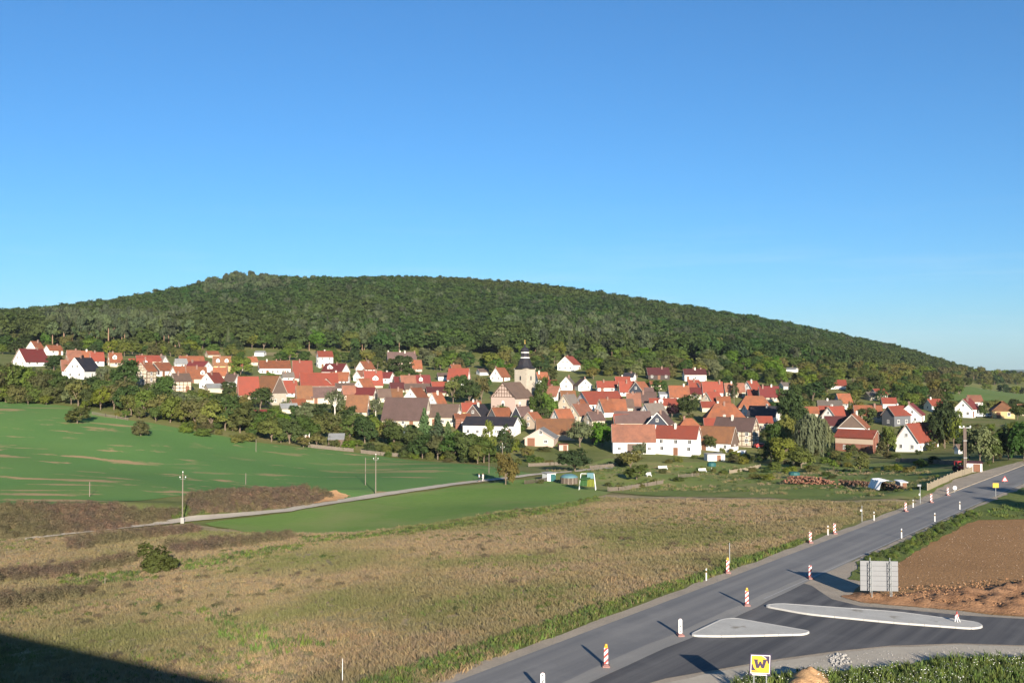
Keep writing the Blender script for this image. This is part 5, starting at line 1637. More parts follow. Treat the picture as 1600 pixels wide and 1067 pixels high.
# ------------------------------------------------------------------ trees and shrubs one by one
TL = [
 # hedge belt on the left
 (-15,628,62,50,'o'),(12,626,60,46,'b'),(40,622,55,42,'b'),(65,623,50,40,'o'),(86,622,46,36,'d'),(28,630,34,34,'x'),(55,630,32,34,'s'),(80,630,30,32,'x'),
 (105,627,40,38,'b'),(122,634,46,42,'o'),(142,631,46,42,'d'),(160,636,46,42,'b'),(178,640,46,38,'o'),(196,644,46,42,'d'),
 (200,612,54,46,'d'),(254,632,48,46,'f'),(226,652,46,42,'b'),(246,656,42,42,'o'),(266,660,44,40,'b'),(286,663,40,42,'b'),(305,668,50,46,'o'),(330,671,54,52,'o'),(352,672,60,46,'d'),
 (375,676,52,48,'b'),(396,676,44,38,'b'),(412,680,42,40,'d'),(121,662,28,40,'b'),(220,681,27,27,'x'),
 (358,616,22,26,'d'),(407,640,38,38,'d'),(376,588,34,34,'b'),(160,604,34,22,'g'),(172,606,28,24,'o'),(84,578,26,30,'d'),(95,588,20,20,'s'),
 (305,640,30,32,'a'),(325,644,26,28,'b'),(300,622,16,18,'s'),(318,628,22,26,'o'),(345,640,28,32,'b'),(380,645,30,32,'o'),
 # gardens below the left centre
 (424,690,42,40,'b'),(440,678,34,34,'f'),(452,693,44,42,'b'),(476,690,42,42,'d'),(500,688,46,44,'b'),(521,676,34,34,'o'),(547,686,42,38,'b'),(570,692,46,40,'d'),
 (523,656,50,36,'i'),(500,662,34,34,'d'),(478,660,34,30,'g'),(462,655,24,22,'d'),(545,664,32,30,'d'),(587,658,38,24,'i'),(600,690,32,28,'o'),(616,700,46,36,'d'),(560,668,26,26,'f'),(440,664,24,24,'a'),
 (430,656,22,26,'b'),(420,662,22,24,'o'),(580,676,30,30,'b'),
 # hedge in the centre
 (607,692,44,32,'o'),(633,692,30,17,'u'),(645,706,42,34,'b'),(663,697,60,38,'c'),(684,700,56,40,'c'),(700,704,46,34,'c'),(660,716,40,40,'d'),(684,718,42,44,'o'),(708,719,46,44,'d'),(732,721,50,46,'b'),(756,723,44,40,'d'),
 (763,720,62,30,'k'),(790,708,44,28,'n'),(746,724,36,38,'b'),(790,758,55,37,'y'),(813,674,27,22,'m'),(803,706,24,20,'s'),(640,714,22,30,'m'),
 # round the church
 (708,630,46,32,'o'),(733,632,42,34,'d'),(752,629,46,30,'o'),(722,622,40,32,'d'),(845,644,60,24,'d'),(856,653,42,28,'b'),(846,660,26,26,'d'),(835,648,34,18,'m'),
 (868,612,20,18,'b'),(845,590,30,30,'d'),(858,596,24,26,'b'),(627,586,34,40,'d'),(614,582,24,24,'b'),(640,594,20,26,'f'),
 # right of the church
 (906,698,44,38,'g'),(941,698,42,36,'f'),(930,690,26,22,'d'),(898,737,38,50,'d'),(985,732,30,42,'o'),(1000,716,26,24,'g'),(995,750,26,38,'b'),(970,728,18,22,'x'),
 (1076,656,44,38,'d'),(1030,614,22,26,'d'),(1050,654,26,22,'r'),(1016,606,14,18,'b'),(1110,704,26,22,'b'),(1137,702,18,15,'b'),(1154,602,18,20,'b'),(1134,618,18,16,'m'),
 (1000,640,12,14,'s'),(1148,622,26,14,'n'),
 # big trees right of centre
 (1232,668,66,44,'d'),(1212,706,50,36,'d'),(1228,700,60,36,'o'),(1246,690,58,40,'d'),(1266,716,72,56,'w'),(1284,706,54,34,'w'),(1225,724,44,46,'b'),(1205,722,34,34,'d'),(1252,732,36,40,'b'),(1240,640,44,36,'d'),
 (1270,628,34,38,'d'),(1292,614,28,32,'d'),(1262,612,30,30,'b'),(1248,620,36,28,'o'),(1312,642,18,16,'n'),(1327,650,24,12,'c'),(1335,632,26,26,'b'),(1300,632,18,20,'m'),
 (1352,668,34,36,'b'),(1388,706,44,26,'b'),(1378,712,26,22,'o'),(1344,738,30,28,'o'),(1330,712,20,20,'b'),(1395,652,12,16,'m'),
 (1476,700,80,46,'d'),(1464,694,58,30,'b'),(1456,704,20,16,'s'),(1490,700,62,34,'b'),(1531,724,64,48,'g'),(1515,716,50,30,'b'),(1552,722,48,30,'b'),(1576,718,56,40,'d'),(1600,722,66,46,'d'),(1572,700,40,16,'c'),(1620,716,60,50,'b'),
 (1437,628,28,28,'d'),(1420,616,22,24,'b'),(1465,640,22,24,'b'),(1535,652,24,14,'n'),(1480,628,18,22,'d'),(1558,652,10,14,'m'),(1590,656,26,24,'d'),(1378,628,22,20,'n'),(1605,650,22,24,'b'),
 (1436,710,9,12,'s'),(1400,716,9,16,'s'),(1460,724,14,20,'m'),(1440,728,12,20,'m'),(1405,736,12,16,'l'),(1388,735,10,14,'s'),(1420,738,11,20,'x'),(1370,738,10,12,'s'),
 # shrubs of the gardens
 (1165,718,12,16,'s'),(1190,722,14,20,'f'),(1210,734,16,22,'s'),(1175,738,10,14,'x'),(1060,722,10,16,'l'),(1045,724,9,14,'x'),(1088,742,9,14,'x'),(1100,736,8,12,'l'),(1130,742,10,16,'s'),(1150,738,9,14,'l'),(1060,752,9,20,'s'),
 (1290,744,9,16,'m'),(1300,748,8,14,'s'),(1180,748,10,18,'x'),(1200,750,12,22,'s'),(1232,740,12,22,'b'),(1000,762,9,18,'x'),(1020,756,8,14,'s'),(970,766,10,16,'x'),(950,760,8,12,'s'),(858,726,9,16,'x'),(842,722,10,16,'s'),(851,705,9,24,'x'),(878,702,9,14,'x'),
 (845,756,8,10,'x'),(1035,740,9,12,'x'),(1085,716,7,12,'s'),(1115,738,8,10,'x'),(1315,720,12,18,'s'),(1290,724,12,20,'s'),(1270,738,14,22,'x'),(1350,716,12,14,'l'),(1300,712,14,20,'m'),(1325,730,10,16,'l'),
 # lone bush in the scrub and stragglers by the field
 (246,894,49,53,'j'),(700,722,8,14,'x'),(630,712,10,18,'m'),(590,706,14,20,'s'),(558,698,12,18,'b'),(536,692,14,18,'s'),
 (390,690,16,22,'x'),(290,676,18,22,'s'),(370,692,16,20,'x'),(318,682,16,24,'s'),
]
for a in TL: tree(*a)

# orchards and gardens on the slope between the roofs and the wood
hrects = [(h[1] - 1, h[2] + 1, h[3] - 1, h[4], h[6]) for h in HOUSES]
hpos = [(h[11].x, h[11].y, 0.55 * max(h[7], h[8])) for h in HOUSES]
tpos = [tuple(t[0][:2]) for t in PLAN]
def try_tree(px, py, hp, wp, code, cover=0.05):
    p = hit(px, py)
    for x, y, r in hpos:
        if (p.x - x) ** 2 + (p.y - y) ** 2 < (r + wp * p.y / FPX * 0.35) ** 2: return False
    for x, y in tpos:
        if (p.x - x) ** 2 + (p.y - y) ** 2 < (wp * p.y / FPX * 0.55) ** 2: return False
    x0, x1, y0, y1 = px - wp / 2, px + wp / 2, py - hp, py
    for a, b, c, d, D in hrects:
        if D < p.y: continue
        ov = max(0, min(x1, b) - max(x0, a)) * max(0, min(y1, d) - max(y0, c))
        if ov > cover * (b - a) * (d - c): return False
    tree(px, py, hp, wp, code)
    tpos.append((p.x, p.y))
    return True
r2 = random.Random(21)
def band(n, x0, x1, yf0, yf1, hrange, codes, cover=0.05, tries=14):
    c = 0
    for k in range(n * tries):
        if c >= n: break
        px = r2.uniform(x0, x1)
        py = r2.uniform(yf0(px), yf1(px))
        h = r2.uniform(*hrange)
        if try_tree(px, py, h, h * r2.uniform(0.85, 1.2), r2.choice(codes), cover): c += 1
ip = lambda xs, ys: (lambda x: float(np.interp(x, xs, ys)))
up0 = ip([0, 400, 600, 1000, 1200, 1400, 1600], [545, 552, 556, 566, 574, 588, 604])
up1 = ip([0, 200, 420, 600, 1000, 1230, 1400, 1600], [556, 562, 566, 585, 594, 600, 612, 622])
band(64, -10, 600, up0, up1, (16, 28), 'bbodda')
band(105, 600, 1240, up0, up1, (18, 32), 'bbbodfg')
band(120, 1200, 1500, ip([1200, 1500], [566, 590]), ip([1200, 1380, 1500], [604, 616, 618]), (13, 24), 'babodxax')
band(55, 1480, 1640, ip([1480, 1640], [584, 588]), ip([1480, 1540, 1640], [610, 603, 601]), (10, 18), 'bodbx')
# between the houses
band(70, 140, 1240, ip([140, 600, 1240], [566, 580, 590]), ip([140, 400, 600, 820, 1240], [610, 640, 670, 690, 690]), (11, 24), 'abodsmxf', 0.06, 30)
# the hedge belts, filled up
band(60, -20, 430, ip([-20, 100, 200, 300, 430], [590, 602, 622, 640, 655]), ip([-20, 100, 200, 300, 430], [628, 632, 652, 670, 688]), (20, 40), 'bodbaog', 0.10, 30)
band(44, -20, 430, ip([-20, 100, 200, 300, 430], [618, 622, 640, 658, 676]), ip([-20, 100, 200, 300, 430], [631, 636, 656, 674, 692]), (10, 20), 'sxsaxm', 0.10, 30)
band(40, 600, 775, ip([600, 775], [700, 716]), ip([600, 700, 775], [715, 721, 728]), (10, 20), 'smxss', 0.2, 30)
# low growth along the foot of the village
band(60, 400, 830, ip([400, 600, 830], [650, 668, 690]), ip([400, 600, 760, 830], [692, 712, 724, 728]), (10, 24), 'absoxfm', 0.10, 20)
band(40, 1100, 1560, ip([1100, 1560], [696, 690]), ip([1100, 1300, 1560], [740, 742, 730]), (7, 16), 'sxaml', 0.06, 20)
band(46, 1240, 1500, ip([1240, 1500], [616, 626]), ip([1240, 1500], [690, 700]), (14, 30), 'dbbodmsx', 0.09, 30)
band(26, 1500, 1640, ip([1500, 1640], [640, 640]), ip([1500, 1640], [700, 700]), (10, 22), 'bbodsx', 0.05, 20)
# trees beyond the right edge, whose shade falls over the road
for x, y, h, w, c in ((74, 112, 10, 7, 'b'), (84, 122, 11, 8, 'd'), (96, 130, 10, 8, 'b'), (108, 142, 12, 9, 'd'), (120, 152, 12, 9, 'b'), (116, 176, 12, 10, 'd'), (126, 184, 12, 10, 'b'), (134, 200, 13, 10, 'd'), (140, 214, 12, 10, 'b')):
    q = project((x, y, 0))
    PLAN.append((Vector((x, y, 0)), h, w, c, q[0], q[1], h * FPX / y, w * FPX / y))

# front row of the wood, tree by tree
r3 = random.Random(5)
def front_row():
    edge = ip([-40, 100, 220, 400, 600, 800, 1000, 1100, 1200, 1300], [540, 542, 543, 544, 548, 552, 558, 562, 566, 570])
    px = -30.0
    while px < 1250:
        pine = (90 < px < 215) or (640 < px < 700 and r3.random() < 0.4) or (840 < px < 1010 and r3.random() < 0.6)
        h = r3.uniform(26, 40) if pine else r3.uniform(24, 36)
        code = ('p' if px < 300 else r3.choice('cp')) if pine else r3.choice('bbdofg')
        py = edge(px) + r3.uniform(-3, 3)
        ok = try_tree(px, py, h, h * (0.5 if pine else 0.8), code, 0.10)
        px += r3.uniform(9, 14) if pine else r3.uniform(14, 21)
front_row()
# the nearest and largest become single trees; the small rest of the slope is one mass
def plant_all():
    byname = {}
    for q in PLAN: byname.setdefault(TK[q[3]][0], []).append(q)
    rest = []
    for nm, lst in byname.items():
        lst.sort(key=lambda q: -q[6] * q[7])
        for q in lst[:290]: TREES.append((tree_at(q[0], q[1], q[2], q[3]), q[4], q[5], q[6], q[7], q[3]))
        rest += lst[290:]
    print('trees', {k: len(v) for k, v in byname.items()}, 'rest', len(rest))
    if rest:
        codes = sorted(set(q[3] for q in rest))
        pr, tr = [], []
        for c in codes:
            for v in range(2):
                a, b = proto(c, v); pr.append(a); tr.append(b)
        rs = np.random.RandomState(9)
        pos = np.array([tuple(q[0]) for q in rest]); n = len(rest)
        scl = np.array([(q[2], q[2], q[1]) for q in rest])
        rot = np.stack([np.zeros(n), np.zeros(n), rs.uniform(0, 6.28, n)], 1)
        idx = np.array([codes.index(q[3]) * 2 + rs.randint(2) for q in rest])
        scatter('slope_trees', pos, scl, rot, idx, pr)
        scatter('slope_tree_stems', pos, scl, rot, idx, tr)
plant_all()

# ------------------------------------------------------------------ the far wood on the hill, uncountable
def far_wood():
    rs = np.random.RandomState(3)
    protos = [crown_mesh('clump', 40 + k, ML['wood1']) for k in range(6)] + [crown_mesh('pine', 60 + k, ML['wood2'], 0.9) for k in range(2)] + [crown_mesh('conifer', 70, ML['wood2'])]
    # stems under the pines
    step = 7.6
    xs = np.arange(-1150, 1500, step); ys = np.arange(480, 1560, step)
    X, Y = np.meshgrid(xs, ys)
    X = X + rs.uniform(-3, 3, X.shape); Y = Y + rs.uniform(-3, 3, Y.shape)
    X, Y = X.ravel(), Y.ravel()
    px = PXC + FPX * X / Y
    k = (px > -420) & (px < 1720)
    X, Y, px = X[k], Y[k], px[k]
    Z = terrain(X, Y)
    py = HORIZON - (Z - CAMH) / Y * FPX
    lo = np.interp(px, [-200, 0, 220, 400, 600, 800, 1000, 1100, 1200, 1300, 1400, 1480, 1540, 1600], [540, 541, 544, 546, 552, 557, 563, 568, 572, 577, 582, 586, 587, 587])
    far_ok = Y < np.interp(px, [-200, 0, 375, 830, 1200, 1560, 1720], [960, 1010, 1170, 1270, 1370, 1460, 1460])
    k = (py < lo) & (Y > 520) & far_ok
    n1 = np.sin(X * 0.021 + 1.3 * np.sin(Y * 0.013)) + np.sin(Y * 0.017 + X * 0.008)
    # orchards thin out to the right
    thin = rs.uniform(size=len(X)) < np.interp(px, [1150, 1300, 1450, 1550], [1.0, 0.8, 0.55, 0.6])
    k &= thin
    X, Y, Z, px, py, n1 = X[k], Y[k], Z[k], px[k], py[k], n1[k]
    n = len(X)
    u = rs.uniform(size=n)
    pine = ((px > 60) & (px < 300) & (py > 505) & (u < 0.75)) | ((px > 320) & (px < 450) & (py < 475) & (u < 0.8)) | ((px > 440) & (px < 640) & (py > 505) & (u < 0.35)) | ((px > 830) & (px < 1020) & (py > 520) & (u < 0.5)) | (u < 0.05)
    idx = np.where(pine, rs.choice([6, 7, 6, 7, 8], n), rs.randint(0, 6, n))
    h = np.where(pine, rs.uniform(11, 17, n), rs.uniform(9, 16.5, n)) * (1 + 0.06 * n1)
    h = h * np.interp(px, [1150, 1400, 1500, 1560], [1, 0.72, 0.55, 0.42])
    w = np.where(idx == 8, h * 0.45, np.where(pine, h * rs.uniform(0.5, 0.7, n), h * rs.uniform(0.82, 1.15, n)))
    scl = np.stack([w, w, h], 1)
    rot = np.stack([np.zeros(n), np.zeros(n), rs.uniform(0, 6.28, n)], 1)
    scatter('far_wood', np.stack([X, Y, Z - 0.4], 1), scl, rot, idx, protos)
    # stems
    st = MB(); st.tube([(0, 0, -0.05), (0, 0, 0.7)], [0.022, 0.014], 5)
    sm = st.mesh('stem', MPINEBARK)
    kk = pine | (py > lo[k][:n] - 14 if False else pine)
    scatter('far_wood_stems', np.stack([X[kk], Y[kk], Z[kk] - 0.4], 1), np.stack([h[kk], h[kk], h[kk]], 1), rot[kk], np.zeros(kk.sum(), int), [sm])
    print('wood', n)
far_wood()

# ------------------------------------------------------------------ ground cover, uncountable
def cover(name, poly, dens, protos, hmin, hmax, seed, near=None, wide=1.0, patch=None, flat=None):
    X, Y, rs = fill_points(poly, dens, seed, near)
    if patch is not None:
        k = patch(X, Y, rs)
        X, Y = X[k], Y[k]
    n = len(X)
    Z = terrain(X, Y) + 0.04 if flat is None else np.full(n, flat)
    h = rs.uniform(hmin, hmax, n)
    f = np.maximum(1.0, Y / 110.0) if near else np.ones(n)
    w = h * wide * rs.uniform(0.8, 1.3, n) * f
    scatter(name, np.stack([X, Y, Z], 1), np.stack([w, w, h], 1), np.stack([rs.normal(0, 0.06, n), rs.normal(0, 0.06, n), rs.uniform(0, 6.28, n)], 1), rs.randint(0, len(protos), n), protos)
    return n
tan = [tuft_mesh('straw', s, ML['tan'], 20, 1.0, 0.075, 0.55, 0.6) for s in range(4)]
grn = [tuft_mesh('weed', s + 20, ML['weed'], 16, 1.0, 0.11, 0.45, 0.5) for s in range(3)]
scr = [dome_mesh('scrub', s + 3, ML['scrub'], 560, 0.045) for s in range(3)]
wds = [dome_mesh('weeds', s + 13, ML['weed'], 420, 0.062) for s in range(3)]
drypoly = pxpoly([(-60, 845), (60, 842), (300, 828), (340, 832), (470, 834), (560, 832), (690, 816), (840, 794), (940, 778), (1050, 780), (1200, 782), (1330, 786), (1400, 785), (1425, 787)]) \
    + gpoly([(1300, 827), (1203, 860), (1100, 899), (1000, 937), (850, 997), (750, 1038), (660, 1078)]) + [(-8, 52), (-45, 54), (-80, 68), (-105, 100)]
gn = lambda X, Y, f: np.sin(X * f + 1.7 * np.sin(Y * f * 0.8)) * np.sin(Y * f * 1.3 + 1.2 * np.sin(X * f * 0.7))
cover('dry_grass', drypoly, 6.0, tan, 0.16, 0.40, 1, 95, 1.7)
cover('green_weeds', drypoly, 1.6, grn, 0.16, 0.38, 2, 95, 1.5, lambda X, Y, rs: gn(X, Y, 0.13) + 0.5 * gn(X, Y, 0.41) + rs.normal(0, 0.2, len(X)) > 0.52)
cover('dark_weeds', drypoly, 0.10, scr, 0.25, 0.6, 5, None, 2.0, lambda X, Y, rs: gn(X, Y, 0.09) + rs.normal(0, 0.4, len(X)) > 0.3)
cover('green_clumps', drypoly, 0.10, wds, 0.2, 0.45, 6, None, 2.6, lambda X, Y, rs: gn(X + 31, Y, 0.11) + rs.normal(0, 0.3, len(X)) > 0.4)
# brown dead weeds on the banks and strips
def stripes(lst, w=1.0):
    return [pxpoly(p) for p in lst]
for i, pl in enumerate(stripes([
    [(-60, 792), (60, 790), (180, 790), (280, 800), (270, 812), (180, 828), (60, 840), (-60, 845)],
    [(290, 776), (400, 766), (490, 766), (520, 776), (480, 790), (380, 800), (300, 806)],
    [(100, 845), (220, 832), (300, 824), (318, 832), (200, 846), (110, 862)],
    [(260, 852), (330, 846), (450, 836), (462, 842), (360, 858), (270, 866)],
    [(-60, 900), (120, 884), (220, 868), (216, 880), (120, 900), (-60, 916)],
    [(-60, 938), (80, 926), (152, 918), (140, 932), (60, 948), (-60, 962)]])):
    cover('dead_weeds', pl, 2.2 if i < 2 else 1.8, scr, 0.7, 1.35 if i < 2 else 1.2, 30 + i, None, 1.25)
for i, pl in enumerate([pxpoly([(240, 800), (330, 786), (340, 800), (260, 812)]), pxpoly([(90, 900), (230, 895), (250, 905), (100, 920)]), pxpoly([(280, 878), (470, 852), (475, 860), (290, 894)]),
                        pxpoly([(470, 840), (560, 836), (700, 820), (860, 794), (930, 776), (940, 782), (860, 802), (700, 828), (560, 843), (475, 850)])]):
    cover('green_scrub', pl, 2.0, grn + wds[:1], 0.25, 0.6, 50 + i, None, 1.6)
cover('garden_weeds', pxpoly([(850, 735), (950, 722), (1000, 728), (1100, 728), (1250, 732), (1400, 728), (1480, 738), (1432, 776), (1330, 774), (1200, 770), (1050, 768), (958, 764)]), 0.22, wds, 0.25, 0.6, 81, None, 1.6, lambda X, Y, rs: gn(X, Y, 0.2) + rs.normal(0, 0.3, len(X)) > 0.1)
cover('garden_stalks', pxpoly([(850, 735), (950, 722), (1000, 728), (1100, 728), (1250, 732), (1400, 728), (1480, 738), (1432, 776), (1330, 780), (1200, 774), (1050, 772), (958, 766)]), 0.5, tan, 0.3, 0.6, 82, None, 1.4, lambda X, Y, rs: gn(X, Y, 0.27) + rs.normal(0, 0.2, len(X)) > 0.45)
# strips beside the road
cover('verge_weeds', [rp(-14, -4.5), rp(10, -4.4), rp(34, -4.4), rp(60, -4.5), rp(60, -5.2), rp(34, -5.9), rp(14, -6.6), rp(-14, -8.0)], 9, grn, 0.2, 0.5, 61, None, 1.3)
cover('verge_weeds', [rp(34, -4.4), rp(110, -4.6), rp(110, -5.6), rp(34, -5.4)], 1.5, tan, 0.12, 0.3, 62, None, 1.6)
cover('verge_weeds', gpoly([(1350, 874), (1412, 848), (1470, 819), (1515, 799), (1530, 806), (1500, 822), (1450, 850), (1400, 878), (1348, 900)]), 3, wds, 0.2, 0.5, 63, None, 1.4)
cover('verge_weeds', gpoly([(1500, 812), (1560, 790), (1700, 786), (1700, 806), (1530, 811)]), 0.8, grn, 0.2, 0.5, 64, None, 1.4)
fl = NT('flower_white'); fl.bsdf((0.7, 0.7, 0.62), 0.8)
def flower_tuft(seed):
    me = tuft_mesh('flowering_weed', seed, ML['weed'], 18, 1.0, 0.07, 0.5, 0.5)
    bm = bmesh.new(); bm.from_mesh(me)
    rs = random.Random(seed)
    for k in range(3):
        a, q, z = rs.uniform(0, 6.28), rs.uniform(0, 0.5), rs.uniform(0.7, 1.1)
        c = Vector((q * math.cos(a), q * math.sin(a), z))
        vs = [bm.verts.new(c + Vector((0.06 * math.cos(t), 0.06 * math.sin(t), 0.03 * math.sin(t * 2)))) for t in (0, 1.26, 2.51, 3.77, 5.03)]
        f = bm.faces.new(vs); f.material_index = 1
    me.materials.append(fl.mat)
    bm.to_mesh(me); bm.free()
    return me
fpoly = gpoly([(1150, 1068), (1180, 1062), (1225, 1058), (1300, 1058), (1400, 1046), (1465, 1035), (1535, 1031), (1700, 1032), (1800, 1090), (1150, 1120)])
cover('flower_weeds', fpoly, 4, [flower_tuft(s) for s in (1, 2)], 0.3, 0.65, 71, None, 1.0, lambda X, Y, rs: gn(X, Y, 0.6) + rs.normal(0, 0.4, len(X)) > -0.1)
cover('verge_weeds', fpoly, 8, grn, 0.3, 0.7, 72, None, 0.9)
cover('verge_weeds', pxpoly([(300, 950), (430, 985), (520, 1010), (420, 1040), (350, 1000)]), 1.0, grn, 0.3, 0.7, 73, None, 1.0)
# ------------------------------------------------------------------ street furniture
M_WHITE = m_plain('white_plastic', (0.6, 0.6, 0.59), 0.5, 0.06, 4, 0.4)
M_BLACK = m_plain('black_plastic', (0.03, 0.03, 0.032), 0.6, 0.2)
M_RUBBER = m_plain('recycled_rubber', (0.24, 0.13, 0.12), 0.9, 0.3)
M_LAMP = m_plain('amber_lamp', (0.5, 0.26, 0.012), 0.35, 0.1, 4, 0.5)
M_ALU = m_plain('aluminium', (0.15, 0.155, 0.165), 0.5, 0.12, 1.5, 0.4, 0.2)
M_GALV = m_plain('galvanised', (0.30, 0.315, 0.315), 0.5, 0.2, 8, 0.4, 0.4)
M_POLEWOOD = m_plain('grey_pole_wood', (0.17, 0.145, 0.115), 0.95, 0.25, 5)
M_DARKPOLE = m_plain('tarred_pole_wood', (0.13, 0.10, 0.085), 0.95, 0.3, 5)
M_BOARD = m_plain('weathered_board', (0.15, 0.125, 0.10), 0.95, 0.35, 3)
M_PORC = m_plain('porcelain', (0.78, 0.78, 0.76), 0.25, 0.05, 3, 0.5)
M_RED = m_plain('red_paint', (0.46, 0.035, 0.03), 0.5, 0.12, 3, 0.4)
M_YELLOW = m_plain('sign_yellow', (0.50, 0.31, 0.010), 0.5, 0.06, 3, 0.4)
M_PURPLE = m_plain('sign_dark_violet', (0.022, 0.010, 0.042), 0.5, 0.1, 3, 0.4)
M_SIGNW = m_plain('sign_white', (0.6, 0.58, 0.57), 0.5, 0.05, 3, 0.4)
M_TYRE = m_plain('tyre', (0.02, 0.02, 0.02), 0.9, 0.2)
M_CONC = m_plain('grey_concrete', (0.27, 0.26, 0.245), 0.9, 0.15, 2)
t = NT('red_white_stripes')
s_ = t.n('ShaderNodeSeparateXYZ'); t.l(t.obj(), s_.inputs[0])
f_ = t.math('FRACT', t.math('MULTIPLY', t.math('ADD', t.math('MULTIPLY', s_.outputs[0], -1.0), s_.outputs[2]), 2.6))
t.bsdf(t.mix(t.math('GREATER_THAN', f_, 0.5), (0.58, 0.57, 0.56), (0.36, 0.045, 0.04)), 0.5, None, 0.4)
M_STRIPE = t.mat

def beacon(px, py, label, lamp=False, back=False, lean=0.0):
    p = g0(px, py)
    root = tag(empty('warning_beacon', (p.x, p.y, 0.03), 0.06 * math.sin(px)), label, 'warning beacon', 'red and white roadworks beacons along the road')
    root.rotation_euler[1] = lean
    m = MB(); m.box(-0.22, 0.22, -0.38, 0.38, 0.0, 0.11); m.box(-0.15, 0.15, -0.25, 0.25, 0.113, 0.16); m.build('foot', M_RUBBER, root)
    m = MB(); n = 10
    prof = [(-0.125, 0.16), (0.125, 0.16)] + [(0.125 * math.cos(math.pi * k / n), 1.05 + 0.11 * math.sin(math.pi * k / n)) for k in range(n + 1)]
    if not back: prof = [(-0.125, 0.16), (0.125, 0.16), (0.125, 1.14), (-0.125, 1.14)]
    N = len(prof)
    m.face([(a, -0.03, b) for a, b in prof]); m.face([(a, 0.03, b) for a, b in reversed(prof)], 1)
    for i in range(N):
        a, b = prof[i], prof[(i + 1) % N]
        m.face([(a[0], 0.03, a[1]), (b[0], 0.03, b[1]), (b[0], -0.03, b[1]), (a[0], -0.03, a[1])], 2)
    if back:
        m.build('panel', [M_WHITE, M_STRIPE, M_RED], root)
        for z in (0.3, 0.65, 1.02):
            b = MB(); b.box(-0.035, 0.035, -0.05, -0.032, z - 0.04, z + 0.04); b.build('bolt', M_BLACK, root)
        b = MB(); b.bar((-0.07, -0.04, 0.55), (0.07, -0.04, 0.75), 0.015, 0.05); b.build('bracket', M_BLACK, root)
    else:
        m.build('panel', [M_STRIPE, M_STRIPE, M_WHITE], root)
    if lamp:
        l = MB(); l.box(-0.10, 0.10, -0.07, 0.07, 1.142, 1.24); l.lathe([(0.09, 1.243), (0.095, 1.30), (0.07, 1.37), (0.02, 1.385)], 10)
        l.build('lamp', M_LAMP, root)
    return root
beacon(848, 1083, 'white-backed beacon cut off by the bottom edge beside the grey road', back=True)
beacon(947, 1041, 'striped beacon with amber lamp nearest the bottom edge', lamp=True)
beacon(1063, 993, 'white-backed round-topped beacon at the tip of the three-cornered island', back=True)
beacon(1167, 946, 'striped beacon with amber lamp left of the long island', lamp=True)
beacon(1266, 904, 'striped beacon without lamp by the billboard shadow')
beacon(1137, 895, 'striped beacon with amber lamp on the left verge by the thin pole', lamp=True)
beacon(1266, 848, 'striped beacon on the left verge just before the reflector pair')
beacon(1304, 834, 'striped beacon close to a white reflector post on the left verge')
beacon(1415, 799, 'striped beacon on the left verge before the grey sign mast')
beacon(1455, 785, 'striped beacon on the left verge just past the grey sign mast')
beacon(1481, 774, 'farthest striped beacon, near the board fence')
# small red-white trestle on the long island
p = g0(1495, 974)
root = tag(empty('warning_trestle', (p.x, p.y, 0.16), 0.4), 'small red and white warning trestle standing on the long traffic island', 'warning trestle')
for s in (-1, 1):
    m = MB(); m.bar((s * 0.12, 0.05, 0), (s * 0.06, 0.0, 0.42), 0.05); m.bar((s * 0.12, -0.2, 0), (s * 0.06, 0.0, 0.42), 0.04); m.build('leg', M_WHITE, root)
m = MB(); m.box(-0.16, 0.16, -0.03, 0.03, 0.24, 0.5); m.build('panel', M_STRIPE, root)
m = MB(); m.bar((0, 0, 0.5), (0.02, 0, 0.72), 0.05); m.build('handle', M_RED, root)

def delineator(px, py, label):
    p = g0(px, py)
    root = tag(empty('delineator_post', (p.x, p.y, 0.02), -0.6), label, 'reflector post', 'white reflector posts along the road')
    m = MB(); q = [(-0.06, -0.05), (0.06, -0.05), (0.0, 0.07)]
    def ring(z, s=1.0): return [(a * s, b * s, z) for a, b in q]
    def prism(mb, z0, z1, s=1.0, top=0.0):
        lo, hi = ring(z0, s), ring(z1, s); hi = [(a, b, z + (top if b > 0 else 0)) for a, b, z in hi]
        mb.poly(lo + hi, ((0, 1, 4, 3), (1, 2, 5, 4), (2, 0, 3, 5), (3, 4, 5), (2, 1, 0)))
    prism(m, 0, 0.70); prism(m, 0.86, 1.02, 1.0, 0.06); m.build('body', M_WHITE, root)
    m = MB(); prism(m, 0.69, 0.87, 1.03); m.build('band', M_BLACK, root)
    m = MB(); m.box(-0.02, 0.02, -0.060, -0.0525, 0.71, 0.85); m.build('reflector', M_LAMP, root)
    return root
for px, py, lb in ((1104, 907, 'white reflector post left of the lamp beacon and thin pole, nearest on the left verge'),
                   (1294, 836, 'white reflector post standing beside a striped beacon on the left verge'),
                   (1366, 813, 'white reflector post between the thin grey pole and the next striped beacon'),
                   (1427, 793, 'white reflector post right at the foot of the grey sign mast'),
                   (1409, 841, 'nearest white reflector post on the right side of the road'),
                   (1461, 815, 'middle white reflector post on the right side of the road'),
                   (1500, 796, 'farthest white reflector post on the right side by the shaded asphalt')):
    delineator(px, py, lb)

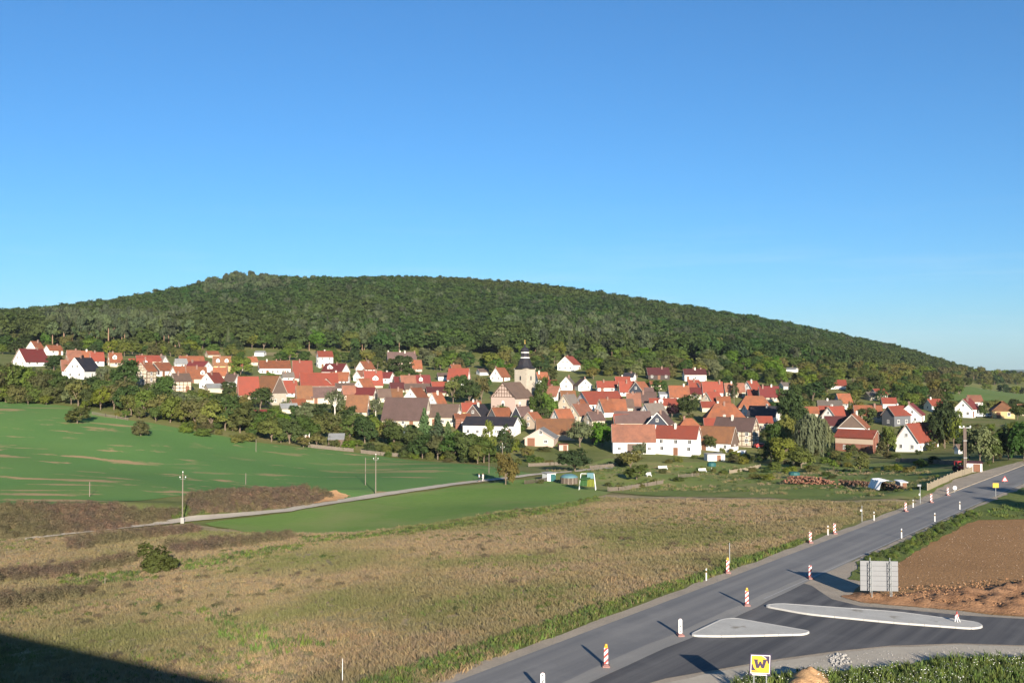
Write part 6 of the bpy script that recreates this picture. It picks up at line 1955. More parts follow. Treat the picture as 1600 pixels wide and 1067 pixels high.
# ---- billboard seen from behind
def billboard():
    p = g0(1374, 935)
    root = tag(empty('billboard', (p.x, p.y, 0), -0.10), 'large grey metal billboard seen from behind beside the brown field', 'billboard')
    W, z0, z1, n = 2.95, 0.62, 3.02, 6
    for i in range(n):
        a, b = z0 + (z1 - z0) * i / n, z0 + (z1 - z0) * (i + 1) / n
        m = MB()
        m.box(-W / 2, W / 2, 0.0, 0.05, a + 0.008, b - 0.008)
        m.box(-W / 2, W / 2, -0.012, 0.0, a + 0.008, a + 0.022); m.box(-W / 2, W / 2, -0.012, 0.0, b - 0.022, b - 0.008)
        m.build('panel', M_ALU, root)
    for x in (-0.72, 0.82):
        m = MB()
        for dy in (-0.08, -0.58):
            m.tube([(x, dy, -0.3), (x, dy, 3.30 if dy > -0.3 else 3.05)], 0.034, 8)
        k = 9
        for j in range(k):
            za, zb = 0.15 + 2.85 * j / k, 0.15 + 2.85 * (j + 1) / k
            m.bar((x, -0.08, za), (x, -0.58, zb), 0.022) if j % 2 else m.bar((x, -0.58, za), (x, -0.08, zb), 0.022)
        m.build('lattice_post', M_GALV, root)
    return root
billboard()

# ---- yellow W sign
def w_sign():
    D = 55.9
    c = at(1188, 1038, D)
    gz = 0.0
    root = tag(empty('advertising_sign', (c.x, c.y, gz), 0.02), 'yellow square sign with a dark W logo in the bottom right grass', 'sign')
    h = 1.18; zc = c.z - gz
    m = MB()
    for x in (-0.35, 0.35): m.tube([(x, 0.08, -0.4), (x, 0.08, zc + 0.4)], 0.04, 8)
    m.build('post', M_GALV, root) if False else None
    for x in (-0.35, 0.35):
        q = MB(); q.tube([(x, 0.08, -0.4), (x, 0.08, zc + 0.4)], 0.04, 8); q.build('post', M_GALV, root)
    tilt = Matrix.Rotation(R(2.5), 4, 'Y') @ Matrix.Identity(4)
    T = Matrix.Translation((0, 0, zc)) @ tilt
    def plate(name, polys, y, mat, thick=0.006):
        b = MB()
        for po in polys:
            n = len(po)
            f = [T @ Vector((a, y, z)) for a, z in po]; k = [T @ Vector((a, y + thick, z)) for a, z in po]
            b.face(f); b.face(k[::-1])
            for i in range(n): b.face([f[i], k[i], k[(i + 1) % n], f[(i + 1) % n]])
        return b.build(name, mat, root)
    def rect(x0, x1, z0, z1): return [(x0, z0), (x1, z0), (x1, z1), (x0, z1)]
    k = h / 2
    plate('board', [rect(-k, k, -k, k)], 0.0, M_PURPLE, 0.04)
    a = k * 0.90
    plate('white_border', [rect(-a, a, -a * 0.90, a)], -0.010, M_SIGNW)
    b = k * 0.84
    plate('yellow_field', [rect(-b, b, -b * 0.88, b)], -0.020, M_YELLOW)
    # corner blocks cut by the big circle
    Rr = 0.415; cx, cz = -0.01, 0.06
    def arc(t0, t1, n=10): return [(cx + Rr * math.cos(R(t0 + (t1 - t0) * i / n)), cz + Rr * math.sin(R(t0 + (t1 - t0) * i / n))) for i in range(n + 1)]
    plate('corner_block', [[(b, cz + 0.02), (b, b), (cx + 0.12, b)] + arc(72, 4)], -0.026, M_PURPLE)
    plate('corner_block', [[(-b, cz - 0.02), (-b, -b * 0.62), (cx - 0.12, -b * 0.62)] + arc(236, 184)], -0.026, M_PURPLE)
    plate('circle_line', [arc(40, 76) + [(cx + (Rr + 0.025) * math.cos(R(tt)), cz + (Rr + 0.025) * math.sin(R(tt))) for tt in (76, 64, 52, 40)]], -0.030, M_SIGNW)
    # the letter W
    s = 0.31
    wv = [(-1, .72), (-.52, .72), (-.36, -.05), (-.14, .5), (.14, .5), (.36, -.05), (.52, .72), (1, .72), (.62, -.72), (.22, -.72), (0, -.12), (-.22, -.72), (-.62, -.72)]
    strokes = [[(-1.12, .72), (-.52, .72), (-.37, -.12), (-.13, .46), (.13, .46), (.37, -.12), (.52, .72), (1.12, .72), (.70, -.72), (.24, -.72), (0, -.18), (-.24, -.72), (-.70, -.72)],
               [(-1.22, .80), (-.42, .80), (-.42, .62), (-1.22, .62)], [(1.22, .80), (.42, .80), (.42, .62), (1.22, .62)]]
    strokes = [list(reversed(q)) for q in strokes]
    for i, po in enumerate(strokes):
        po = [(cx + x * s, cz - 0.01 + z * s) for x, z in po]
        plate('letter', [po], -0.030 - 0.001 * i, M_PURPLE)
    plate('text_line', [rect(-b, -0.02, -b * 0.80, -b * 0.74)], -0.027, M_RED)
    plate('text_line', [rect(0.12, b * 0.95, -b * 0.80, -b * 0.76)], -0.027, M_PURPLE)
    plate('lower_strip', [rect(-b * 0.9, b * 0.78, -k * 0.97, -k * 0.89)], -0.012, M_SIGNW)
    return root
w_sign()

# ---- poles
def pole(px, py, hpx, label, cat='utility pole', ins=True, r=0.105, mat=None, name='utility_pole', group=None, base=True):
    p = hit(px, py)
    h = hpx * p.y / FPX
    root = tag(empty(name, (p.x, p.y, p.z), 0.2), label, cat, group)
    m = MB(); m.tube([(0, 0, -0.3), (0, 0, h)], [r, r * 0.75], 9); m.build('shaft', mat or M_POLEWOOD, root)
    if ins:
        for x, z in ((-0.42, h - 0.75), (0.42, h - 0.75), (0.0, h + 0.05)):
            b = MB(); b.tube([(x * 0.2, 0, z - 0.25), (x, 0, z - 0.2), (x, 0, z)] if x else [(0, 0, z - 0.1), (0, 0, z)], 0.025, 6)
            b.build('bracket', M_GALV, root)
            b = MB(); b.lathe([(0.04, z), (0.075, z + 0.03), (0.08, z + 0.10), (0.05, z + 0.16), (0.02, z + 0.18)], 10, (x, 0)); b.build('insulator', M_PORC, root)
        if base:
            b = MB(); b.box(-0.26, 0.26, -0.26, 0.26, -0.3, 0.9); b.build('concrete_foot', M_CONC, root)
    return root
pole(285, 817, 78, 'pale utility pole with three white insulators beside the track on the left')
pole(587, 773, 62, 'pale utility pole with white insulators at the track by the green meadow', base=False)
pole(785, 738, 44, 'utility pole whose white insulators rise above the yellowing autumn tree', base=False)
pole(764, 740, 32, 'short dark post left of the yellowing autumn tree', 'post', False, 0.1, M_DARKPOLE, 'wooden_post')
pole(571, 758, 43, 'thin pale post without wires in the field left of the utility pole', 'post', False, 0.09, M_POLEWOOD, 'wooden_post')
pole(384, 757, 18, 'short pale post at the field edge above the brown bank', 'post', False, 0.08, M_POLEWOOD, 'wooden_post')
pole(140, 776, 23, 'pale post at the field edge among bare soil streaks', 'post', False, 0.09, M_POLEWOOD, 'wooden_post')
pole(164, 915, 13, 'tiny pale stake in the weeds below the lone lime bush', 'post', False, 0.05, M_POLEWOOD, 'wooden_stake')
pole(535, 1068, 39, 'thin pale stake in the dry grass at the bottom edge', 'post', False, 0.025, M_SIGNW, 'wooden_stake')
pole(1140, 884, 36, 'thin grey steel pole behind the lamp beacon on the left verge', 'pole', False, 0.05, M_GALV, 'steel_pole')
pole(231, 600, 28, 'pale lamp pole in front of the half-timbered farmhouse', 'utility pole', False, 0.1, M_POLEWOOD)
pole(1147, 632, 30, 'thin pale pole between the red roofs right of centre', 'utility pole', False, 0.1, M_POLEWOOD)
pole(1237, 660, 32, 'pale pole rising from the dark trees right of centre', 'utility pole', False, 0.11, M_POLEWOOD)
pole(1373, 709, 36, 'leaning pale pole at the right end of the red brick barn', 'utility pole', False, 0.1, M_POLEWOOD)
pole(400, 706, 20, 'pale post at the upper edge of the green field by the hedge', 'post', False, 0.09, M_POLEWOOD, 'wooden_post')
def mast():
    p = hit(1508, 738)
    h = 70 * p.y / FPX
    root = tag(empty('power_mast', (p.x, p.y, p.z), 0.15), 'tall dark power mast with white-topped crossarm by the roadside shed', 'power mast')
    m = MB(); m.tube([(-0.16, 0, -0.4), (-0.16, 0, h)], 0.15, 8); m.tube([(0.16, 0, -0.4), (0.16, 0, h)], 0.15, 8); m.build('shaft', M_DARKPOLE, root)
    m = MB(); m.bar((-1.05, 0, h - 0.05), (1.2, 0, h - 0.05), 0.14, 0.14); m.build('crossarm', M_GALV, root)
    for x in (-0.95, -0.2, 1.1):
        b = MB(); b.lathe([(0.06, h + 0.025), (0.13, h + 0.06), (0.14, h + 0.2), (0.05, h + 0.3)], 9, (x, 0)); b.build('insulator', M_PORC, root)
    for z in (h * 0.32, h * 0.70):
        b = MB(); b.box(-0.34, 0.34, -0.17, 0.17, z, z + 0.12); b.build('clamp', M_GALV, root)
mast()

def sign_on_post(px, py, hpx, name, label, cat, builder, r=0.035, flat=True):
    p = g0(px, py) if flat else hit(px, py)
    h = hpx * p.y / FPX
    root = tag(empty(name, (p.x, p.y, p.z), 0), label, cat)
    m = MB(); m.tube([(0, 0.03, -0.3), (0, 0.03, h)], r, 8); m.build('post', M_GALV, root)
    builder(root, h)
    return root
def town(root, h):
    for x in (-0.3, 0.3): pass
    m = MB(); m.box(-0.42, 0.42, -0.02, 0.0, h - 0.62, h + 0.02); m.build('sign_panel', M_YELLOW, root)
    m = MB(); m.box(-0.39, 0.39, -0.026, -0.021, h - 0.34, h - 0.32); m.build('dividing_line', M_BLACK, root)
sign_on_post(1556, 776, 21, 'town_sign', 'yellow rectangular road sign on a post at the right verge', 'road sign', town, 0.04)
def tri(root, h):
    m = MB(); a = 0.5
    m.poly([(-a, -0.02, h - 0.8), (a, -0.02, h - 0.8), (0, -0.02, h + 0.06), (-a, 0, h - 0.8), (a, 0, h - 0.8), (0, 0, h + 0.06)], ((0, 1, 2), (5, 4, 3), (0, 3, 4, 1), (1, 4, 5, 2), (2, 5, 3, 0)))
    m.build('red_border', M_RED, root)
    m = MB(); c = (0, h - 0.52); k = 0.62
    m.face([(c[0] + (x - c[0]) * k, -0.024, c[1] + (z - c[1]) * k) for x, z in ((-a, h - 0.8), (a, h - 0.8), (0, h + 0.06))]); m.build('white_field', M_SIGNW, root)
sign_on_post(1570, 754, 10, 'warning_sign', 'low red and white triangular warning sign beyond the yellow sign', 'road sign', tri)
def rnd_sign(root, h):
    m = MB(); n = 16; rr = 0.3
    m.poly([(rr * math.cos(6.283 * i / n), y, h + rr * math.sin(6.283 * i / n)) for y in (-0.03, 0.0) for i in range(n)], [tuple(range(n)), tuple(range(2 * n - 1, n - 1, -1))] + [(i, i + n, (i + 1) % n + n, (i + 1) % n) for i in range(n)])
    m.build('sign_disc', M_SIGNW, root)
sign_on_post(1492, 770, 8, 'round_sign', 'small round white sign on a short post before the board fence', 'road sign', rnd_sign)
def busstop(root, h):
    m = MB(); m.box(-0.38, 0.12, -0.05, 0.0, h - 0.25, h + 0.02); m.build('sign_panel', M_ALU, root)
    m = MB(); m.box(-0.2, -0.05, -0.05, 0.0, h * 0.42, h * 0.52); m.build('number_plate', M_SIGNW, root)
sign_on_post(1438, 786, 29, 'sign_mast', 'grey steel sign mast between striped beacons on the left verge', 'road sign', busstop, 0.05)
def thin2(root, h):
    m = MB(); m.box(-0.22, 0.0, -0.03, 0.0, h * 0.66, h * 0.76); m.build('number_plate', M_SIGNW, root)
sign_on_post(1347, 815, 25, 'sign_mast', 'thin grey pole with small white plate in the meadow edge, left of the road', 'road sign', thin2, 0.04)

# ---- fences
def fence(pts, h, label, mat=None, step=2.4, gap=0.03, bw=0.12, name='board_fence'):
    P3 = [hit(*q) for q in pts]
    h = h * 0.8
    o = P3[0]
    root = tag(empty(name, o, 0), label, 'fence')
    mat = mat or M_BOARD
    bd, rail = MB(), MB()
    rr = random.Random(len(pts) * 7 + int(pts[0][0]))
    for a, b in zip(P3[:-1], P3[1:]):
        L = (b - a).length
        d2 = Vector((b.x - a.x, b.y - a.y, 0)).normalized(); nrm = Vector((-d2.y, d2.x, 0))
        n = max(1, int(L / step))
        for i in range(n + 1):
            q = a.lerp(b, i / n); q.z = tz(q.x, q.y)
            m = MB(); m.bar(q - o - Vector((0, 0, 0.3)), q - o + Vector((0, 0, h + 0.08 + rr.uniform(0, 0.1))), 0.13)
            m.build('post', mat, root)
        for z in (h * 0.25, h * 0.8):
            for i in range(n):
                q0, q1 = a.lerp(b, i / n), a.lerp(b, (i + 1) / n); q0.z = tz(q0.x, q0.y); q1.z = tz(q1.x, q1.y)
                rail.bar(q0 - o + nrm * 0.09 + Vector((0, 0, z)), q1 - o + nrm * 0.09 + Vector((0, 0, z)), 0.05, 0.09)
        k = int(L / (bw + gap))
        for i in range(k):
            if rr.random() < 0.03: continue
            q = a.lerp(b, (i + 0.5) / k); q.z = tz(q.x, q.y)
            hh = h * rr.uniform(0.94, 1.04)
            c = q - o - nrm * 0.09
            u = d2 * bw / 2; w = nrm * 0.012
            vs = [c - u - w, c + u - w, c + u + w, c - u + w]
            bd.poly([v + Vector((0, 0, 0.05)) for v in vs] + [v + Vector((0, 0, hh)) for v in vs], ((4, 5, 6, 7), (0, 1, 5, 4), (1, 2, 6, 5), (2, 3, 7, 6), (3, 0, 4, 7)))
    rail.build('rail', mat, root)
    tag(bd.build('board', mat, root), kind='stuff')
    return root
M_BOARD2 = m_plain('pale_board', (0.22, 0.185, 0.135), 0.95, 0.3, 3)
M_BOARD3 = m_plain('dark_board', (0.085, 0.066, 0.052), 0.95, 0.3, 3)
fence([(1449, 767), (1470, 757), (1490, 748), (1519, 738)], 1.35, 'pale board fence running along the footway beside the road', M_BOARD2)
fence([(826, 729), (862, 727), (905, 726)], 1.1, 'grey board fence behind the yellowing autumn tree', M_BOARD, 2.6)
fence([(922, 733), (940, 731), (962, 729)], 1.1, 'grey fence left of the olive garden trees', M_BOARD, 2.6)
fence([(950, 768), (972, 767), (987, 764), (1012, 760), (1036, 756)], 1.1, 'patched grey garden fence below the olive trees', M_BOARD, 2.2, 0.05)
fence([(1060, 747), (1092, 744)], 1.0, 'low wire-grey fence piece in the middle of the gardens', M_BOARD, 2.2, 0.2)
fence([(1140, 740), (1165, 736), (1188, 731)], 1.1, 'light plank fence left of the brick rubble heap', M_BOARD2, 2.4)
fence([(1235, 727), (1250, 726), (1272, 722)], 1.2, 'brown paling fence under the weeping willow', M_BOARD2, 2.0, 0.12)
fence([(1160, 718), (1178, 717), (1198, 714)], 1.1, 'brown paling fence right of the white van', M_BOARD, 2.0, 0.1)
fence([(820, 757), (837, 755), (856, 752)], 1.2, 'old brown fence with gaps right of the autumn tree', M_BOARD3, 2.0, 0.12)
fence([(482, 699), (510, 702), (552, 706)], 1.3, 'weathered board fence at the top of the field by the grey hut', M_BOARD, 2.3)
fence([(564, 708), (592, 711), (632, 714)], 1.3, 'grey board fence at the top of the field left of the hedge', M_BOARD, 2.3)
fence([(144, 647), (165, 651), (200, 657)], 1.0, 'low fence of pale rails at the top of the field on the left', M_BOARD, 2.6, 0.25)
fence([(1400, 722), (1440, 723), (1500, 726)], 1.2, 'long grey garden fence before the white house nearest the road', M_BOARD, 2.6, 0.06)

# ---- garden things
def shed_box(px, py, wpx, hpx, dep, label, wall, roofm, name='shed', cat='shed', yaw=0.25, doorm=None, pent=0.12):
    p = hit(px, py); s = p.y / FPX
    w, h = wpx * s, hpx * s
    root = tag(empty(name, (p.x, p.y + dep / 2, p.z), yaw), label, cat)
    m = MB(); m.box(-w / 2, w / 2, -dep / 2, dep / 2, -0.3, h); m.build('wall', wall, root)
    m = MB(); x, y = w / 2 + 0.15, dep / 2 + 0.2
    m.poly([(-x, -y, h + 0.02), (x, -y, h + 0.02), (x, y, h + 0.02 + pent), (-x, y, h + 0.02 + pent), (-x, -y, h + 0.12), (x, -y, h + 0.12), (x, y, h + 0.12 + pent), (-x, y, h + 0.12 + pent)],
           ((3, 2, 1, 0), (4, 5, 6, 7), (0, 1, 5, 4), (1, 2, 6, 5), (2, 3, 7, 6), (3, 0, 4, 7)))
    m.build('roof', roofm, root)
    door(root, w * 0.15, -dep / 2, 0.02, 0, min(0.9, w * 0.4), min(1.95, h * 0.85), doorm)
    return root
M_TEAL = m_plain('teal_paint', (0.02, 0.085, 0.085), 0.6, 0.15)
M_TEALP = m_plain('teal_tarpaulin', (0.075, 0.16, 0.18), 0.55, 0.15, 1.5, 0.4)
M_GREENP = m_plain('green_fabric', (0.028, 0.075, 0.022), 0.7, 0.2)
M_LIMEP = m_plain('yellow_green_fabric', (0.125, 0.14, 0.02), 0.7, 0.15)
M_STEELW = m_plain('white_steel', (0.66, 0.67, 0.66), 0.5, 0.1)
shed_box(1527, 737, 22, 13, 2.6, 'white flat-roofed roadside shed with dark roof at the footway', MW['white'], MR['maroon'], 'roadside_shed', 'shed', -0.35)
g_ = shed_box(858, 752, 15, 12, 2.2, 'small white garden shed with teal front beside the round pool', MW['white'], M_CONC, 'garden_shed', 'shed', 0.5, M_TEAL)
m = MB(); m.box(0.12, 1.05, -1.16, -1.105, 0.05, 1.35); m.build('front_panel', M_TEAL, g_)
shed_box(880, 704, 14, 9, 3.0, 'small pink hut with orange roof beside the pink garage house', MW['pink'], MR['orange'], 'garden_hut', 'shed', 0.1)
shed_box(930, 692, 9, 9, 2.5, 'tiny dark hut with white front between the garden trees', MW['wood'], MR['maroon'], 'garden_hut', 'shed', 0.0)
shed_box(1118, 720, 28, 10, 3.0, 'low white open garage with two dark bays in the gardens', MW['white'], M_CONC, 'garage', 'garage', 0.15)
for x in (-1.4, 1.3):
    o = bpy.data.objects['garage']; m = MB(); m.box(x - 0.95, x + 0.95, -1.56, -1.503, 0.1, 1.5); m.build('garage_door', MW['darkwood'], o)
shed_box(1233, 700, 22, 9, 4.0, 'long ochre shed half hidden behind the weeping willow', MW['yellow'], MR['brown'], 'shed', 'shed', 0.1)
shed_box(478, 692, 9, 14, 2.0, 'narrow bright white hut at the top of the field', MW['white'], M_CONC, 'garden_hut', 'shed', 0.2)
shed_box(524, 696, 24, 9, 3.4, 'hut with pale corrugated roof behind the field fence', MW['wood'], MR['zinc'], 'garden_hut', 'shed', 0.1, None, 1.6)
shed_box(1412, 764, 10, 10, 2.2, 'pale grey lean-to at the end of the firewood row', M_CONC, M_STEELW, 'garden_hut', 'shed', 0.0)

def pool():
    p = hit(890, 757); s = p.y / FPX; r = 13.5 * s; h = 10 * s
    root = tag(empty('garden_pool', (p.x, p.y + r, p.z), 0), 'round garden pool with slatted sides and pale teal domed cover', 'pool')
    for k in range(26):
        a = 6.283 * k / 26
        m = MB(); c = Vector((r * math.cos(a), r * math.sin(a), 0)); u = Vector((-math.sin(a), math.cos(a), 0)) * r * 0.108; n = Vector((math.cos(a), math.sin(a), 0)) * 0.05
        vs = [c - u - n, c + u - n, c + u + n, c - u + n]
        m.poly([v + Vector((0, 0, -0.3)) for v in vs] + [v + Vector((0, 0, h)) for v in vs], ((4, 5, 6, 7), (0, 1, 5, 4), (1, 2, 6, 5), (2, 3, 7, 6), (3, 0, 4, 7)))
        m.build('slat', M_BOARD if k % 2 else M_BOARD3, root)
    m = MB(); m.lathe([(r * 1.02, h * 0.98), (r * 1.04, h * 1.06), (r * 0.8, h * 1.32), (r * 0.45, h * 1.5), (0.05, h * 1.56)], 24); m.build('cover', M_TEALP, root, True)
pool()
def swing():
    p = hit(918, 766); s = p.y / FPX; w, h = 24 * s, 26 * s
    root = tag(empty('climbing_frame', (p.x, p.y, p.z), -0.15), 'white-legged climbing frame hung with green and yellow cloths', 'climbing frame')
    for x in (-w / 2, w / 2):
        for dy in (-0.9, 0.9):
            m = MB(); m.tube([(x * 1.1, dy, -0.2), (x * 0.85, dy * 0.2, h)], 0.045, 6); m.build('leg', M_STEELW, root)
    m = MB(); m.tube([(-w / 2 * 0.85, 0, h), (w / 2 * 0.85, 0, h)], 0.06, 6); m.build('top_bar', M_STEELW, root)
    def cloth(name, x0, x1, z0, z1, mat, sl):
        m = MB(); n = 8
        for i in range(n):
            a, b = x0 + (x1 - x0) * i / n, x0 + (x1 - x0) * (i + 1) / n
            ya, yb = 0.08 * math.sin(i * 1.7), 0.08 * math.sin((i + 1) * 1.7)
            m.face([(a, -sl - 0.3 + ya, z0), (b, -sl - 0.3 + yb, z0), (b, -0.08 + yb * 0.3, z1), (a, -0.08 + ya * 0.3, z1)])
            m.face([(a, -sl - 0.27 + ya, z0), (a, -0.05 + ya * 0.3, z1), (b, -0.05 + yb * 0.3, z1), (b, -sl - 0.27 + yb, z0)])
        return m.build(name, mat, root)
    cloth('green_cloth', -w * 0.48, -w * 0.02, h * 0.30, h * 0.66, M_GREENP, 0.7)
    cloth('yellow_cloth', w * 0.0, w * 0.46, h * 0.26, h * 0.66, M_LIMEP, 0.75)
    m = MB(); m.poly([(-w * 0.5, -0.9, h * 0.66), (w * 0.2, -0.9, h * 0.7), (w * 0.2, 0.9, h * 0.9), (-w * 0.5, 0.9, h * 0.8), (-w * 0.5, -0.9, h * 0.69), (w * 0.2, -0.9, h * 0.73), (w * 0.2, 0.9, h * 0.93), (-w * 0.5, 0.9, h * 0.83)],
           ((3, 2, 1, 0), (4, 5, 6, 7), (0, 1, 5, 4), (1, 2, 6, 5), (2, 3, 7, 6), (3, 0, 4, 7))); m.build('green_awning', M_GREENP, root)
    m = MB(); m.box(-w * 0.02, w * 0.4, -0.3, 0.5, h * 0.72, h * 1.05); m.build('teal_hood', M_TEALP, root)
swing()
def parasol(px, py, hpx, wpx, label):
    p = hit(px, py); s = p.y / FPX; h, r = hpx * s, wpx * s / 2
    root = tag(empty('water_tank' if False else 'garden_parasol', (p.x, p.y, p.z), 0), label, 'parasol')
    m = MB(); m.tube([(0, 0, 0), (0, 0, h)], 0.04, 6); m.build('pole', M_STEELW, root)
    m = MB(); m.lathe([(r, h * 0.55), (r * 1.02, h * 0.62), (r * 0.95, h * 0.92), (r * 0.5, h * 1.02), (0.03, h * 1.05)], 10); m.build('canopy', M_TEAL, root)
parasol(1112, 736, 14, 14, 'teal drum-shaped garden canopy on a pole in the gardens')
parasol(1241, 748, 11, 18, 'low teal canopy behind the left end of the brick heap')

def pile(px0, px1, py, hpx, label, name, cat, mat, piece, mat2=None, seed=1, dep=1.3, round_=False):
    a, b = hit(px0, py), hit(px1, py)
    o = (a + b) / 2; s = o.y / FPX; h = hpx * s; L = (b - a).length
    root = tag(empty(name, o, math.atan2(b.y - a.y, b.x - a.x)), label, cat)
    rr = random.Random(seed)
    m = MB()
    nlay = max(2, int(h / piece[2]))
    for j in range(nlay):
        z = j * piece[2]
        ins = 0 if round_ else L * 0.05 * j * rr.uniform(0.5, 1)
        x = -L / 2 + ins
        while x < L / 2 - ins:
            w = piece[0] * rr.uniform(0.7, 1.2)
            for q in range(2):
                yy = rr.uniform(-dep / 2, dep / 2) * (1 - 0.6 * j / nlay)
                M = Matrix.Translation((x, yy, z + rr.uniform(-0.05, 0.1))) @ Matrix.Rotation(rr.uniform(-0.5, 0.5), 4, 'Z') @ Matrix.Rotation(rr.uniform(-0.15, 0.15), 4, 'Y')
                m.box(0, w, -piece[1] / 2, piece[1] / 2, 0, piece[2] * 0.95, 0 if rr.random() < 0.8 else 1, M)
            x += w * 1.05
    tag(m.build(piece[3], [mat, mat2 or mat], root), kind='stuff')
    return root, L, h
M_LOG = m_plain('split_logs', (0.11, 0.062, 0.042), 0.95, 0.4, 3)
M_LOG2 = m_plain('split_log_ends', (0.22, 0.14, 0.09), 0.95, 0.3, 3)
M_BRICKS = m_plain('old_bricks', (0.19, 0.09, 0.06), 0.95, 0.3, 3)
pile(1222, 1312, 757, 14, 'long heap of reddish bricks and roof tiles at the garden edge', 'brick_heap', 'brick heap', M_BRICKS, (0.5, 0.3, 0.22, 'loose_brick'), M_LOG2, 3, 2.2)
pile(1312, 1334, 760, 10, 'short log pile with round ends right of the brick heap', 'log_pile', 'log pile', M_LOG, (0.6, 0.35, 0.28, 'log'), M_LOG2, 4, 1.2, True)
pile(1335, 1368, 761, 10, 'dark firewood stack left of the white tarpaulin', 'firewood_stack', 'firewood stack', M_LOG, (0.4, 0.25, 0.2, 'split_log'), M_DARKPOLE, 5, 1.0, True)
r_, L_, h_ = pile(1370, 1412, 765, 11, 'firewood stack half covered by a white tarpaulin', 'firewood_stack', 'firewood stack', M_LOG, (0.4, 0.25, 0.2, 'split_log'), M_LOG2, 6, 1.0, True)
M_TARP = m_plain('white_tarpaulin', (0.75, 0.75, 0.77), 0.5, 0.06, 2, 0.4)
p_ = hit(1379, 765)
yaw_ = r_.rotation_euler[2]
p_ = r_.location + Vector((math.cos(yaw_), math.sin(yaw_), 0)) * (-0.28 * L_)
root = tag(empty('tarpaulin', (p_.x, p_.y, p_.z), yaw_), 'crumpled white tarpaulin thrown over the firewood', 'tarpaulin')
m = MB(); n = 14; rr = random.Random(3); Lx = 0.42 * L_
rows = [(-1.6, -0.1), (-1.3, h_ * 0.55), (-1.05, h_ * 1.05), (0.1, h_ * 1.12), (0.8, h_ * 1.0)]
gv = [[(-Lx / 2 + Lx * i / n + rr.uniform(-0.1, 0.1), y + rr.uniform(-0.18, 0.18), z + (rr.uniform(-0.02, 0.2) if z > 0.1 else 0)) for i in range(n + 1)] for y, z in rows]
vs = [v for g in gv for v in g]
m.poly(vs, [(j * (n + 1) + i, j * (n + 1) + i + 1, (j + 1) * (n + 1) + i + 1, (j + 1) * (n + 1) + i) for j in range(len(rows) - 1) for i in range(n)])
m.build('sheet', M_TARP, root)
# dark plank stack in the garden
pile(962, 980, 719, 8, 'dark stack of planks before the large orange barn', 'plank_stack', 'plank stack', M_BOARD3, (1.4, 0.3, 0.18, 'plank'), M_BOARD, 8, 1.4)
# benches
def bench(px, py, label, w=1.7):
    p = hit(px, py)
    root = tag(empty('garden_bench', (p.x, p.y, p.z), 0.3), label, 'bench')
    for i in range(3):
        m = MB(); m.box(-w / 2, w / 2, -0.25 + i * 0.17, -0.11 + i * 0.17, 0.43, 0.47); m.build('slat', M_STEELW, root)
    for i in range(3):
        m = MB(); m.box(-w / 2, w / 2, 0.25, 0.29, 0.55 + i * 0.16, 0.67 + i * 0.16); m.build('backrest_slat', M_STEELW, root)
    for x in (-w / 2 + 0.1, w / 2 - 0.1):
        m = MB(); m.box(x - 0.03, x + 0.03, -0.25, 0.25, 0, 0.427); m.box(x - 0.03, x + 0.03, 0.293, 0.34, 0, 1.0); m.build('leg', M_STEELW, root)
bench(1036, 734, 'white garden bench left of the middle of the gardens', 2.4)
bench(1098, 738, 'pale garden bench beside the teal canopy', 2.0)
bench(1014, 745, 'small white bench on the lawn by the olive trees', 1.2)

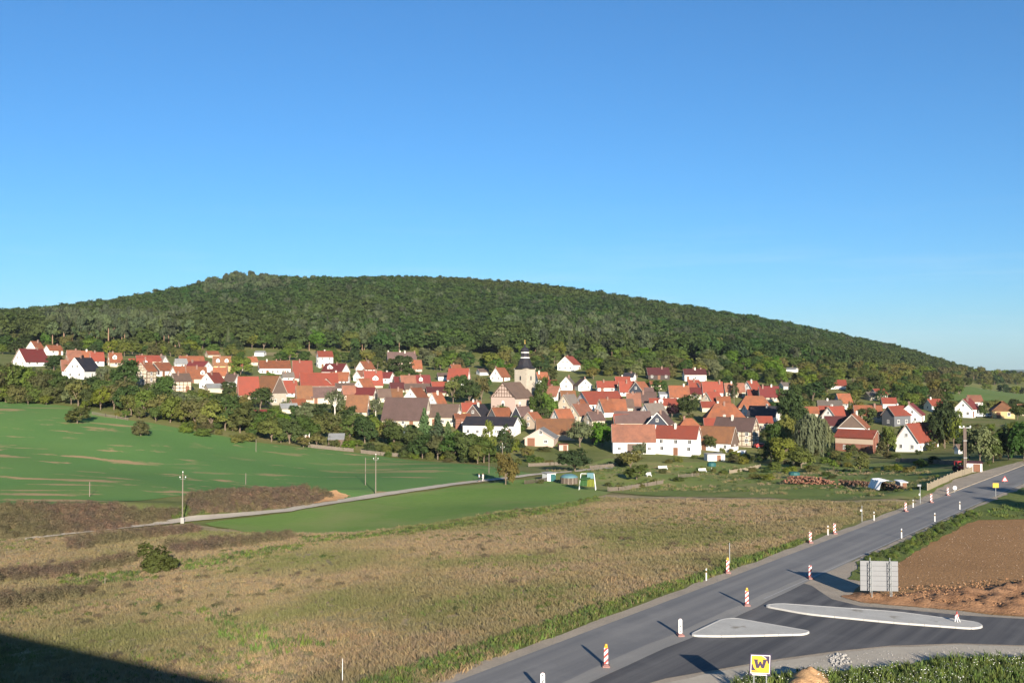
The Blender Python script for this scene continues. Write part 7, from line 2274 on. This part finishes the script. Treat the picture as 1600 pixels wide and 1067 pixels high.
# ---- vehicles
def car(px, py, yaw, label, paint, name='parked_car', cat='car', L=4.2, W=1.72, H=1.45, van=False, grp=None):
    p = hit(px, py)
    root = tag(empty(name, (p.x, p.y, p.z + 0.05), yaw), label, cat, grp)
    if van: prof = [(-L / 2, 0.35), (L / 2, 0.35), (L / 2, 0.95), (L / 2 - 0.5, 1.1), (L / 2 - 1.1, H), (-L / 2 + 0.1, H), (-L / 2, 1.2)]
    else: prof = [(-L / 2, 0.35), (L / 2, 0.35), (L / 2, 0.72), (L / 2 - 1.05, 0.9), (L / 2 - 1.75, H), (-L / 2 + 0.75, H), (-L / 2 + 0.1, 0.95), (-L / 2, 0.85)]
    m = MB(); n = len(prof)
    def yw(z): return W / 2 * (1.0 if z < 1.0 else 1.0 - 0.14 * (z - 1.0) / (H - 1.0))
    l = [(x, -yw(z), z) for x, z in prof]; r = [(x, yw(z), z) for x, z in prof]
    m.face(l); m.face(r[::-1])
    for i in range(n): m.face([l[i], r[i], r[(i + 1) % n], l[(i + 1) % n]])
    m.build('body', paint, root)
    top = H - 0.10
    for s in (-1, 1):
        g = MB()
        xs = (-L / 2 + 0.85, L / 2 - 1.9) if not van else (L / 2 - 2.2, L / 2 - 1.0)
        y0, y1 = s * (yw(1.0) + 0.012), s * (yw(top) + 0.012)
        q = [(xs[0] - 0.2, y0, 1.0), (xs[1] + 0.55, y0, 1.0), (xs[1], y1, top), (xs[0], y1, top)]
        g.face(q if s < 0 else q[::-1]); g.build('side_window', MGLASS, root)
    g = MB(); k = 4 if not van else 3
    a, b = prof[k - 1], prof[k]
    dx, dz = 0.014, 0.014
    f = lambda t: (a[0] + (b[0] - a[0]) * t + dx, a[1] + (b[1] - a[1]) * t + dz)
    (xa, za), (xb, zb) = f(0.12), f(0.9)
    g.face([(xa, -W * 0.42, za), (xa, W * 0.42, za), (xb, W * 0.38, zb), (xb, -W * 0.38, zb)]); g.build('windscreen', MGLASS, root)
    for sx in (-1, 1):
        for s in (-1, 1):
            w = MB(); w.tube([(sx * L * 0.31, s * (W / 2 - 0.2), 0.3), (sx * L * 0.31, s * (W / 2 + 0.02), 0.3)], 0.31, 14); wh = w.build('wheel', M_TYRE, root)
            w = MB(); w.tube([(sx * L * 0.31, s * (W / 2 + 0.021), 0.3), (sx * L * 0.31, s * (W / 2 + 0.035), 0.3)], 0.18, 12); w.build('rim', M_ALU, wh)
    for s in (-1, 1):
        h_ = MB(); h_.box(L / 2 + 0.002, L / 2 + 0.03, s * W * 0.36 - 0.15, s * W * 0.36 + 0.15, 0.55, 0.69); h_.build('headlight', M_SIGNW, root)
    return root
M_CARW = m_plain('white_car_paint', (0.74, 0.75, 0.75), 0.3, 0.03, 3, 0.5)
M_CARS = m_plain('silver_car_paint', (0.45, 0.46, 0.48), 0.3, 0.04, 3, 0.5)
M_CARR = m_plain('red_car_paint', (0.40, 0.03, 0.03), 0.35, 0.05, 3, 0.5)
car(1160, 715, 1.1, 'white van facing the camera in front of the half-timbered house', M_CARW, 'parked_van', 'van', 4.6, 1.8, 2.0, True)
car(1532, 652, 0.2, 'white car parked right of the white house with dark pink roof', M_CARW, 'parked_car', 'car', grp='cars parked at the right edge of the village')
car(1547, 652, 0.1, 'pale silver car parked before the pyramid-roofed house', M_CARS, 'parked_car', 'car', grp='cars parked at the right edge of the village')
car(1190, 700, 0.2, 'red car half hidden by the dark trees right of the timbered house', M_CARR, 'parked_car', 'car')
# red garden tractor near the shed
def tractor():
    p = hit(1500, 737)
    root = tag(empty('tractor', (p.x, p.y, p.z), -1.2), 'small red tractor behind the end of the board fence by the shed', 'tractor')
    m = MB(); m.box(0.1, 1.25, -0.35, 0.35, 0.6, 1.15); m.box(-0.9, 0.1, -0.5, 0.5, 0.5, 0.85); m.build('body', M_RED, root)
    m = MB(); m.box(-0.9, 0.05, -0.55, 0.55, 1.80, 1.90); m.build('cab_roof', M_RED, root)
    for x in (-0.8, 0.0):
        for y in (-0.5, 0.5):
            b = MB(); b.bar((x, y, 0.85), (x, y, 1.80), 0.06); b.build('cab_post', M_RED, root)
    for x, r, y in ((-0.55, 0.55, 0.62), (0.95, 0.32, 0.5)):
        for s in (-1, 1):
            b = MB(); b.tube([(x, s * y - 0.13 * 1, r), (x, s * y + 0.13, r)], r, 16); b.build('wheel', M_TYRE, root)
    b = MB(); b.tube([(0.8, 0, 1.15), (0.8, 0, 1.7)], 0.04, 6); b.build('exhaust', M_BLACK, root)
tractor()

# ---- two walkers on the track
def person(px, py, yaw, label, shirt, trousers, hair, step):
    p = hit(px, py)
    H = 1.74
    root = tag(empty('person', (p.x, p.y, p.z + 0.20), yaw), label, 'person')
    def skin(name, verts, edges, radii, mat, sub=2):
        me = bpy.data.meshes.new(name)
        me.from_pydata(verts, edges, [])
        me.materials.append(mat)
        o = link(name, me, root)
        md = o.modifiers.new('skin', 'SKIN'); md.use_smooth_shade = True
        for i, r in enumerate(radii):
            me.skin_vertices[0].data[i].radius = (r, r) if not hasattr(r, '__len__') else r
        me.skin_vertices[0].data[0].use_root = True
        s = o.modifiers.new('subsurf', 'SUBSURF'); s.levels = s.render_levels = sub
        return o
    st = step
    V = [(0, 0, 0.92), (0, 0, 1.10), (0, 0.01, 1.30), (0, 0.01, 1.44), (0, 0, 1.52), (0, -0.02, 1.60), (0, -0.02, 1.69),
         (0.17, 0, 1.42), (0.22, 0.04 * st, 1.16), (0.21, -0.10 * st, 0.92), (0.21, -0.13 * st, 0.84), (-0.17, 0, 1.42), (-0.22, -0.04 * st, 1.16), (-0.21, 0.04 * st - 0.1, 0.92), (-0.21, 0.05 * st - 0.12, 0.84),
         (0.09, 0, 0.86), (0.10, -0.10 * st, 0.50), (0.10, -0.02 * st, 0.09), (0.10, -0.16 - 0.02 * st, 0.04), (-0.09, 0, 0.86), (-0.10, 0.06 * st, 0.50), (-0.10, 0.22 * st, 0.10), (-0.10, 0.22 * st - 0.15, 0.04)]
    E = [(0, 1), (1, 2), (2, 3), (3, 4), (4, 5), (5, 6), (3, 7), (7, 8), (8, 9), (9, 10), (3, 11), (11, 12), (12, 13), (13, 14), (0, 15), (15, 16), (16, 17), (17, 18), (0, 19), (19, 20), (20, 21), (21, 22)]
    Rd = [(0.15, 0.11), (0.14, 0.10), (0.16, 0.11), (0.13, 0.09), 0.055, 0.085, 0.075, 0.065, 0.05, 0.035, 0.04, 0.065, 0.05, 0.035, 0.04, 0.09, 0.065, 0.045, 0.04, 0.09, 0.065, 0.045, 0.04]
    skin('body', V, E, Rd, M_SKIN)
    sV = [V[i] for i in (1, 2, 3, 7, 8, 11, 12)] + [(0, 0, 0.90)]
    skin('shirt', [sV[1], sV[0], sV[2], sV[3], sV[4], sV[5], sV[6], sV[7]], [(0, 1), (1, 7), (0, 2), (2, 3), (3, 4), (2, 5), (5, 6)], [(0.18, 0.13), (0.165, 0.125), (0.15, 0.11), 0.085, 0.07, 0.085, 0.07, (0.17, 0.13)], shirt)
    skin('trousers', [V[0], V[15], V[16], V[17], V[19], V[20], V[21]], [(0, 1), (1, 2), (2, 3), (0, 4), (4, 5), (5, 6)], [(0.165, 0.125), 0.105, 0.08, 0.062, 0.105, 0.08, 0.062], trousers)
    m = MB(); m.lathe([(0.088, 1.66), (0.094, 1.70), (0.085, 1.755), (0.05, 1.785), (0.01, 1.79)], 12, (0, 0.005)); m.build('hair', hair, root, True)
    return root
M_SKIN = m_plain('skin', (0.52, 0.32, 0.23), 0.6, 0.08)
M_HAIR = m_plain('brown_hair', (0.06, 0.035, 0.02), 0.8, 0.2)
M_BLUE = m_plain('blue_cloth', (0.10, 0.16, 0.28), 0.9, 0.15)
M_LBLUE = m_plain('pale_blue_cloth', (0.28, 0.40, 0.48), 0.9, 0.12)
M_DARKC = m_plain('dark_cloth', (0.03, 0.035, 0.05), 0.9, 0.15)
person(748.5, 753.5, 2.2, 'person in pale blue top walking on the track beside the white-clad one', M_LBLUE, M_DARKC, M_HAIR, 1.0)
person(754.5, 753, 2.3, 'person dressed all in white walking on the track by the autumn tree', M_WHITE, M_WHITE, M_HAIR, 0.8)

# ---- stones and clods along the new gravel edge
def rubble(name, poly, n, seed, mat, smin, smax, z=0.02):
    X, Y, rs = fill_points(poly, 30, seed)
    k = rs.permutation(len(X))[:n]
    me = []
    for s in range(3):
        r = np.random.RandomState(seed + s)
        bm = bmesh.new(); bmesh.ops.create_icosphere(bm, subdivisions=1, radius=0.5)
        for v in bm.verts: v.co *= r.uniform(0.7, 1.15); v.co.z *= 0.65
        m_ = bpy.data.meshes.new('stone'); bm.to_mesh(m_); bm.free(); m_.materials.append(mat); me.append(m_)
    n = len(k)
    sz = rs.uniform(smin, smax, n)
    scatter(name, np.stack([X[k], Y[k], np.full(n, z)], 1), np.stack([sz, sz, sz], 1), rs.uniform(0, 6, (n, 3)), rs.randint(0, 3, n), me)
rubble('gravel_stones', gpoly([(1296, 1024), (1320, 1019), (1330, 1034), (1300, 1046)]), 160, 3, M_CONC, 0.08, 0.28)
rubble('loose_stones', gpoly([(1100, 1062), (1300, 1022), (1500, 1009), (1600, 1012), (1600, 1028), (1400, 1040)]), 420, 5, M_CONC, 0.03, 0.10)
rubble('earth_clods', gpoly([(1345, 925), (1480, 915), (1600, 905), (1640, 940), (1600, 955), (1400, 940)]), 500, 8, MG['red_earth'], 0.06, 0.25, 0.25)
rubble('field_stones', gpoly([(1360, 905), (1420, 870), (1530, 818), (1640, 815), (1640, 905), (1450, 920)]), 300, 9, m_plain('pale_stone', (0.40, 0.30, 0.22), 0.95), 0.04, 0.13, 0.03)

# ---- the road bridge the photograph is taken from; only its shadow is in view
def bridge():
    ax = Vector((25.8, -14.7, 0)).normalized(); nr = Vector((-ax.y, ax.x, 0))    # nr: to the front, left of the axis
    zt = 17.3
    def back(q):                      # the shadow's edge in the meadow, followed back towards the sun
        k = (zt + 0.15 - q.z) / sun_dir.z
        return q + sun_dir * k
    e0, e1 = back(hit(0, 985)), back(hit(370, 1067))
    e0.z = e1.z = 0
    ax = (e1 - e0).normalized(); nr = Vector((-ax.y, ax.x, 0))
    a = e1 + nr * 0.9
    print('bridge edge', e0, e1)
    yaw = math.atan2(ax.y, ax.x)
    root = tag(empty('road_bridge', (a.x, a.y, 0), yaw), 'high road bridge out of frame whose dark shadow crosses the bottom left corner', 'bridge')
    m = MB(); m.box(-130, 16, -11.5, -0.9, zt - 2.2, zt - 0.4); m.build('deck', M_CONC, root)
    for y in (-0.9, -11.6):
        m = MB(); m.box(-130, 16, y - 0.3, y, zt - 0.9, zt + 0.15); m.build('edge_beam', M_CONC, root)
    for x in (-110, -75, -40, -8):
        m = MB(); m.box(x - 1, x + 1, -9, -3.5, -12, zt - 2.2); m.build('pier', M_CONC, root)
bridge()
# ------------------------------------------------------------------ labels of the trees: kind, and the house or mark beside which they stand
SHORT = {'the topmost house at the far left': 'the topmost left house', 'the crimson roof with white gable': 'the crimson white-gabled house', 'the big white gable with red roof': 'the big red-roofed white gable',
         'the old barn with boarded gable': 'the old boarded-gable barn', 'the tall white house near the wood': 'the tall white two-storey house', 'the crimson roof with white dormer': 'the crimson white-dormered roof',
         'the roof with triangular white dormer': 'the triangular white dormer', 'the mauve house on the slope': 'the four-chimney mauve house', 'the big roof above the church trees': 'the big orange-red roof',
         'the white house left of the tower': 'the white house by the tower', 'the white gable above the mauve barn': 'the orange-roofed white gable', 'the grey-blue gable before the church': 'the bluish church-side gable',
         'the slate-blue gable below the tower': 'the slate-blue pinkish-roofed gable', 'the white house high right of the spire': 'the high white hillside house', 'the slate gable under the bright orange roof': 'the orange-roofed slate gable',
         'the faded orange roof right of the tower': 'the faded orange white-gabled roof', 'the salmon roof on the cream house': 'the salmon-roofed cream house', 'the black slate gable with round window': 'the round-windowed slate gable',
         'the large red house with cross gable': 'the cross-gabled red house', 'the orange roof above the dark tree': 'the orange roof right of centre', 'the wide crimson roof on the right': 'the two-tone crimson roof',
         'the very large orange hipped roof': 'the largest orange hipped roof', 'the large orange half-hipped roof': 'the orange skylit half-hipped roof', 'the orange hipped roof behind the farmhouse': 'the hipped roof behind the farmhouse',
         'the half-timbered house on the right': 'the mauve-roofed half-timbered house', 'the rust-brown roof by the farmhouse': 'the rust-brown farmhouse roof', 'the white gable above the wooden one': 'the white gable above the barn',
         'the orange roof right of the wooden gable': 'the bright orange roof', 'the wide white gable behind': 'the orange-edged white gable', 'the white house nearest the road': 'the roadside white house',
         'the white house with dark pink roof': 'the dark-pink-roofed white house', 'the white house with maroon roof': 'the maroon-roofed white house', 'the dark gable below the church': 'the dark boarded gable house'}
def tree_labels():
    refs = [((h[1] + h[2]) / 2, h[4] - 6, h[5]) for h in HOUSES if h[5]]
    refs = [(x, y, SHORT.get(r, r)) for x, y, r in refs]
    refs += [(285, 800, 'the left utility pole'), (785, 740, 'the yellowing autumn tree'), (890, 748, 'the round pool'), (1527, 730, 'the roadside shed'), (1267, 755, 'the brick heap'), (1508, 700, 'the power mast'),
             (1120, 716, 'the open white garage'), (1036, 730, 'the white bench'), (524, 690, 'the hut with corrugated roof'), (1390, 760, 'the white tarpaulin'), (1160, 712, 'the white van'),
             (918, 752, 'the climbing frame'), (1475, 762, 'the board fence by the road'), (170, 652, 'the rail fence on the left'), (597, 712, 'the field fence left of the hedge'), (1556, 765, 'the yellow road sign')]
    groups = {}
    for rec in TREES:
        root, px, py, hp, wp, code = rec
        cy = py - hp * 0.3
        if code == 'y': root['label'] = 'yellowing autumn tree at the bend of the track beside the walkers'; continue
        if code == 'u': root['label'] = 'small blue-grey spruce at the left end of the central hedge'; continue
        if code == 'r': root['label'] = 'dark purple-leaved tree right of the slate gable'; continue
        best = min(refs, key=lambda r: (r[0] - px) ** 2 + (2.0 * (r[1] - cy)) ** 2 if r[2] != 'the yellowing autumn tree' or code != 'y' else 1e9)
        dx, dy = px - best[0], py - best[1]
        far = math.hypot(dx, 2 * dy) > 60
        if abs(dx) > 1.3 * abs(dy): rel = ('left of' if dx < 0 else 'right of')
        else: rel = ('above' if dy < 0 else 'below')
        if far: rel = 'far ' + rel
        big = hp * hit(px, py).y / FPX if py > 470 else 10
        words = TK[code][5]
        groups.setdefault((words, rel, best[2]), []).append((px, py, hp, root))
    ords = ['first', 'second', 'third', 'fourth', 'fifth', 'sixth', 'seventh', 'eighth', 'ninth', 'tenth']
    for (w, rel, ref), lst in groups.items():
        lst.sort(key=lambda q: q[0])
        n = len(lst)
        for i, (px, py, hp, root) in enumerate(lst):
            if n == 1: s = '%s %s %s' % (w, rel, ref)
            elif n == 2: s = '%s %s %s, the %s of two' % (w, rel, ref, ('left one', 'right one')[i])
            elif i == 0: s = '%s %s %s, the leftmost one' % (w, rel, ref)
            elif i == n - 1: s = '%s %s %s, the rightmost one' % (w, rel, ref)
            else: s = '%s %s %s, %s from left' % (w, rel, ref, ords[i] if i < 10 else str(i + 1) + 'th')
            if len(s.split()) > 16: s = s.replace(', the leftmost one', ', leftmost').replace(', the rightmost one', ', rightmost').replace(' from left', '').replace('bare-stemmed ', '').replace(', the left one of two', ', leftmost').replace(', the right one of two', ', rightmost')
            root['label'] = s
            if len(s.split()) > 16: print('LONG', s)
    for rec in TREES:
        if 'label' in rec[0]:
            rec[0]['group'] = 'trees and shrubs in and around the village'
tree_labels()
# ------------------------------------------------------------------ the air: very thin, even haze that only tells over kilometres
def haze():
    m = MB(); m.box(-4200, 9600, -260, 11200, -60, 420)
    t = NT('air')
    v = t.n('ShaderNodeVolumePrincipled')
    v.inputs['Color'].default_value = (0.66, 0.82, 0.97, 1)
    v.inputs['Density'].default_value = 3.5e-5
    v.inputs['Anisotropy'].default_value = 0.0
    t.l(v.outputs[0], t.out.inputs['Volume'])
    o = m.build('haze', t.mat)
    tag(o, kind='stuff')
haze()
